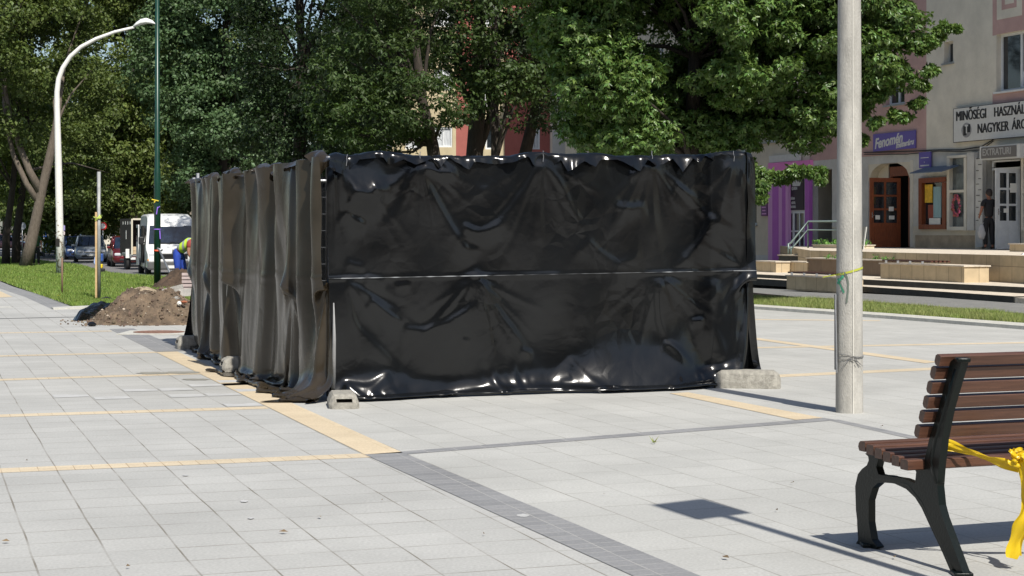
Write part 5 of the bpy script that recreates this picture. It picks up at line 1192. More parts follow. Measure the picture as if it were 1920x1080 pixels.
MB().box((0, -.05, zt), (.36, .03, .36), bev=.01).build('panel', mat('sign_blue', (.02, .12, .55), .4), root)
m = MB(); m.prism([(-.13, zt - .12), (.13, zt - .12), (0, zt + .14)], .006, Matrix.Translation((0, -.068, 0))); m.build('triangle', M_whitep, root)
m = MB(); m.tube([(0, -.076, zt + .05), (0, -.076, zt - .01)], .012, 5); m.tube([(0, -.076, zt - .01), (-.04, -.076, zt - .09)], .010, 5); m.tube([(0, -.076, zt - .01), (.045, -.076, zt - .09)], .010, 5); m.tube([(-.04, -.076, zt + .0), (.04, -.076, zt + .01)], .009, 5); m.build('walker_symbol', M_black, root)
D = 108.; k = D / F; p = Vector(((193 - 960) * k, D, -.4)); zt = H + .4 - (424 - HZ) * k
root = sign_pole('no_entry_sign', p, zt, 'round red and white traffic sign above the dark red car', 'traffic sign')
MB().loft([[Vector((math.cos(2*math.pi*i/n) * r, y, zt + math.sin(2*math.pi*i/n) * r)) for i in range(n)] for r, y in ((.17, -.075), (.17, -.06), )]).build('white_field', M_whitep, root)
MB().loft([[Vector((math.cos(2*math.pi*i/n) * r, y, zt + math.sin(2*math.pi*i/n) * r)) for i in range(n)] for r, y in ((.25, -.06), (.26, -.05), (.26, -.03))]).build('red_rim', mat('sign_red', (.6, .03, .03), .4), root)
D = 125.; k = D / F; p = Vector(((92 - 960) * k, D, -.4))
root = empty('small_street_lamp', p); tag(root, 'distant thin grey lamp post with short arm left of the white lamp', 'street lamp')
MB().tube([(0, 0, 0), (.03, 0, 2.2), (.16, 0, 4.2)], .05, 8).build('post', M_steel, root, smooth=True)
MB().tube([(.1, 0, 3.0), (-.5, 0, 3.1)], .03, 6).build('arm', M_steel, root); MB().box((.03, -.08, 3.45), (.22, .12, .2), bev=.03).build('box', M_whitep, root); MB().tube([(.05, 0, 2.05), (.05, 0, 2.2)], .07, 8).build('band', M_ycap, root)
D = 103.; k = D / F; p = Vector(((119.5 - 960) * k, D, -.4)); zt = H + .4 - (430 - HZ) * k
root = sign_pole('notice_sign', p, zt + .25, 'small lilac and white sign beside the white lamp post', 'traffic sign', .025)
MB().box((0, -.04, zt + .08), (.18, .03, .30), bev=.008).build('lilac_panel', mat('lilac', (.38, .33, .62), .5), root); MB().box((0, -.04, zt - .24), (.16, .03, .2), bev=.008).build('pale_panel', mat('pinkish_white', (.7, .6, .6), .5), root)

# ------------------------------------------------------------------ vehicles
M_chrome = mat('chrome', (.75, .75, .76), .15, metal=1.0)
M_lampg = mat('headlight_glass', (.62, .64, .66), .1, spec=.9)
def paint(name, col): return mat(name, col, .28, metal=.25, coat=.8, var=.04)
M_plate = mat('plate_white', (.75, .75, .72), .5); M_cglass = glass_mat('car_glass', (.012, .02, .035), .04)
def wheel(root, x, y, r=.31, w_=.19):
    m = MB(); n = 20
    def ring(rr, xx): return [Vector((x + xx, y + math.cos(2*math.pi*i/n) * rr, r + math.sin(2*math.pi*i/n) * rr)) for i in range(n)]
    m.loft([ring(r * .62, -w_/2), ring(r * .94, -w_/2), ring(r, -w_/2 + .03), ring(r, w_/2 - .03), ring(r * .94, w_/2), ring(r * .62, w_/2)]); o = m.build('tyre', M_rubber, None, smooth=False); autosmooth(o, 40)
    wr = empty('wheel', (0, 0, 0)); wr.parent = root; o.parent = wr
    s = -1 if x < 0 else 1; q = MB(); q.loft([ring(r * .62, s * (w_/2 - .03)), ring(r * .58, s * (w_/2 - .005)), ring(r * .2, s * (w_/2 - .03)), ring(.03, s * (w_/2 - .005))]); q.build('rim', M_chrome, wr)
def car(name, p, rz, mp, label, kind='sedan', W=1.72, L=4.25, Hc=1.45, group='cars parked along the road', cat='car', bar=False):
    """front faces -Y locally"""
    root = empty(name, p, rz); tag(root, label, cat, group); hw = W / 2
    zb = .22; belt = Hc * .62; y0 = -L / 2; y1 = L / 2
    # lower body: sections (y, half width, top z, bottom z)
    secs = [(y0, .72, .50, .30), (y0 + .06, .86, .60, .24), (y0 + .18, .95, .70, .21), (y0 + .5, .985, .80, .20), (y0 + 1.1, 1, .88, .20), (y0 + 1.6, 1, .90, .20), (0.2, 1, .92, .20), (y1 - .9, 1, .93, .20), (y1 - .35, .97, .94, .21), (y1 - .1, .9, .88, .24), (y1, .78, .70, .32)]
    if kind == 'estate': secs = [(a, b_, (c if a < y1 - 1.2 else .96), d_) for a, b_, c, d_ in secs]
    m = MB(); rings = []
    for (y, f, zt, zl) in secs:
        w_ = hw * f; zt = zt * Hc / 1.45
        rings.append([Vector(q) for q in ((-w_ * .88, y, zl), (-w_, y, zl + .12), (-w_, y, zl + (zt - zl) * .6), (-w_ * .95, y, zt - .05), (-w_ * .82, y, zt), (-w_ * .4, y, zt + .022), (w_ * .4, y, zt + .022), (w_ * .82, y, zt), (w_ * .95, y, zt - .05), (w_, y, zl + (zt - zl) * .6), (w_, y, zl + .12), (w_ * .88, y, zl))])
    o = m.loft(rings).build('body', mp, root); autosmooth(o, 38)
    # greenhouse
    yr = y1 - (.25 if kind == 'estate' else .95); rf = y1 - (.45 if kind == 'estate' else 1.45)
    g = MB(); zB = .90 * Hc / 1.45; gl = [(y0 + 1.02, .80, zB - .06, .02), (y0 + 1.75, .70, Hc - .04, 1), (0.1, .72, Hc, 1), (rf, .70, Hc - .03, 1), (yr, .78, zB - .04, .02)]
    rings = []
    for (y, f, z, k_) in gl:
        wt_ = hw * f; wb = hw * .90; rings.append([Vector(q) for q in ((-wb, y, zB - .05), (-wt_, y, z), (-wt_ * .8, y, z + .03 * k_), (wt_ * .8, y, z + .03 * k_), (wt_, y, z), (wb, y, zB - .05))])
    # shift bottom of windscreen forward
    gg = g.loft(rings).build('windows', M_cglass, root); autosmooth(gg, 30)
    t = MB(); t.loft([[Vector(q) for q in ((-hw * .70, y, z), (-hw * .6, y, z + .035), (hw * .6, y, z + .035), (hw * .70, y, z))] for y, z in ((y0 + 1.72, Hc - .045), (y0 + 1.95, Hc - .01), (.1, Hc + .008), (rf, Hc - .02), (rf + .12, Hc - .08))]); o = t.build('roof', mp, root); autosmooth(o, 30)
    for s in (-1, 1):
        t = MB()
        t.tube([(s * hw * .885, y0 + 1.0, zB - .03), (s * hw * .715, y0 + 1.72, Hc - .03)], .035, 6); t.tube([(s * hw * .90, .12, zB - .03), (s * hw * .73, .1, Hc - .02)], .035, 6); t.tube([(s * hw * .90, yr, zB - .03), (s * hw * .71, rf, Hc - .03)], .05, 6)
        t.tube([(s * hw * .715, y0 + 1.72, Hc - .02), (s * hw * .735, .1, Hc), (s * hw * .715, rf, Hc - .02)], .025, 6)
        t.build('pillar', mp, root, smooth=True)
        q = MB(); q.box((s * (hw + .09), y0 + 1.25, zB + .03), (.17, .09, .12), bev=.03); q.build('mirror', mp, root)
        q = MB(); q.box((s * hw * .66, y0 + .07, .60 * Hc / 1.45), (hw * .42, .16, .14), bev=.05, rot=Matrix.Rotation(R(-18) * s * -1, 4, 'Z')); q.build('headlight', M_lampg, root)
        for yy in (y0 + .78, y1 - .78): wheel(root, s * (hw - .09), yy)
    q = MB(); q.box((0, y0 + .0, .56 * Hc / 1.45), (hw * .78, .06, .10), bev=.02); q.build('grille', M_chrome if kind != 'red' else M_black, root)
    q = MB(); q.box((0, y0 - .0, .36), (hw * 1.2, .06, .10), bev=.02); q.build('air_intake', M_black, root)
    q = MB(); q.box((0, y0 - .04, .42), (.50, .02, .11)); q.build('number_plate', M_plate, root)
    q = MB(); q.box((-.2, y0 + 1.02, zB + .03), (.5, .02, .02)); q.box((.3, y0 + 1.03, zB + .04), (.5, .02, .02)); q.build('wiper', M_black, root)
    if bar:
        q = MB()
        for s in (-1, 1): q.tube([(s * hw * .6, y0 + 1.9, Hc + .02), (s * hw * .6, y0 + 2.0, Hc + .09), (s * hw * .6, rf - .1, Hc + .09), (s * hw * .6, rf, Hc + .02)], .018, 6)
        q.build('roof_rail', M_chrome, root)
    return root
AX = math.atan2(.3313, .9435)
def cpos(px, py): p = gp(px, py); p.z = -.4; return p
q = cpos(157, 492); car('parked_car', q + Vector((-.1, 1.9, 0)), AX * .8, paint('grey_paint', (.30, .34, .39)), 'grey estate car with roof rails parked nearest behind the white lamp', 'estate', bar=True, W=1.78, Hc=1.50)
q = cpos(130, 489); car('parked_car', q + Vector((-.9, 5.2, 0)), AX, paint('navy_paint', (.03, .07, .20)), 'dark blue car partly hidden behind the white lamp post', W=1.7)
q = cpos(85, 481); car('parked_car', q + Vector((0, 2.1, 0)), AX, paint('dark_silver_paint', (.34, .40, .48)), 'dark silver car right of the leaning tree trunk', W=1.75, Hc=1.38)
q = cpos(212, 501); car('parked_car', q + Vector((.1, 2.5, 0)), AX * .9, paint('red_paint', (.13, .008, .012)), 'dark red car parked left of the box trailer', 'red', W=1.72, Hc=1.5)
q = cpos(42, 476); car('parked_car', q + Vector((0, 5, 0)), AX, paint('blue_paint', (.07, .16, .36)), 'blue car roof glimpsed left of the leaning trunk', Hc=1.35)
q = cpos(-8, 470); car('parked_car', q + Vector((0, 3, 0)), AX + 1.3, paint('maroon_paint', (.12, .02, .03)), 'maroon car at the left edge of the picture')

def van():
    q = cpos(333, 515); root = empty('white_van', q + Vector((-.9, 2.5, 0)), AX * .85); tag(root, 'white high roof van with its side door open behind the green pole', 'van')
    W, L, Hv = 1.98, 5.3, 2.45; hw = W / 2; y0 = -L / 2; mp = mat('van_white', (.80, .80, .78), .35, coat=.4, var=.03)
    secs = [(y0, .90, .62, .34), (y0 + .07, .97, .98, .30), (y0 + .35, 1, 1.12, .28), (y0 + .75, 1, 1.25, .28), (y0 + .80, 1, 1.28, .28), (y0 + 1.25, .97, 1.98, .28), (y0 + 1.42, .96, 2.22, .28), (y0 + 1.75, .95, Hv - .08, .28), (y0 + 2.3, .95, Hv, .28), (L/2 - .2, .95, Hv, .28), (L/2, .93, Hv - .08, .34)]
    m = MB(); rings = []
    for (y, f, zt, zl) in secs:
        w_ = hw * f; k_ = min(1, max(0, (zt - 1.1) / 1.2)); wt = w_ * (1 - .10 * k_); zm = min(1.15, zt * .8)
        rings.append([Vector(q_) for q_ in ((-w_ * .9, y, zl), (-w_, y, zl + .1), (-w_, y, zm), (-wt, y, zt - .09), (-wt * .9, y, zt - .015), (-wt * .5, y, zt), (wt * .5, y, zt), (wt * .9, y, zt - .015), (wt, y, zt - .09), (w_, y, zm), (w_, y, zl + .1), (w_ * .9, y, zl))])
    o = m.loft(rings).build('body', mp, root); autosmooth(o, 35)
    # windscreen follows the slope of the nose
    g = MB(); a0, a1 = (y0 + .77, 1.27), (y0 + 1.26, 1.97); dn = Vector((0, -(a1[1] - a0[1]), (a1[0] - a0[0]))).normalized() * .012
    g.add([Vector((-hw * .88, a0[0], a0[1])) + dn, Vector((hw * .88, a0[0], a0[1])) + dn, Vector((hw * .80, a1[0], a1[1])) + dn, Vector((-hw * .80, a1[0], a1[1])) + dn], [(0, 1, 2, 3)]); g.build('windscreen', M_cglass, root)
    d_ = MB()
    for (x, w_) in ((-.25, .5), (.25, .6)): d_.box((x, a0[0] + .0, a0[1] + .035), (w_, .02, .02), rot=Matrix.Rotation(R(4), 4, 'Y'))
    d_.build('wiper', M_black, root)
    d_ = MB(); d_.box((0.0, a0[0] + .08, a0[1] + .07), (.45, .02, .05), rot=Matrix.Rotation(R(-35), 4, 'X')); d_.build('dashboard_paper', M_paper, root)
    b_ = MB(); b_.box((0, y0 - .01, .46), (W * .98, .14, .30), bev=.05); b_.build('bumper', mat('bumper_grey', (.10, .10, .10), .6), root)
    b_ = MB(); b_.box((0, y0 + .04, .80), (W * .55, .07, .22), bev=.03)
    for z in (.74, .80, .86): b_.box((0, y0 + .0, z), (W * .5, .02, .015))
    b_.build('grille', M_black, root)
    b_ = MB(); b_.box((0, y0 - .09, .40), (.5, .02, .11)); b_.build('number_plate', M_plate, root)
    for s in (-1, 1):
        b_ = MB(); b_.box((s * hw * .76, y0 + .09, .82), (.34, .10, .22), bev=.04); b_.build('headlight', M_lampg, root)
        b_ = MB(); b_.box((s * hw * .9, y0 + .07, .66), (.16, .08, .07), bev=.02); b_.build('indicator', mat('amber', (.8, .3, .03), .3), root)
        b_ = MB(); b_.box((s * (hw + .14), y0 + 1.05, 1.40), (.2, .12, .30), bev=.04); b_.box((s * (hw + .02), y0 + 1.05, 1.32), (.2, .04, .04)); b_.build('mirror', M_black, root)
        for yy in (y0 + .85, L/2 - 1.0): wheel(root, s * (hw - .10), yy, .34, .2)
        # cab side window
        b_ = MB(); x = s * (hw * .965); b_.add([(s * (hw + .006), y0 + 1.0, 1.25), (s * (hw + .006), y0 + 1.9, 1.25), (s * (hw * .93 + .006), y0 + 1.9, 1.85), (s * (hw * .93 + .006), y0 + 1.35, 1.85)], [(0, 1, 2, 3)]); b_.build('side_window', M_cglass, root)
    s = -1
    b_ = MB(); b_.box((s * (hw - .01), y0 + 2.45, 1.25), (.06, .95, 1.45)); b_.build('door_opening', M_dark, root)
    b_ = MB(); b_.box((s * (hw + .10), y0 + 3.45, 1.22), (.05, 1.05, 1.6), bev=.02); d2 = b_.build('sliding_door', mp, root)
    b_ = MB(); b_.box((s * (hw + .132), y0 + 3.45, 1.62), (.012, .8, .55)); b_.build('door_window', M_cglass, d2)
    b_ = MB(); b_.box((s * (hw * .945 + .0), y0 + 4.55, 1.58), (.03, .8, .55)); b_.build('side_window', M_cglass, root)
    b_ = MB(); b_.box((0, y0 - .005, 1.02), (.1, .02, .1), bev=.02); b_.build('badge', M_chrome, root)
van()
def trailer():
    q = cpos(229, 507); root = empty('box_trailer', Vector((-17.1, 78.7, -.4)), R(25)); tag(root, 'dark open fronted box trailer with pale frame standing left of the white van', 'trailer')
    W, L, z0, z1 = 1.5, 2.4, .72, 2.30; hw = W / 2; dk = mat('trailer_brown', (.05, .035, .03), .7, var=.2, vscale=5)
    m = MB(); m.box((-hw, 0, (z0 + z1) / 2), (.04, L, z1 - z0)); m.box((hw, 0, (z0 + z1) / 2), (.04, L, z1 - z0)); m.box((0, L/2, (z0 + z1) / 2), (W - .04, .04, z1 - z0)); m.box((0, -.0, z1 + .02), (W + .04, L + .04, .04)); m.build('box', dk, root)
    m = MB(); y = -L/2 - .02
    for x in (-hw, hw): m.box((x, y, (z0 + z1) / 2), (.07, .05, z1 - z0 + .05))
    m.box((0, y, z1 + .01), (W - .07, .05, .08)); m.build('frame', mat('cream_frame', (.62, .57, .45), .6), root)
    m = MB(); m.box((0, -L/2 - .0, z0 + .17), (W - .1, .05, .34)); m.box((0, -L/2 - .03, z0 + .17), (W - .12, .02, .02)); m.build('tailboard', mat('bare_boards', (.50, .38, .24), .8, var=.2, vscale=9), root)
    m = MB(); m.box((0, 0, z0 - .05), (W, L, .1)); m.box((0, -L/2 - .5, z0 - .08), (.1, 1.2, .1)); m.build('chassis', M_steel, root)
    for k_ in range(4):
        m = MB(); m.box((-hw - .025, -L/2 + .25 + k_ * .5, z1 - .16), (.012, .1, .14)); m.build('vent_slot', M_plate, root)
    m = MB(); m.box((-hw - .025, -.1, z1 - .7), (.012, .1, .4)); m.build('side_slot', M_plate, root)
    for s in (-1, 1):
        wheel(root, s * (hw + .02), -.35, .33, .2)
        m = MB(); m.box((s * (hw + .04), -.72, .74), (.28, .06, .42), bev=.02); m.box((s * (hw + .04), -.35, .76), (.28, .76, .04)); m.build('mudguard', M_whitep, root)
trailer()

# ------------------------------------------------------------------ people (continuous skins)
def skin(name, V, E, Rr, m, parent=None, root_i=0, sub=1):
    me = bpy.data.meshes.new(name); me.from_pydata([tuple(v) for v in V], E, []); o = bpy.data.objects.new(name, me); COL.objects.link(o)
    md = o.modifiers.new('s', 'SKIN'); md.use_smooth_shade = True
    for i, r in enumerate(Rr):
        sv = me.skin_vertices[0].data[i]; sv.radius = (r, r) if not isinstance(r, tuple) else r; sv.use_root = (i == root_i)
    sb = o.modifiers.new('u', 'SUBSURF'); sb.levels = sub; sb.render_levels = sub
    dg = bpy.context.evaluated_depsgraph_get(); me2 = bpy.data.meshes.new_from_object(o.evaluated_get(dg)); bpy.data.objects.remove(o)
    me2.name = name; ob = link_mesh(name, me2, m, parent, smooth=True); return ob
M_skin = mat('skin', (.42, .22, .15), .55); M_skin2 = mat('tanned_skin', (.36, .17, .11), .55)
def person(p, rz, J, mats, label, hair=True, bag=None, scale=1.0, hi_vis=False):
    """J: joints dict in metres (x right, y towards the back of the figure, z up)"""
    root = empty('person', p, rz); root.scale = (scale,) * 3; tag(root, label, 'person')
    V = []; E = []; Rr = []; ix = {}
    def a(k, r, par=None): ix[k] = len(V); V.append(Vector(J[k])); Rr.append(r); par is not None and E.append((ix[par], ix[k]))
    a('pelvis', (.07, .06)); a('waist', (.08, .06), 'pelvis'); a('chest', (.14, .10), 'waist'); a('neckb', .075, 'chest'); a('neck', .052, 'neckb'); a('jaw', (.062, .075), 'neck'); a('head', (.078, .095), 'jaw'); a('crown', (.05, .06), 'head')
    for s in ('L', 'R'):
        a('sh' + s, .065, 'neckb'); a('el' + s, .042, 'sh' + s); a('wr' + s, .027, 'el' + s); a('ha' + s, (.038, .02), 'wr' + s)
        a('hi' + s, .06, 'pelvis'); a('kn' + s, .06, 'hi' + s); a('an' + s, .038, 'kn' + s); a('to' + s, .035, 'an' + s)
        w_ = Vector(J['ha' + s]); d = (w_ - Vector(J['wr' + s])).normalized(); sx = -1 if s == 'L' else 1
        sd = d.cross(Vector((sx, 0, 0.01))).normalized()
        base = ix['ha' + s]
        for f_, (o_, ln) in enumerate(((-.028, .06), (-.01, .075), (.01, .07), (.027, .055))):
            k1 = 'f%s%d' % (s, f_); J[k1] = w_ + d * ln * .55 + sd * o_; J[k1 + 't'] = w_ + d * ln + sd * o_ + Vector((-sx * .012, 0, -.008)); a(k1, .009, 'ha' + s); a(k1 + 't', .007, k1)
        kt = 't%s' % s; J[kt] = w_ - d * .01 - sd * .045; J[kt + 't'] = w_ + d * .02 - sd * .06; a(kt, .011, 'ha' + s); a(kt + 't', .009, kt)
    skin('body', V, E, Rr, mats['skin'], root)
    def sub(nm, keys, rad, m_, par=root, ed=None):
        vs = [Vector(J[k]) if isinstance(k, str) else Vector(k) for k in keys]; e = ed or [(i, i + 1) for i in range(len(vs) - 1)]
        return skin(nm, vs, e, rad, m_, par)
    L_ = lambda A, B, t: tuple(Vector(J[A]).lerp(Vector(J[B]), t))
    sub('trousers', ['pelvis', 'hiL', 'knL', L_('knL', 'anL', .93), 'hiR', 'knR', L_('knR', 'anR', .93), L_('pelvis', 'waist', .5)], [(.172, .135), .115, .083, .066, .115, .083, .066, (.155, .125)], mats['trousers'], ed=[(0, 1), (1, 2), (2, 3), (0, 4), (4, 5), (5, 6), (0, 7)])
    tp = 'shirt'
    sub(tp, [L_('pelvis', 'waist', -.05), 'waist', 'chest', 'neckb', 'shL', L_('shL', 'elL', .55), 'shR', L_('shR', 'elR', .55)], [(.168, .13), (.158, .122), (.185, .135), .088, .085, .066, .085, .066], mats['shirt'], ed=[(0, 1), (1, 2), (2, 3), (3, 4), (4, 5), (3, 6), (6, 7)])
    if hi_vis:
        sub('hi_vis_vest', [L_('pelvis', 'waist', .2), 'waist', 'chest', L_('chest', 'neckb', .7), L_('neckb', 'shL', .6), L_('neckb', 'shR', .6)], [(.185, .148), (.178, .14), (.205, .155), .115, .095, .095], mats['vest'], ed=[(0, 1), (1, 2), (2, 3), (3, 4), (3, 5)])
    for s in ('L', 'R'): sub('shoe', ['an' + s, 'to' + s], [.055, (.048, .04)], M_black)
    hd = Vector(J['head']); fw = (Vector(J['nose']) - hd).normalized() if 'nose' in J else Vector((0, -1, 0))
    up_ = (Vector(J['crown']) - Vector(J['jaw'])).normalized(); rt = fw.cross(up_).normalized()
    m = MB(); m.tube([hd + fw * .085 - up_ * .02, hd + fw * .115 - up_ * .045], [.012, .016], 6)
    for s in (-1, 1): m.tube([hd + rt * s * .082 + up_ * .01, hd + rt * s * .098 - up_ * .035], [.022, .016], 6, flat=.5)
    m.build('nose_and_ears', mats['skin'], root, smooth=True)
    m = MB()
    for s in (-1, 1): m.tube([hd + rt * s * .033 + fw * .090 + up_ * .012, hd + rt * s * .033 + fw * .098 + up_ * .012], [.012, .008], 8)
    m.tube([hd + fw * .095 - up_ * .075 - rt * .022, hd + fw * .095 - up_ * .075 + rt * .022], .006, 6); m.build('eyes_and_mouth', M_dark, root)
    h = MB(); rings = []
    for i in range(7):
        ph = math.pi * .62 * i / 6; rings.append([hd + up_ * (.035 + math.cos(ph) * .115 - (.10 * (i / 6) ** 2 * max(0, -math.sin(2*math.pi*j/16)))) - fw * (.022) + rt * math.cos(2*math.pi*j/16) * .105 * math.sin(ph) + fw * math.sin(2*math.pi*j/16) * .115 * math.sin(ph) for j in range(16)])
    h.loft(rings, cap=False).build('hair', mats['hair'], root, smooth=True)
    return root, J
base = {'pelvis': (0, 0, .95), 'waist': (0, .0, 1.12), 'chest': (0, .0, 1.33), 'neckb': (0, .01, 1.47), 'neck': (0, 0, 1.53), 'jaw': (0, -.015, 1.60), 'head': (0, -.01, 1.68), 'crown': (0, 0, 1.77), 'nose': (0, -.12, 1.66),
        'shL': (-.19, .01, 1.43), 'elL': (-.25, .02, 1.14), 'wrL': (-.25, -.05, .90), 'haL': (-.25, -.07, .82), 'shR': (.19, .01, 1.43), 'elR': (.25, .02, 1.14), 'wrR': (.25, -.05, .90), 'haR': (.25, -.07, .82),
        'hiL': (-.10, 0, .88), 'knL': (-.11, -.02, .50), 'anL': (-.12, .02, .09), 'toL': (-.14, -.13, .04), 'hiR': (.10, 0, .88), 'knR': (.11, -.02, .50), 'anR': (.12, .02, .09), 'toR': (.14, -.13, .04)}
M_cb = mat('black_cloth', (.012, .012, .014), .85); M_hairb = mat('dark_hair', (.02, .012, .008), .6)
# green shirt man behind the leaning trunk
q = gp(66, 500); q = Vector(((68 - 960) / F * (q.y + 2.2), q.y + 2.2, -.4))
person(q, R(20), dict(base), {'skin': M_skin, 'trousers': M_cb, 'shirt': mat('green_cloth', (.025, .08, .03), .85), 'hair': M_hairb}, 'person in green top and black trousers standing behind the leaning trunk')
# bending worker, seen from the side, reaching to the right with a tool
Jw = dict(base); 
Jw.update({'pelvis': (0, 0, .90), 'waist': (.0, -.14, 1.03), 'chest': (0, -.33, 1.14), 'neckb': (0, -.47, 1.18), 'neck': (0, -.53, 1.17), 'jaw': (0, -.60, 1.12), 'head': (0, -.66, 1.10), 'crown': (0, -.73, 1.14), 'nose': (0, -.72, 1.0),
           'shL': (-.19, -.42, 1.15), 'elL': (-.24, -.42, .88), 'wrL': (-.16, -.52, .68), 'haL': (-.13, -.55, .61), 'shR': (.19, -.42, 1.15), 'elR': (.23, -.44, .90), 'wrR': (.14, -.58, .74), 'haR': (.11, -.61, .67),
           'hiL': (-.10, 0, .86), 'knL': (-.12, -.06, .48), 'anL': (-.14, .05, .09), 'toL': (-.16, -.10, .04), 'hiR': (.10, 0, .86), 'knR': (.12, -.1, .49), 'anR': (.14, -.02, .09), 'toR': (.15, -.17, .04)})
M_vest = mat('hi_vis', (.55, .85, .08), .6)
q = gp(346, 541); q2 = Vector(((334 - 960) / F * q.y, q.y, q.z))
def vest_mat():
    m = bpy.data.materials.new('hi_vis_striped'); m.use_nodes = True; n = m.node_tree.nodes; L = m.node_tree.links; b = n['Principled BSDF']; tc = n.new('ShaderNodeTexCoord'); wv = n.new('ShaderNodeTexWave'); wv.inputs['Scale'].default_value = 2.1; wv.inputs['Distortion'].default_value = 0.4; wv.bands_direction = 'Y'
    L.new(tc.outputs['Object'], wv.inputs['Vector']); rp = n.new('ShaderNodeValToRGB'); rp.color_ramp.interpolation = 'CONSTANT'; rp.color_ramp.elements[0].color = (.5, .72, .05, 1); rp.color_ramp.elements[1].position = .62; rp.color_ramp.elements[1].color = (.30, .33, .33, 1)
    L.new(wv.outputs[0], rp.inputs[0]); L.new(rp.outputs[0], b.inputs['Base Color']); b.inputs['Roughness'].default_value = .6; return m
pw, Jw = person(q2, R(72), Jw, {'skin': M_skin2, 'trousers': mat('blue_workwear', (.015, .05, .32), .85, var=.25, vscale=9), 'shirt': mat('rust_shirt', (.28, .05, .04), .85), 'vest': vest_mat(), 'hair': M_hairb}, 'worker in yellow vest and blue trousers bending over behind the enclosure', hi_vis=True)
# tool in the worker's hands
Mw = Matrix.Translation(q2) @ Matrix.Rotation(R(72), 4, 'Z')
m = MB(); m.tube([Mw @ Vector((.14, -.53, 1.0)), Mw @ Vector((-.02, -.66, .45)), Mw @ Vector((-.08, -.72, .12))], .018, 8); m.box(Mw @ Vector((-.09, -.73, .08)), (.06, .22, .22)); o = m.build('shovel', mat('tool_wood', (.30, .26, .08), .7)); tag(o, 'shovel held by the bending worker', 'shovel')

# ------------------------------------------------------------------ shops and terrace on the right
UH = Vector((.3313, -.9435, 0)); NF = Vector((-.9435, -.3313, 0)); OF = Vector((13.85, 49.0, 0))
def FU(px, off=0.0):
    k = (px - 960) / F; return (49*k - .3313*k*off - 13.85 + .9435*off) / (.3313 + .9435*k)
def FZ(px, py, off=0.0):
    u = FU(px, off); d = 49 - .9435*u - .3313*off; return H - (py - HZ) / F * d
def FM(u, w_, z): return OF + UH * u + NF * w_ + Vector((0, 0, z))
def plaster(name, col, v=.1): return mat(name, col, .9, var=v, vscale=1.6, bump=.5, bscale=22)
M_cream = plaster('cream_plaster', (.66, .62, .52)); M_pinkw = plaster('pink_plaster', (.50, .33, .30)); M_gfloor = plaster('grey_plaster', (.54, .53, .49), .16); M_tan = mat('tan_tiles', (.42, .33, .22), .8, var=.2, vscale=3)
M_cream2 = plaster('warm_cream_plaster', (.62, .56, .44)); M_violet = mat('violet_paint', (.44, .13, .48), .7, var=.1, vscale=2); M_violetl = mat('light_violet_paint', (.64, .33, .60), .7); M_pinkl = mat('magenta_pink_paint', (.78, .24, .56), .7)
def facade(name, u0, u1, z0, z1, holes, zone, mats, parent, th=0.32, extra_u=(), extra_z=()):
    us = sorted(set([u0, u1] + [h[0] for h in holes] + [h[2] for h in holes] + list(extra_u))); us = [u for u in us if u0 <= u <= u1]
    zs = sorted(set([z0, z1] + [h[1] for h in holes] + [h[3] for h in holes] + list(extra_z))); zs = [z for z in zs if z0 <= z <= z1]
    def inh(u, z): return any(h[0] < u < h[2] and h[1] < z < h[3] for h in holes)
    m = MB()
    for i in range(len(us) - 1):
        for j in range(len(zs) - 1):
            uc, zc = (us[i] + us[i+1]) / 2, (zs[j] + zs[j+1]) / 2
            if inh(uc, zc): continue
            m.mi = zone(uc, zc); m.quad(FM(us[i], 0, zs[j]), FM(us[i+1], 0, zs[j]), FM(us[i+1], 0, zs[j+1]), FM(us[i], 0, zs[j+1]))
    for (a, b, c, d) in holes:
        m.mi = zone((a + c) / 2, (b + d) / 2)
        m.quad(FM(a, 0, b), FM(a, 0, d), FM(a, -th, d), FM(a, -th, b)); m.quad(FM(c, 0, b), FM(c, -th, b), FM(c, -th, d), FM(c, 0, d))
        m.quad(FM(a, 0, d), FM(c, 0, d), FM(c, -th, d), FM(a, -th, d)); m.quad(FM(a, 0, b), FM(a, -th, b), FM(c, -th, b), FM(c, 0, b))
    o = m.build(name, mats, parent, fixn=False)
    # body of the building behind
    b = MB(); b.quad(FM(u0, 0, 0), FM(u0, -11, 0), FM(u0, -11, z1), FM(u0, 0, z1)); b.quad(FM(u1, 0, 0), FM(u1, 0, z1), FM(u1, -11, z1), FM(u1, -11, 0)); b.quad(FM(u0, -11, 0), FM(u1, -11, 0), FM(u1, -11, z1), FM(u0, -11, z1))
    b.build('side_walls', mats[0], parent, fixn=False)
    r = MB(); r.quad(FM(u0, .9, z1), FM(u1, .9, z1), FM(u1, -11.3, z1 + .02), FM(u0, -11.3, z1 + .02)); r.quad(FM(u0, .9, z1 - .25), FM(u0, .9, z1), FM(u1, .9, z1), FM(u1, .9, z1 - .25)); r.quad(FM(u0, 0, z1 - .25), FM(u1, 0, z1 - .25), FM(u1, .9, z1 - .25), FM(u0, .9, z1 - .25)); r.build('roof', mat('roof_grey', (.25, .2, .18), .8), parent, fixn=False)  # eave above the view deepened to throw shade on the doors
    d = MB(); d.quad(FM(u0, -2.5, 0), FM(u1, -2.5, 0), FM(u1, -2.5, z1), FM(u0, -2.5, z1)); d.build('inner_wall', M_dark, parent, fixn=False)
    return o
def hp(x0, y0, x1, y1): xm = (x0 + x1) / 2; return (FU(x0), FZ(xm, y1), FU(x1), FZ(xm, y0))
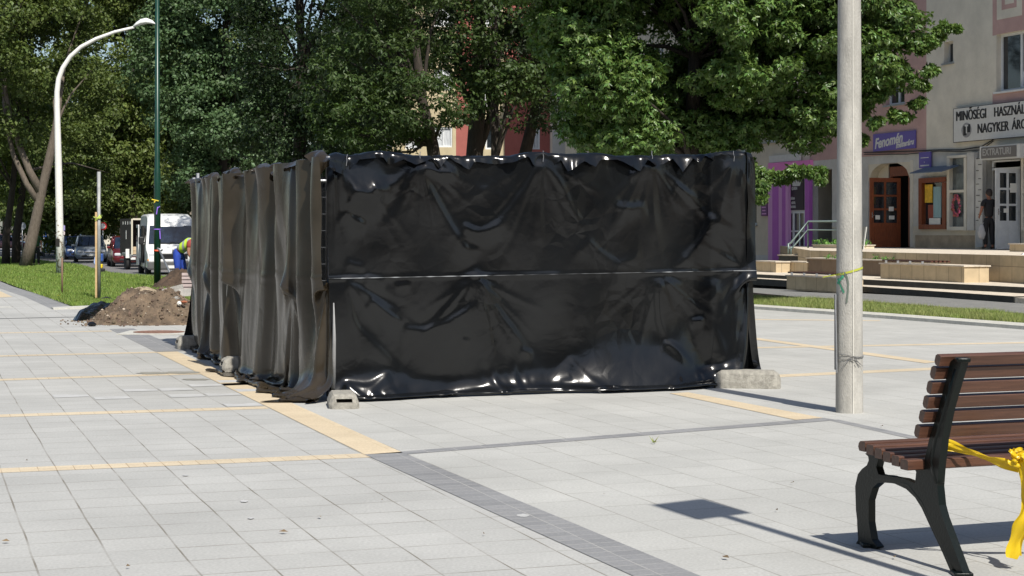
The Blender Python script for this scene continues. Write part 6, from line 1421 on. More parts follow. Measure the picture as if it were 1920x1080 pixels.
def fbx(m, x0, y0, x1, y1, off, th=.04):
    """box on the facade given by its pixel rectangle"""
    a, c = FU(x0, off), FU(x1, off); xm = (x0 + x1) / 2; zb, zt = FZ(xm, y1, off), FZ(xm, y0, off)
    m.add([FM(a, off - th, zb), FM(c, off - th, zb), FM(c, off, zb), FM(a, off, zb), FM(a, off - th, zt), FM(c, off - th, zt), FM(c, off, zt), FM(a, off, zt)], [(0,3,2,1),(4,5,6,7),(0,1,5,4),(1,2,6,5),(2,3,7,6),(3,0,4,7)]); return m
def part(name, m_, parent, rects, off=.02, th=.04):
    m = MB()
    for r in rects: fbx(m, *r, off, th)
    return m.build(name, m_, parent)
def text(body, px, py, hpx, m_, parent, off, name='lettering', shear=0, bold=.012, sx=1.0, rot=0, right=False):
    cu = bpy.data.curves.new('t', 'FONT'); cu.body = body; d = 49 - .9435 * FU(px, off) - .3313 * off; s = hpx / F * d / .69; cu.size = s; cu.extrude = .004; cu.offset = bold * s; cu.shear = shear
    o = bpy.data.objects.new('t', cu); COL.objects.link(o); bpy.context.view_layer.update(); dg = bpy.context.evaluated_depsgraph_get(); me = bpy.data.meshes.new_from_object(o.evaluated_get(dg)); bpy.data.objects.remove(o)
    u = FU(px, off); z = FZ(px, py, off); ca, sa = math.cos(rot), math.sin(rot)
    for v in me.vertices:
        x, y = v.co.x * sx, v.co.y; x, y = x * ca - y * sa, x * sa + y * ca; v.co = FM(u + x, off + .003 + v.co.z, z + y)
    me.name = name; return link_mesh(name, me, m_, parent)
shop = empty('shop_building', FM(0, 0, 0)); shop.location = (0, 0, 0)
tag(shop, 'pink and cream plastered shop building with wooden doors on the right', 'building')
UA, UZ = FU(1518), 30.0  # right end run on out of view to keep the white door shaded
H_door = hp(1628, 306, 1706, 463); H_door = (H_door[0], .84, H_door[2], H_door[3])
H_arc = hp(1519, 318, 1560, 463); H_arc = (H_arc[0], .84, H_arc[2], H_arc[3])
H_ent = (FU(1850), .84, FU(1914), FZ(1880, 298))
H_w1 = hp(1660, 150, 1696, 196); H_nic = hp(1770, 78, 1787, 118); H_w2 = hp(1868, 58, 1946, 168)
H_disp = hp(1726, 334, 1770, 424); H_ww = hp(1780, 296, 1808, 425)
w2u0, w2u1 = H_w2[0], H_w2[2]; dw = w2u1 - w2u0
H_w3 = (w2u0 + 4.2, H_w2[1], w2u1 + 4.2, H_w2[3]); H_w4 = (w2u0, H_w2[1] + 3.2, w2u1, H_w2[3] + 3.2)
z_gf = FZ(1737, 285); u_pc = FU(1737); u_pf = FU(1861)
zp1 = FZ(1890, 62); zpt = zp1 + 1.4
def zone(u, z):
    if z > z_gf:
        if u < u_pc: return 1
        if u > u_pf - .02 and zp1 < z: return 1
        if u > u_pf and H_w2[1] - .35 < z < H_w2[1]: return 1
        return 0
    if z < FZ(1760, 441) and FU(1716) < u < FU(1828): return 3
    if z < FZ(1760, 424): return 4
    return 2
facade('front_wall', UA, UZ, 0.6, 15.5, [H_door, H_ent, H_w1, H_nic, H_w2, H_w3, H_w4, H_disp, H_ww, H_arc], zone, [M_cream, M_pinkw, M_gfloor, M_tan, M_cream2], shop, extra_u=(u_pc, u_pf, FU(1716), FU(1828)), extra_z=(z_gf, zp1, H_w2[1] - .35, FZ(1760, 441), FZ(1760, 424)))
# cream squares in the pink band
m = MB(); fbx(m, 1869, -60, 1916, 33, .006, .006); m.build('panel_field', M_cream, shop)
m = MB(); fbx(m, 1878, -45, 1906, 16, .010, .004); m.build('panel_border', M_pinkw, shop)
m = MB(); fbx(m, 1884, -38, 1901, 7, .014, .004); m.build('panel_centre', M_cream, shop)
def window(h, parent, cols=2, tilt=False, fr=.07, m_f=None, sill=True, mid=None):
    a, b, c, d = h; off = -.16; m_f = m_f or M_wframe
    def bar(u0, z0, u1, z1, o=off, th=.06): return (FM(u0, o - th, z0), FM(u1, o - th, z0), FM(u1, o, z0), FM(u0, o, z0), FM(u0, o - th, z1), FM(u1, o - th, z1), FM(u1, o, z1), FM(u0, o, z1))
    fc = [(0,3,2,1),(4,5,6,7),(0,1,5,4),(1,2,6,5),(2,3,7,6),(3,0,4,7)]
    wn = MB(); 
    for r in ((a, b, a + fr, d), (c - fr, b, c, d), (a + fr, b, c - fr, b + fr), (a + fr, d - fr, c - fr, d)): wn.add(bar(*r), fc)
    for i in range(1, cols): x = a + (c - a) * i / cols; wn.add(bar(x - fr * .6, b + fr, x + fr * .6, d - fr), fc)
    if mid: wn.add(bar(a + fr, mid - fr/2, c - fr, mid + fr/2), fc)
    w_ = wn.build('window', m_f, parent)
    g = MB(); g.quad(FM(a + fr/2, off - .04, b + fr/2), FM(c - fr/2, off - .04, b + fr/2), FM(c - fr/2, off - .04, d - fr/2), FM(a + fr/2, off - .04, d - fr/2)); g.build('pane', M_glass, w_, fixn=False)
    if tilt:
        x0, x1 = a + (c - a) * .53, c - fr; t = MB()
        for (p, q) in (((x0, b + fr), (x0, d - fr)), ((x1, b + fr), (x1, d - fr)), ((x0, b + fr), (x1, b + fr)), ((x0, d - fr), (x1, d - fr))):
            dz = lambda z: (z - b) / (d - b) * -.30
            t.tube([FM(p[0], off + .03 + dz(p[1]), p[1]), FM(q[0], off + .03 + dz(q[1]), q[1])], .035, 4)
        t.build('tilted_sash', m_f, w_)
    if sill:
        s = MB(); s.add(bar(a - .06, b - .05, c + .06, b, .07, .28), fc); s.build('sill', M_steel if not tilt else M_wframe, w_)
    return w_
window(H_w1, shop); window(H_w2, shop, tilt=True); window(H_w3, shop); window(H_w4, shop)
window(H_nic, shop, cols=1, fr=.05, m_f=M_gfloor)
# recessed brown double door under the arch
part('door_lintel', M_brown, shop, [(1668, 312, 1706, 330)], -.25, .06)
m = MB(); n = 12; a, b = FU(1628), FU(1706); zA, zT = H_door[3] - .55, H_door[3]
pts = [(a + (b - a) * i / n, zA + (zT - zA + .03) * math.sqrt(max(0, 1 - (2 * i / n - 1) ** 2))) for i in range(n + 1)]
for i in range(n): m.quad(FM(pts[i][0], -.01, pts[i][1]), FM(pts[i+1][0], -.01, pts[i+1][1]), FM(pts[i+1][0], -.01, zT + .01), FM(pts[i][0], -.01, zT + .01)); m.quad(FM(pts[i][0], -.01, pts[i][1]), FM(pts[i+1][0], -.01, pts[i+1][1]), FM(pts[i+1][0], -.32, pts[i+1][1]), FM(pts[i][0], -.32, pts[i][1]))
m.build('arch_infill', M_cream2, shop, fixn=False)
part('recess_wall', M_cream2, shop, [(1629, 300, 1666, 462)], -.30, .03)
part('pier_face', M_cream, shop, [(1706, 300, 1711, 463)], .03, .10)
def leaf_door(px_h, py_t, py_b, length, m_, rows, cols, nm, glassz=.35, z0=.86):
    u = FU(px_h); zt = FZ(px_h, py_t); ro = MB()
    def P(l, z, e): return FM(u + e, l, z)
    fr = .13
    def bx(l0, z0_, l1, z1_, e0=-.025, e1=.025): ro.add([P(l0, z0_, e0), P(l1, z0_, e0), P(l1, z0_, e1), P(l0, z0_, e1), P(l0, z1_, e0), P(l1, z1_, e0), P(l1, z1_, e1), P(l0, z1_, e1)], [(0,3,2,1),(4,5,6,7),(0,1,5,4),(1,2,6,5),(2,3,7,6),(3,0,4,7)])
    zg = z0 + (zt - z0) * glassz; bx(.02, z0, .02 + fr, zt); bx(length - fr, z0, length, zt); bx(.02 + fr, zt - fr, length - fr, zt); bx(.02 + fr, z0, length - fr, zg)
    for i in range(1, cols): x = .02 + length * i / cols; bx(x - .035, zg, x + .035, zt - fr)
    for j in range(1, rows): z = zg + (zt - fr - zg) * j / rows; bx(.02 + fr, z - .03, length - fr, z + .03, -.02, .02)
    for i in range(cols): x0 = .02 + fr + .03 + (length - 2 * fr) * i / cols; bx(x0, z0 + .12, x0 + (length - 2 * fr) / cols - .08, zg - .1, .02, .035)
    o = ro.build(nm, m_, shop); ro.__init__(); bx(.1, zg, length - .1, zt - .1, -.006, .006); ro.build('pane', M_glass, o)
    ro.__init__(); ro.tube([P(length - .06, z0 + (zt - z0) * .42, .05), P(length - .06, z0 + (zt - z0) * .50, .05)], .014, 6); ro.tube([P(length - .06, z0 + (zt - z0) * .46, .05), P(length - .14, z0 + (zt - z0) * .46, .06)], .010, 6); ro.build('handle', M_chrome, o)
    for (lx, zz_, w_, h_) in (((.22, .52, .18, .14), (.62, .40, .16, .13), (.2, .40, .2, .12)) if m_ == M_brown else ((.15, .70, .22, .26), (.45, .45, .16, .12))):
        ro.__init__(); bx(lx * length / .9, z0 + (zt - z0) * zz_, lx * length / .9 + w_, z0 + (zt - z0) * zz_ + h_, .026, .030); ro.build('paper_note', M_paper, o)
    return o
leaf_door(1689, 334, 463, 1.12, M_brown, 3, 2, 'brown_door')
part('door_frame', M_brown, shop, [(1668, 330, 1671, 462), (1703, 330, 1706, 462)], -.24, .07)
M_wdoor = mat('white_worn_paint', (.66, .68, .68), .6, col2=(.56, .58, .58), vscale=6)
leaf_door(1913, 316, 466, .82, M_wdoor, 3, 2, 'white_door')
part('transom_window', M_wframe, shop, [(1860, 300, 1912, 303), (1860, 314, 1912, 318), (1860, 303, 1863, 314)], -.12, .05)
part('entrance_side', M_gfloor, shop, [(1851, 318, 1862, 463)], -.20, .05)
# display windows
dw_ = part('brown_window', M_brown, shop, [(1722, 333, 1773, 342), (1722, 421, 1773, 430), (1722, 342, 1728, 421), (1766, 342, 1773, 421)], .10, .16)
part('pane', M_glass, dw_, [(1727, 341, 1767, 422)], -.05, .01)
part('yellow_cloth', mat('yellow_cloth', (.75, .45, .04), .8, var=.3, vscale=8), dw_, [(1734, 346, 1748, 380)], .015, .02); part('blue_curtain', mat('blue_curtain', (.30, .45, .46), .8, var=.2, vscale=6, stretch=(6, 6, .4)), dw_, [(1750, 350, 1764, 408)], .015, .03)
part('red_poster', mat('red_poster', (.28, .07, .04), .8), dw_, [(1740, 384, 1750, 410)], .015, .01); part('paper_note', M_paper, dw_, [(1742, 409, 1763, 421), (1729, 421, 1737, 424)], .03, .01)
ww = part('white_window', M_cream, shop, [(1775, 291, 1812, 296), (1775, 425, 1812, 432), (1775, 296, 1780, 425), (1807, 296, 1812, 425), (1780, 356, 1807, 361)], .12, .16)
part('pane', mat('grey_glass', (.10, .115, .12), .15, var=.35, vscale=4), ww, [(1779, 295, 1808, 426)], .0, .01)
fl = MB(); rr = random.Random(2)
for i in range(46):
    a = i * .41; px = 1793 + math.cos(a) * (5 + 3 * rr.random()) ; py = 386 + math.sin(a) * (14 + 6 * rr.random()); c = FM(FU(px, .06), .06, FZ(px, py, .06)); r = .04 + .03 * rr.random()
    fl.add([c + UH * math.cos(t) * r + Vector((0, 0, math.sin(t) * r)) + NF * (.02 * (k % 2)) for k, t in enumerate([j * 1.047 for j in range(6)])], [(0, 1, 2, 3, 4, 5)])
fl.build('flower_wreath', mat('wreath_petals', (.50, .10, .14), .8, island=.8), ww, fixn=False)
w3 = part('white_window', M_cream, shop, [(1914, 291, 1950, 296), (1914, 425, 1950, 432), (1914, 296, 1918, 425), (1945, 296, 1950, 425), (1918, 356, 1945, 361)], .14, .18)
part('pane', M_glass, w3, [(1917, 295, 1946, 426)], .0, .01)
m = MB(); a, c = FU(1712, .5), FU(1772, .5)
zt_, zl = FZ(1745, 312, .1), FZ(1745, 322, .5); m.add([FM(a, .02, zt_), FM(c, .02, zt_), FM(c, .62, zl), FM(a, .62, zl), FM(a, .02, zt_ - .04), FM(c, .02, zt_ - .04), FM(c, .62, zl - .03), FM(a, .62, zl - .03)], [(0,1,2,3),(7,6,5,4),(0,4,5,1),(1,5,6,2),(2,6,7,3),(3,7,4,0)]); m.build('awning', mat('awning_blue_grey', (.10, .14, .20), .6), shop)
part('white_pier', M_gfloor, shop, [(1813, 286, 1826, 432), (1829, 296, 1842, 463)], .16, .14)
m = MB(); rr = random.Random(8)
for i in range(11):
    y = 296 + i * 11.5 + rr.random() * 4; x = (1830, 1834)[i % 2]; fbx(m, x, y, x + 4 + 3 * rr.random(), y + 1.2, .168, .006)
m.build('pier_marks', M_dark, shop)
m = MB(); P_ = [FM(FU(px, .05), .05, FZ(px, py, .05)) for px, py in ((1620, 286), (1700, 284), (1760, 281), (1800, 281), (1840, 275), (1862, 262))]; m.tube(P_, .018, 5); m.tube([q + Vector((0, 0, -.06 - .03 * math.sin(i * 2))) for i, q in enumerate(P_)], .014, 5); m.build('cable', M_black, shop)
m = MB(); m.tube([FM(FU(1707, .02), .02, FZ(1707, 191)), FM(FU(1718, .4), .4, FZ(1718, 212, .4))], .035, 6); m.tube([FM(FU(1707, .02), .02, FZ(1707, 191)), FM(FU(1722, .1), .1, FZ(1722, 189))], .02, 6); m.build('flag_holder', M_black, shop)

# signs on the shop
def sign(name, rects_m, label, off=.14):
    root = empty(name, (0, 0, 0)); tag(root, label, 'shop sign'); 
    for nm, m_, rc, o_, th in rects_m: part(nm, m_, root, [rc], o_, th)
    return root
M_signw = mat('sign_white', (.62, .62, .59), .5, var=.05); M_signp = mat('sign_purple', (.13, .10, .36), .5); M_ink = mat('sign_ink', (.02, .02, .022), .6)
s1 = sign('shop_sign', [('frame', M_ink, (1787, 190.5, 2012, 258), .13, .06), ('board', M_signw, (1788, 191.5, 2011, 257), .15, .03)], 'large white sign reading MINŐSÉGI HASZNÁLT on the cream wall')
u_s = FU(1792, .15); 
for wd_, x_, y_ in (('MINŐSÉGI', 1792, 227), ('HASZNÁLT', 1863, 219), ('NAGYKER', 1832, 250), ('ÁRON', 1897, 243)):
    text(wd_, x_, y_, 17.5, M_ink, s1, .15, sx=.84, bold=0); text(wd_, x_ + 1.1, y_, 17.5, M_ink, s1, .1515, sx=.84, bold=0)
def disc(px, py, rpx, off, m_, parent, nm, sq=1.0):
    u, z = FU(px, off), FZ(px, py, off); d = 49 - .9435 * u; r = rpx / F * d; m = MB(); m.add([FM(u + math.cos(2*math.pi*i/20) * r * sq, off, z + math.sin(2*math.pi*i/20) * r) for i in range(20)], [list(range(20))]); m.build(nm, m_, parent, fixn=False)
disc(1812, 244, 14, .156, mat('emblem_grey', (.30, .30, .30), .6, var=.3, vscale=6), s1, 'emblem', 1.15)
part('emblem_figure', M_ink, s1, [(1806, 236, 1812, 254), (1813, 233, 1819, 248)], .162, .004); part('emblem_figure', M_signw, s1, [(1809, 234, 1815, 237), (1811, 237, 1813, 250)], .166, .004)
s2 = sign('shop_sign', [('board', M_signp, (1637, 248, 1716, 281), .06, .04)], 'purple sign with slanted white writing Fenomén méteráru on the pink wall')
text('Fenomén', 1640, 279, 18, M_signw, s2, .06, shear=.3, sx=.98, rot=R(5), bold=.03); text('méteráru', 1680, 278, 10.5, M_signw, s2, .06, shear=.3, sx=1.05, rot=R(5), bold=.03)
s3 = sign('shop_sign', [('board', M_signp, (1723, 285, 1744, 315), .10, .05)], 'small purple hanging sign with white marks above the awning')
part('faded_row', M_signw, s3, [(1726, 295, 1741, 296.5)], .104, .003); part('faded_row', M_signw, s3, [(1725.5, 309, 1742, 311.5)], .104, .003); disc(1733, 304, 1.2, .106, M_signw, s3, 'dot')
s4 = sign('shop_sign', [('frame', M_signw, (1837, 272, 1912, 298), .55, .40), ('board', mat('sign_grey', (.16, .15, .14), .5), (1839.5, 274.5, 1905, 295.5), .57, .02)], 'grey box sign reading EXTRATURI over the white door')
text('EXTRATURI', 1842, 292, 12.5, mat('sign_letter_grey', (.40, .39, .37), .5), s4, .57, sx=.93, bold=.02)

# left neighbour with the violet portal
nb = empty('shop_building', (0, 0, 0)); tag(nb, 'cream building with a violet shop portal partly hidden by the tree', 'building')
UB = FU(1060)
H_q = (FU(1477), .5, FU(1510), FZ(1490, 322)); 
holes = [H_q]
for px in (1430, 1360, 1290, 1220):
    for k_ in range(3): holes.append((FU(px), 4.6 + 3.1 * k_, FU(px) + 1.3, 6.1 + 3.1 * k_))
for px in (1405, 1330, 1250): holes.append((FU(px) - .6, 1.6, FU(px) + .6, 3.1))
zpl = FZ(1425, 478)
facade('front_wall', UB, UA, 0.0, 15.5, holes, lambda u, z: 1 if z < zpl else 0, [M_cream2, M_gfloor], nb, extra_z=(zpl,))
for h in holes[1:]: window(h, nb)
part('portal_pillar', M_violetl, nb, [(1440, 312, 1477, 489)], .10, .14); part('pillar_stripe', M_violet, nb, [(1448, 316, 1459, 489), (1466, 316, 1472, 489)], .115, .02)
part('portal_pillar', M_violet, nb, [(1509, 322, 1517, 466)], .10, .14); part('portal_lintel', M_pinkl, nb, [(1440, 303, 1518, 324)], .14, .18)
part('signboard', M_signw, nb, [(1442, 290, 1500, 303)], .10, .05)
dr = part('glass_door', M_wframe, nb, [(1477, 324, 1479, 470), (1507, 324, 1509, 470), (1479, 324, 1507, 326), (1479, 394, 1507, 400), (1486, 400, 1489, 470), (1498, 400, 1499.5, 470), (1479, 432, 1507, 435), (1479, 464, 1507, 470)], -.05, .06)
part('pane', M_glass, dr, [(1478, 400, 1508, 468)], -.08, .01)
qs = sign('queen_sign', [('poster', mat('poster_aubergine', (.018, .008, .022), .4), (1479, 326, 1507, 394), -.02, .03)], 'dark poster with a white crown and the word QUEEN in the violet portal')
text('QUEEN', 1484.5, 356, 5, M_signw, qs, -.02, sx=.88, bold=.02)
for i, (t_, y_) in enumerate((('ESKÜVŐI RUHA', 374.5), ('KÉSZÍTÉS,', 382.5), ('KÖLCSÖNZÉS', 390))): text(t_, (1480.5, 1484, 1481.5)[i], y_, 4, M_signw, qs, -.02, sx=(.50, .62, .58)[i], bold=.025)
uq = FU(1493.5, -.02); zq = FZ(1493.5, 350, -.02); m = MB(); C_ = [(-.36, .22), (-.26, .05), (.26, .05), (.36, .22), (.22, .16), (.17, .30), (.09, .17), (0, .38), (-.09, .17), (-.17, .30), (-.22, .16)]
m.add([FM(uq + x, -.012, zq + z - .03) for x, z in C_], [list(range(len(C_)))]); m.build('crown_emblem', M_signw, qs, fixn=False)
for x, z in ((-.36, .22), (-.17, .30), (0, .38), (.17, .30), (.36, .22)):
    m = MB(); m.add([FM(uq + x + math.cos(i * .785) * .035, -.011, zq + z + math.sin(i * .785) * .035) for i in range(8)], [list(range(8))]); m.build('crown_emblem', M_signw, qs, fixn=False)
ps = sign('price_sign', [('board', mat('plum_board', (.16, .06, .18), .6), (1427, 358, 1438, 405), .06, .05)], 'narrow plum coloured notice board with rows of writing left of the violet portal')
for i in range(7): part('faded_row', M_violetl, ps, [(1428.5 + (i % 2) * .6, 363.5 + i * 6, 1436.5 - (i % 3) * .7, 366 + i * 6)], .064, .003)

# terrace
def tiles(name, c1, c2, w_=.42, h_=.6):
    m = bpy.data.materials.new(name); m.use_nodes = True; n = m.node_tree.nodes; L = m.node_tree.links; b = n['Principled BSDF']; tc = n.new('ShaderNodeTexCoord')
    vr = n.new('ShaderNodeVectorRotate'); vr.rotation_type = 'Z_AXIS'; vr.inputs['Angle'].default_value = -math.atan2(UH.y, UH.x); L.new(tc.outputs['Object'], vr.inputs[0])
    sp = n.new('ShaderNodeSeparateXYZ'); cb = n.new('ShaderNodeCombineXYZ'); L.new(vr.outputs[0], sp.inputs[0]); ad = n.new('ShaderNodeMath'); ad.operation = 'ADD'; L.new(sp.outputs[0], ad.inputs[0]); L.new(sp.outputs[1], ad.inputs[1]); L.new(ad.outputs[0], cb.inputs[0]); L.new(sp.outputs[2], cb.inputs[1])
    br = n.new('ShaderNodeTexBrick'); br.offset = 0; br.inputs['Scale'].default_value = 1; br.inputs['Brick Width'].default_value = w_; br.inputs['Row Height'].default_value = h_; br.inputs['Mortar Size'].default_value = .007; br.inputs['Color1'].default_value = (*c1, 1); br.inputs['Color2'].default_value = (*c2, 1); br.inputs['Mortar'].default_value = (.22, .17, .11, 1)
    L.new(cb.outputs[0], br.inputs[0]); no = n.new('ShaderNodeTexNoise'); no.inputs['Scale'].default_value = 6; no.inputs['Detail'].default_value = 6; L.new(tc.outputs['Object'], no.inputs[0]); mr = n.new('ShaderNodeMapRange'); mr.inputs[3].default_value = .75; mr.inputs[4].default_value = 1.2; L.new(no.outputs[0], mr.inputs[0])
    v = n.new('ShaderNodeVectorMath'); v.operation = 'SCALE'; L.new(br.outputs[0], v.inputs[0]); L.new(mr.outputs[0], v.inputs['Scale']); L.new(v.outputs[0], b.inputs['Base Color']); b.inputs['Roughness'].default_value = .8; return m
M_tile = tiles('clinker_tiles', (.56, .45, .29), (.48, .38, .24), .48); M_blackriser = mat('black_riser_tiles', (.025, .027, .025), .75, var=.4, vscale=4); M_step = mat('worn_step_slab', (.60, .53, .43), .85, var=.2, vscale=6, bump=.4)
def slab(name, pts, z0, z1, m_top, m_side, label, cat='terrace'):
    m = MB(); n = len(pts); m.mi = 0; m.add([Vector((p[0], p[1], z1)) for p in pts], [list(range(n))]); m.mi = 1; v = [Vector((p[0], p[1], z0)) for p in pts] + [Vector((p[0], p[1], z1)) for p in pts]; m.add(v, [(i, (i+1) % n, (i+1) % n + n, i + n) for i in range(n)])
    o = m.build(name, [m_top, m_side]); bm = bmesh.new(); bm.from_mesh(o.data); bmesh.ops.remove_doubles(bm, verts=bm.verts[:], dist=1e-4); bmesh.ops.recalc_face_normals(bm, faces=bm.faces[:]); bm.to_mesh(o.data); bm.free(); tag(o, label, cat); return o
def lip(m, a, b, z, over=.04, th=.03): pass
fl_, fr2 = gp(1440, 468.2, .84), gp(1890, 478.5, .84); fr3 = gp(2300, 492, .84)
back = [FM(UZ, -.4, 0), FM(FU(1441), -.4, 0)]
slab('terrace_floor', [gp(1520, 469.5, .84), fr2, fr3, *back], 0.0, .84, M_step, M_tile, 'raised shop terrace floor with a cream tiled retaining wall')
A1, A2, A3 = gp(1380, 535, 0), gp(1618, 550), gp(1901, 568)
A2b = A2 + (A2 - A3).normalized() * 9
slab('terrace_step', [A2 + (A2 - A3).normalized() * 5.0, A3, A3 - NF * 5.5, A2 + (A2 - A3).normalized() * 5 - NF * 8.5], 0, .125, M_step, M_blackriser, 'lowest terrace step with black riser and pale worn tread', 'step')
B2, B3 = gp(1618, 534, .125), gp(1960, 552.5, .125)
slab('terrace_step', [B2 + (B2 - B3).normalized() * 14, B3 - (B2 - B3).normalized() * 3, B3 - NF * 4.6, B2 + (B2 - B3).normalized() * 14 - NF * 7.5], .1, .25, M_step, M_blackriser, 'second terrace step with black riser under the planters', 'step')
q = gp(1405, 526, 0.0)
slab('terrace_step', [gp(1370, 531, 0), gp(1476, 538, 0), gp(1476, 538, 0) - NF * 3, gp(1370, 531, 0) - NF * 3], 0, .16, M_step, M_blackriser, 'dark shaded step beside the left bench planter', 'step')
slab('terrace_ramp', [A3 + Vector((.02, 0, 0)), A3 + UH * 1.6, A3 + UH * 1.6 - NF * 3, A3 - NF * 3], 0, .10, M_step, M_step, 'pale slab at the right end of the steps', 'step')
def fbox(x0, x1, pyb, zb, h, dep, m_side, label, name='planter', cat='planter', top=M_step, group='tiled planters and benches of the terrace', cap=.03):
    a = gp(x0, pyb, zb); k = (x1 - 960) / F; t = (k * a.y - a.x) / (UH.x - k * UH.y); b = a + UH * t
    root = empty(name, (0, 0, 0)); tag(root, label, cat, group)
    m = MB(); v = [a, b, b - NF * dep, a - NF * dep]; lo = [Vector((p.x, p.y, zb - .02)) for p in v]; hi = [Vector((p.x, p.y, zb + h)) for p in v]; m.add(lo + hi, [(0,3,2,1),(4,5,6,7),(0,1,5,4),(1,2,6,5),(2,3,7,6),(3,0,4,7)]); m.build('box', m_side, root)
    e = .03; v = [a + NF * e - UH * e, b + NF * e + UH * e, b - NF * (dep + e) + UH * e, a - NF * (dep + e) - UH * e]; m = MB(); m.add([Vector((p.x, p.y, zb + h + .001)) for p in v] + [Vector((p.x, p.y, zb + h + cap)) for p in v], [(0,3,2,1),(4,5,6,7),(0,1,5,4),(1,2,6,5),(2,3,7,6),(3,0,4,7)]); m.build('coping', top, root)
    return root, a, b
def seat_on(a, b, f0, f1, z, dep, label, m_=None):
    root = empty('slat_seat', (0, 0, 0)); tag(root, label, 'seat', 'dark slatted seats on the planters')
    p, q = a.lerp(b, f0), a.lerp(b, f1)
    for i in range(5):
        o_ = dep * (i + .3) / 5; m = MB(); c0, c1 = p - NF * o_, q - NF * o_; c0.z = c1.z = z + .055; m.tube([c0, c1], .045, 4, flat=.6); m.build('slat', M_wood, root)
    m = MB(); n_ = max(2, int((q - p).length / .5))
    for i in range(n_): c = p.lerp(q, (i + .5) / n_) + NF * .05; m.box((c.x, c.y, z + .03), (.05, .03, .06))
    m.build('bracket', M_steel, root)
r_, a, b = fbox(1475, 1574, 541.5, 0.0, .30, .6, M_tile, 'low tiled planter bench behind the concrete pole, nearest the side walk'); seat_on(a, b, .02, .98, .335, .55, 'dark slatted seat on the low planter behind the concrete pole')
r_, a, b = fbox(1651, 1808, 522.5, .25, .34, .62, M_tile, 'tiled planter bench right of the concrete pole'); seat_on(a, b, .02, .62, .625, .55, 'dark slatted seat right of the concrete pole')
p_ = fbox(1858, 2010, 526, .25, .34, .62, M_tile, 'tiled planter bench at the right edge of the picture'); seat_on(p_[1], p_[2], .03, .6, .625, .55, 'dark slatted seat at the right edge of the picture')
M_tiled = tiles('brown_tiles', (.20, .14, .09), (.17, .12, .08), 1.2, 1)
rg, ga, gb = fbox(1513, 1672, 512, .25, .38, 1.0, M_tiled, 'brown planter box with low green plants behind the concrete pole')
fbox(1413, 1455, 509, .25, .27, .5, M_tile, 'small pale tiled block left of the brown planter'); fbox(1467, 1513, 510, .25, .27, .5, M_tile, 'small pale tiled block next to the brown planter')
fbox(1460, 1560, 489, .45, .16, 1.2, M_blackriser, 'dark step with pale edge below the violet portal', 'terrace_block', 'step')
rp2, pa, pb = fbox(1524, 1590, 478, .62, .30, .9, mat('pale_planter', (.62, .54, .40), .8, var=.1), 'pale planter with leafy plants by the railing')
fbox(1893, 1990, 497, .5, .52, 1.4, M_tile, 'tall tiled block at the right edge below the white door')
# plants
def bedding(a, b, dep, z, n, size, m_, label, seed, up=.16):
    rng = np.random.default_rng(seed); f = rng.random(n); g = rng.random(n); C = np.array([list((a.lerp(b, ff) - NF * (dep * gg))[:2]) + [z + up * .5] for ff, gg in zip(f, g)]); V, Fc = leaf_cloud(rng, C, np.full(n, up), 26, size, flat=.8, up=.8)
    o = np_mesh('bedding_plants', V, Fc, m_); tag(o, label, 'plants'); return o
M_bed = leafm('bedding_leaf', (.10, .22, .05), (.12, .28, .04), .4, .4)
bedding(ga, gb, .9, .64, 40, .07, M_bed, 'low green bedding plants in the brown planter behind the pole', 1, .10)
bedding(pa, pb, .8, .94, 22, .10, M_bed, 'broad leaved plants in the pale planter by the railing', 2, .15)
# railing
root = empty('stair_railing', (0, 0, 0)); tag(root, 'grey green metal stair railing in front of the violet portal', 'railing'); M_rail = mat('rail_grey_green', (.16, .21, .20), .45, metal=.4); d = 53.
P = lambda px, py, dd=0: at(px, py, d + dd)
MB().tube([P(1590, 415, -2), P(1516, 415), P(1482, 456, -.8), P(1478, 458, -.9), P(1478, 466, -.9), P(1484, 466, -.9)], .035, 8).build('handrail', M_rail, root, smooth=True)
MB().tube([P(1590, 431, -2), P(1515, 431), P(1484, 466, -.8)], .028, 8).build('lower_rail', M_rail, root, smooth=True)
for x, y0, y1, dd in ((1515, 415, 478, 0), (1478, 457, 476, -.9), (1483, 462, 478, -.9), (1575, 415, 476, -1.5)): MB().tube([P(x, y0, dd), P(x, y1, dd)], .03, 8).build('rail_post', M_rail, root, smooth=True)
root = empty('handrail_loop', (0, 0, 0)); tag(root, 'galvanised handrail loop at the right edge on the terrace', 'railing'); d2 = 37.5
MB().tube([at(1960, 477, d2), at(1918, 477, d2), at(1914, 480, d2), at(1913, 486, d2), at(1913, 497, d2), at(1915, 502, d2), at(1920, 504, d2), at(1960, 504, d2)], .032, 8).build('tube', M_steel, root, smooth=True)
# woman at the white door, seen from behind
q = gp(1854, 467.5, .84); q = FM(FU(1854, .9), .9, .845); Jd = dict(base)
Jd.update({'elL': (-.27, .03, 1.15), 'wrL': (-.30, -.03, .93), 'haL': (-.30, -.05, .86), 'elR': (.26, .0, 1.15), 'wrR': (.2, -.2, 1.0), 'haR': (.17, -.27, .98)})
person(q, R(195), Jd, {'skin': mat('woman_skin', (.30, .13, .08), .6), 'trousers': M_cb, 'shirt': M_cb, 'hair': M_hairb}, 'woman in black clothes seen from behind at the white door', scale=.93)
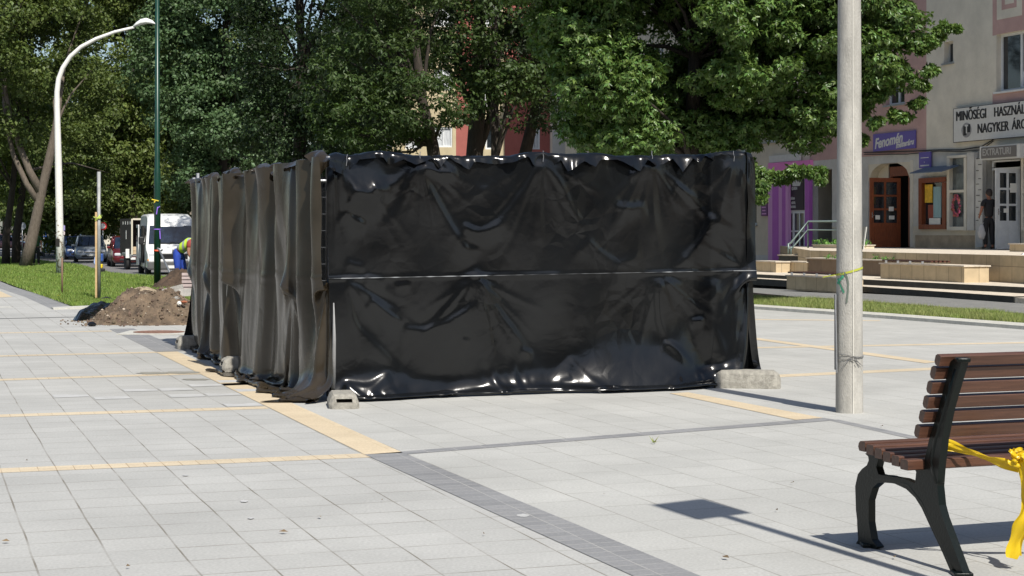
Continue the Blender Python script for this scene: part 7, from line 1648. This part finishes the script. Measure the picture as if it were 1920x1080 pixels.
# bag
def bag():
    rng = np.random.default_rng(3); c = at(1841, 436, q.y - .05); rings = []
    for i in range(9):
        f = i / 8; w_ = .13 * (math.sin(math.pi * (f * .86 + .07)) ** .6) * (1 - .35 * f); rings.append([c + Vector((math.cos(t) * w_ * (1 + rng.normal(0, .08)), math.sin(t) * w_ * .5, -.19 + f * .42 + rng.normal(0, .006))) for t in [j * .4488 for j in range(14)]])
    m = MB(); m.loft(rings); m.tube([c + Vector((.0, 0, .22)), at(1846, 416, q.y - .05)], .012, 5); o = m.build('plastic_bag', mat('thin_white_bag', (.62, .62, .62), .4, transl=(.5, .5, .5)), smooth=True); tag(o, 'thin white carrier bag in the hand of the woman in black', 'bag')
bag()

# ------------------------------------------------------------------ building behind the maples and distant ones
def front_building(name, D, pa, pb, ztop, zones, holes, label, deep=8, ang=0.0, frame=M_wframe):
    root = empty(name, (0, 0, 0)); tag(root, label, 'building'); k = D / F
    def X(px): return (px - 960) * k
    def Z(py): return H - (py - HZ) * k
    xs = sorted(set([X(pa), X(pb)] + [X(z[0]) for z in zones] + [X(z[1]) for z in zones] + [X(h[0]) for h in holes] + [X(h[2]) for h in holes])); xs = [x for x in xs if X(pa) <= x <= X(pb)]
    zs = sorted(set([-.5, ztop] + [Z(h[1]) for h in holes] + [Z(h[3]) for h in holes])); m = MB(); mats = []
    for z in zones:
        if z[2] not in mats: mats.append(z[2])
    for i in range(len(xs) - 1):
        for j in range(len(zs) - 1):
            xc, zc = (xs[i] + xs[i+1]) / 2, (zs[j] + zs[j+1]) / 2
            if any(X(h[0]) < xc < X(h[2]) and Z(h[3]) < zc < Z(h[1]) for h in holes): continue
            mm = [z[2] for z in zones if X(z[0]) <= xc <= X(z[1])]; m.mi = mats.index(mm[0]) if mm else 0
            m.quad((xs[i], D, zs[j]), (xs[i+1], D, zs[j]), (xs[i+1], D, zs[j+1]), (xs[i], D, zs[j+1]))
    m.build('front_wall', mats, root, fixn=False)
    b = MB(); b.box(((X(pa) + X(pb)) / 2, D + deep / 2 + .4, (ztop - .5) / 2), (X(pb) - X(pa), deep, ztop + .5)); b.build('side_walls', mats[0], root)
    r = MB(); r.box(((X(pa) + X(pb)) / 2, D + deep / 2, ztop + .1), (X(pb) - X(pa) + .6, deep + 1, .2)); r.build('roof', mat('roof_tiles', (.3, .12, .07), .8), root)
    for h in holes:
        w_ = MB(); x0, x1, z0, z1 = X(h[0]), X(h[2]), Z(h[3]), Z(h[1]); fr = .09
        for (a, b_, c, d_) in ((x0, z0, x0 + fr, z1), (x1 - fr, z0, x1, z1), (x0 + fr, z0, x1 - fr, z0 + fr), (x0 + fr, z1 - fr, x1 - fr, z1), ((x0 + x1) / 2 - .04, z0 + fr, (x0 + x1) / 2 + .04, z1 - fr)): w_.box(((a + c) / 2, D + .10, (b_ + d_) / 2), (c - a, .08, d_ - b_))
        wo = w_.build('window', frame, root); g = MB(); g.quad((x0, D + .13, z0), (x1, D + .13, z0), (x1, D + .13, z1), (x0, D + .13, z1)); g.build('pane', M_curt if (len(h) < 5) else M_glass, wo, fixn=False)
        rv = MB(); rv.quad((x0, D, z0), (x0, D + .2, z0), (x0, D + .2, z1), (x0, D, z1)); rv.quad((x1, D, z0), (x1, D + .2, z0), (x1, D + .2, z1), (x1, D, z1)); rv.quad((x0, D, z0), (x1, D, z0), (x1, D + .2, z0), (x0, D + .2, z0)); rv.quad((x0, D, z1), (x1, D, z1), (x1, D + .2, z1), (x0, D + .2, z1)); rv.build('reveal', M_cream, wo, fixn=False)
    return root
M_curt = mat('curtained_glass', (.55, .57, .58), .3, var=.25, vscale=3, stretch=(5, 5, .5)); M_redw = plaster('red_plaster', (.36, .115, .095)); M_yelw = plaster('pale_yellow_plaster', (.52, .44, .28)); M_salm = plaster('salmon_plaster', (.5, .2, .12))
front_building('apartment_building', 92., 640, 1038, 17.0, [(640, 855, M_yelw), (855, 905, M_redw), (905, 946, M_yelw), (946, 1000, M_redw), (1000, 1038, M_redw)],
               [(814, 238, 848, 276), (910, 236, 940, 280, 1), (908, 170, 916, 200), (998, 240, 1012, 280), (1000, 160, 1022, 190), (700, 236, 735, 280), (760, 236, 790, 280), (814, 130, 848, 170), (910, 120, 940, 160), (700, 130, 735, 170), (910, 10, 940, 50), (814, 10, 848, 50), (1000, 40, 1022, 80)],
               'red and pale yellow apartment house glimpsed behind the maples')
front_building('apartment_building', 86., 1036, 1175, 15.0, [(1036, 1175, plaster('pale_grey_plaster', (.50, .50, .48)))], [(1075, 226, 1092, 286, 1), (1120, 226, 1145, 286, 1), (1075, 120, 1092, 180, 1)], 'pale grey house with a dark tall window right of the red house')
front_building('distant_house', 135., 318, 380, 7.0, [(318, 380, plaster('grey_brown_plaster', (.30, .25, .20)))], [(343, 375, 346, 400, 1)], 'grey brown house above the white van')
front_building('distant_shop', 150., 128, 236, 1.75, [(128, 236, M_cream)], [(134, 436, 150, 446, 1), (168, 436, 200, 446, 1), (206, 436, 228, 446, 1)], 'low white shop front beyond the parked cars', deep=5)
def back_block():  # unseen block added to darken what the black foil reflects
    root = empty('added_reflected_block', (0, 0, 0)); tag(root, 'added long dark grey block behind the viewer, only reflected in the foil', 'building')
    MB().box((0, -52, 10), (150, 14, 20)).build('wall', mat('dark_brick', (.085, .088, .09), .9, var=.2, vscale=2), root)
    for i in range(22):
        for k in range(5): MB().box((-70 + i * 6.6, -44.98, 3 + k * 3.6), (2.6, .1, 1.8)).build('window', M_glass, root)
    MB().box((0, -52, 20.15), (151, 15, .3)).build('roof', M_road, root)
back_block()
# second row of greenery is made of the street trees above
print('objects', len(bpy.data.objects), 'faces', sum(len(o.data.polygons) for o in bpy.data.objects if o.type == 'MESH'))
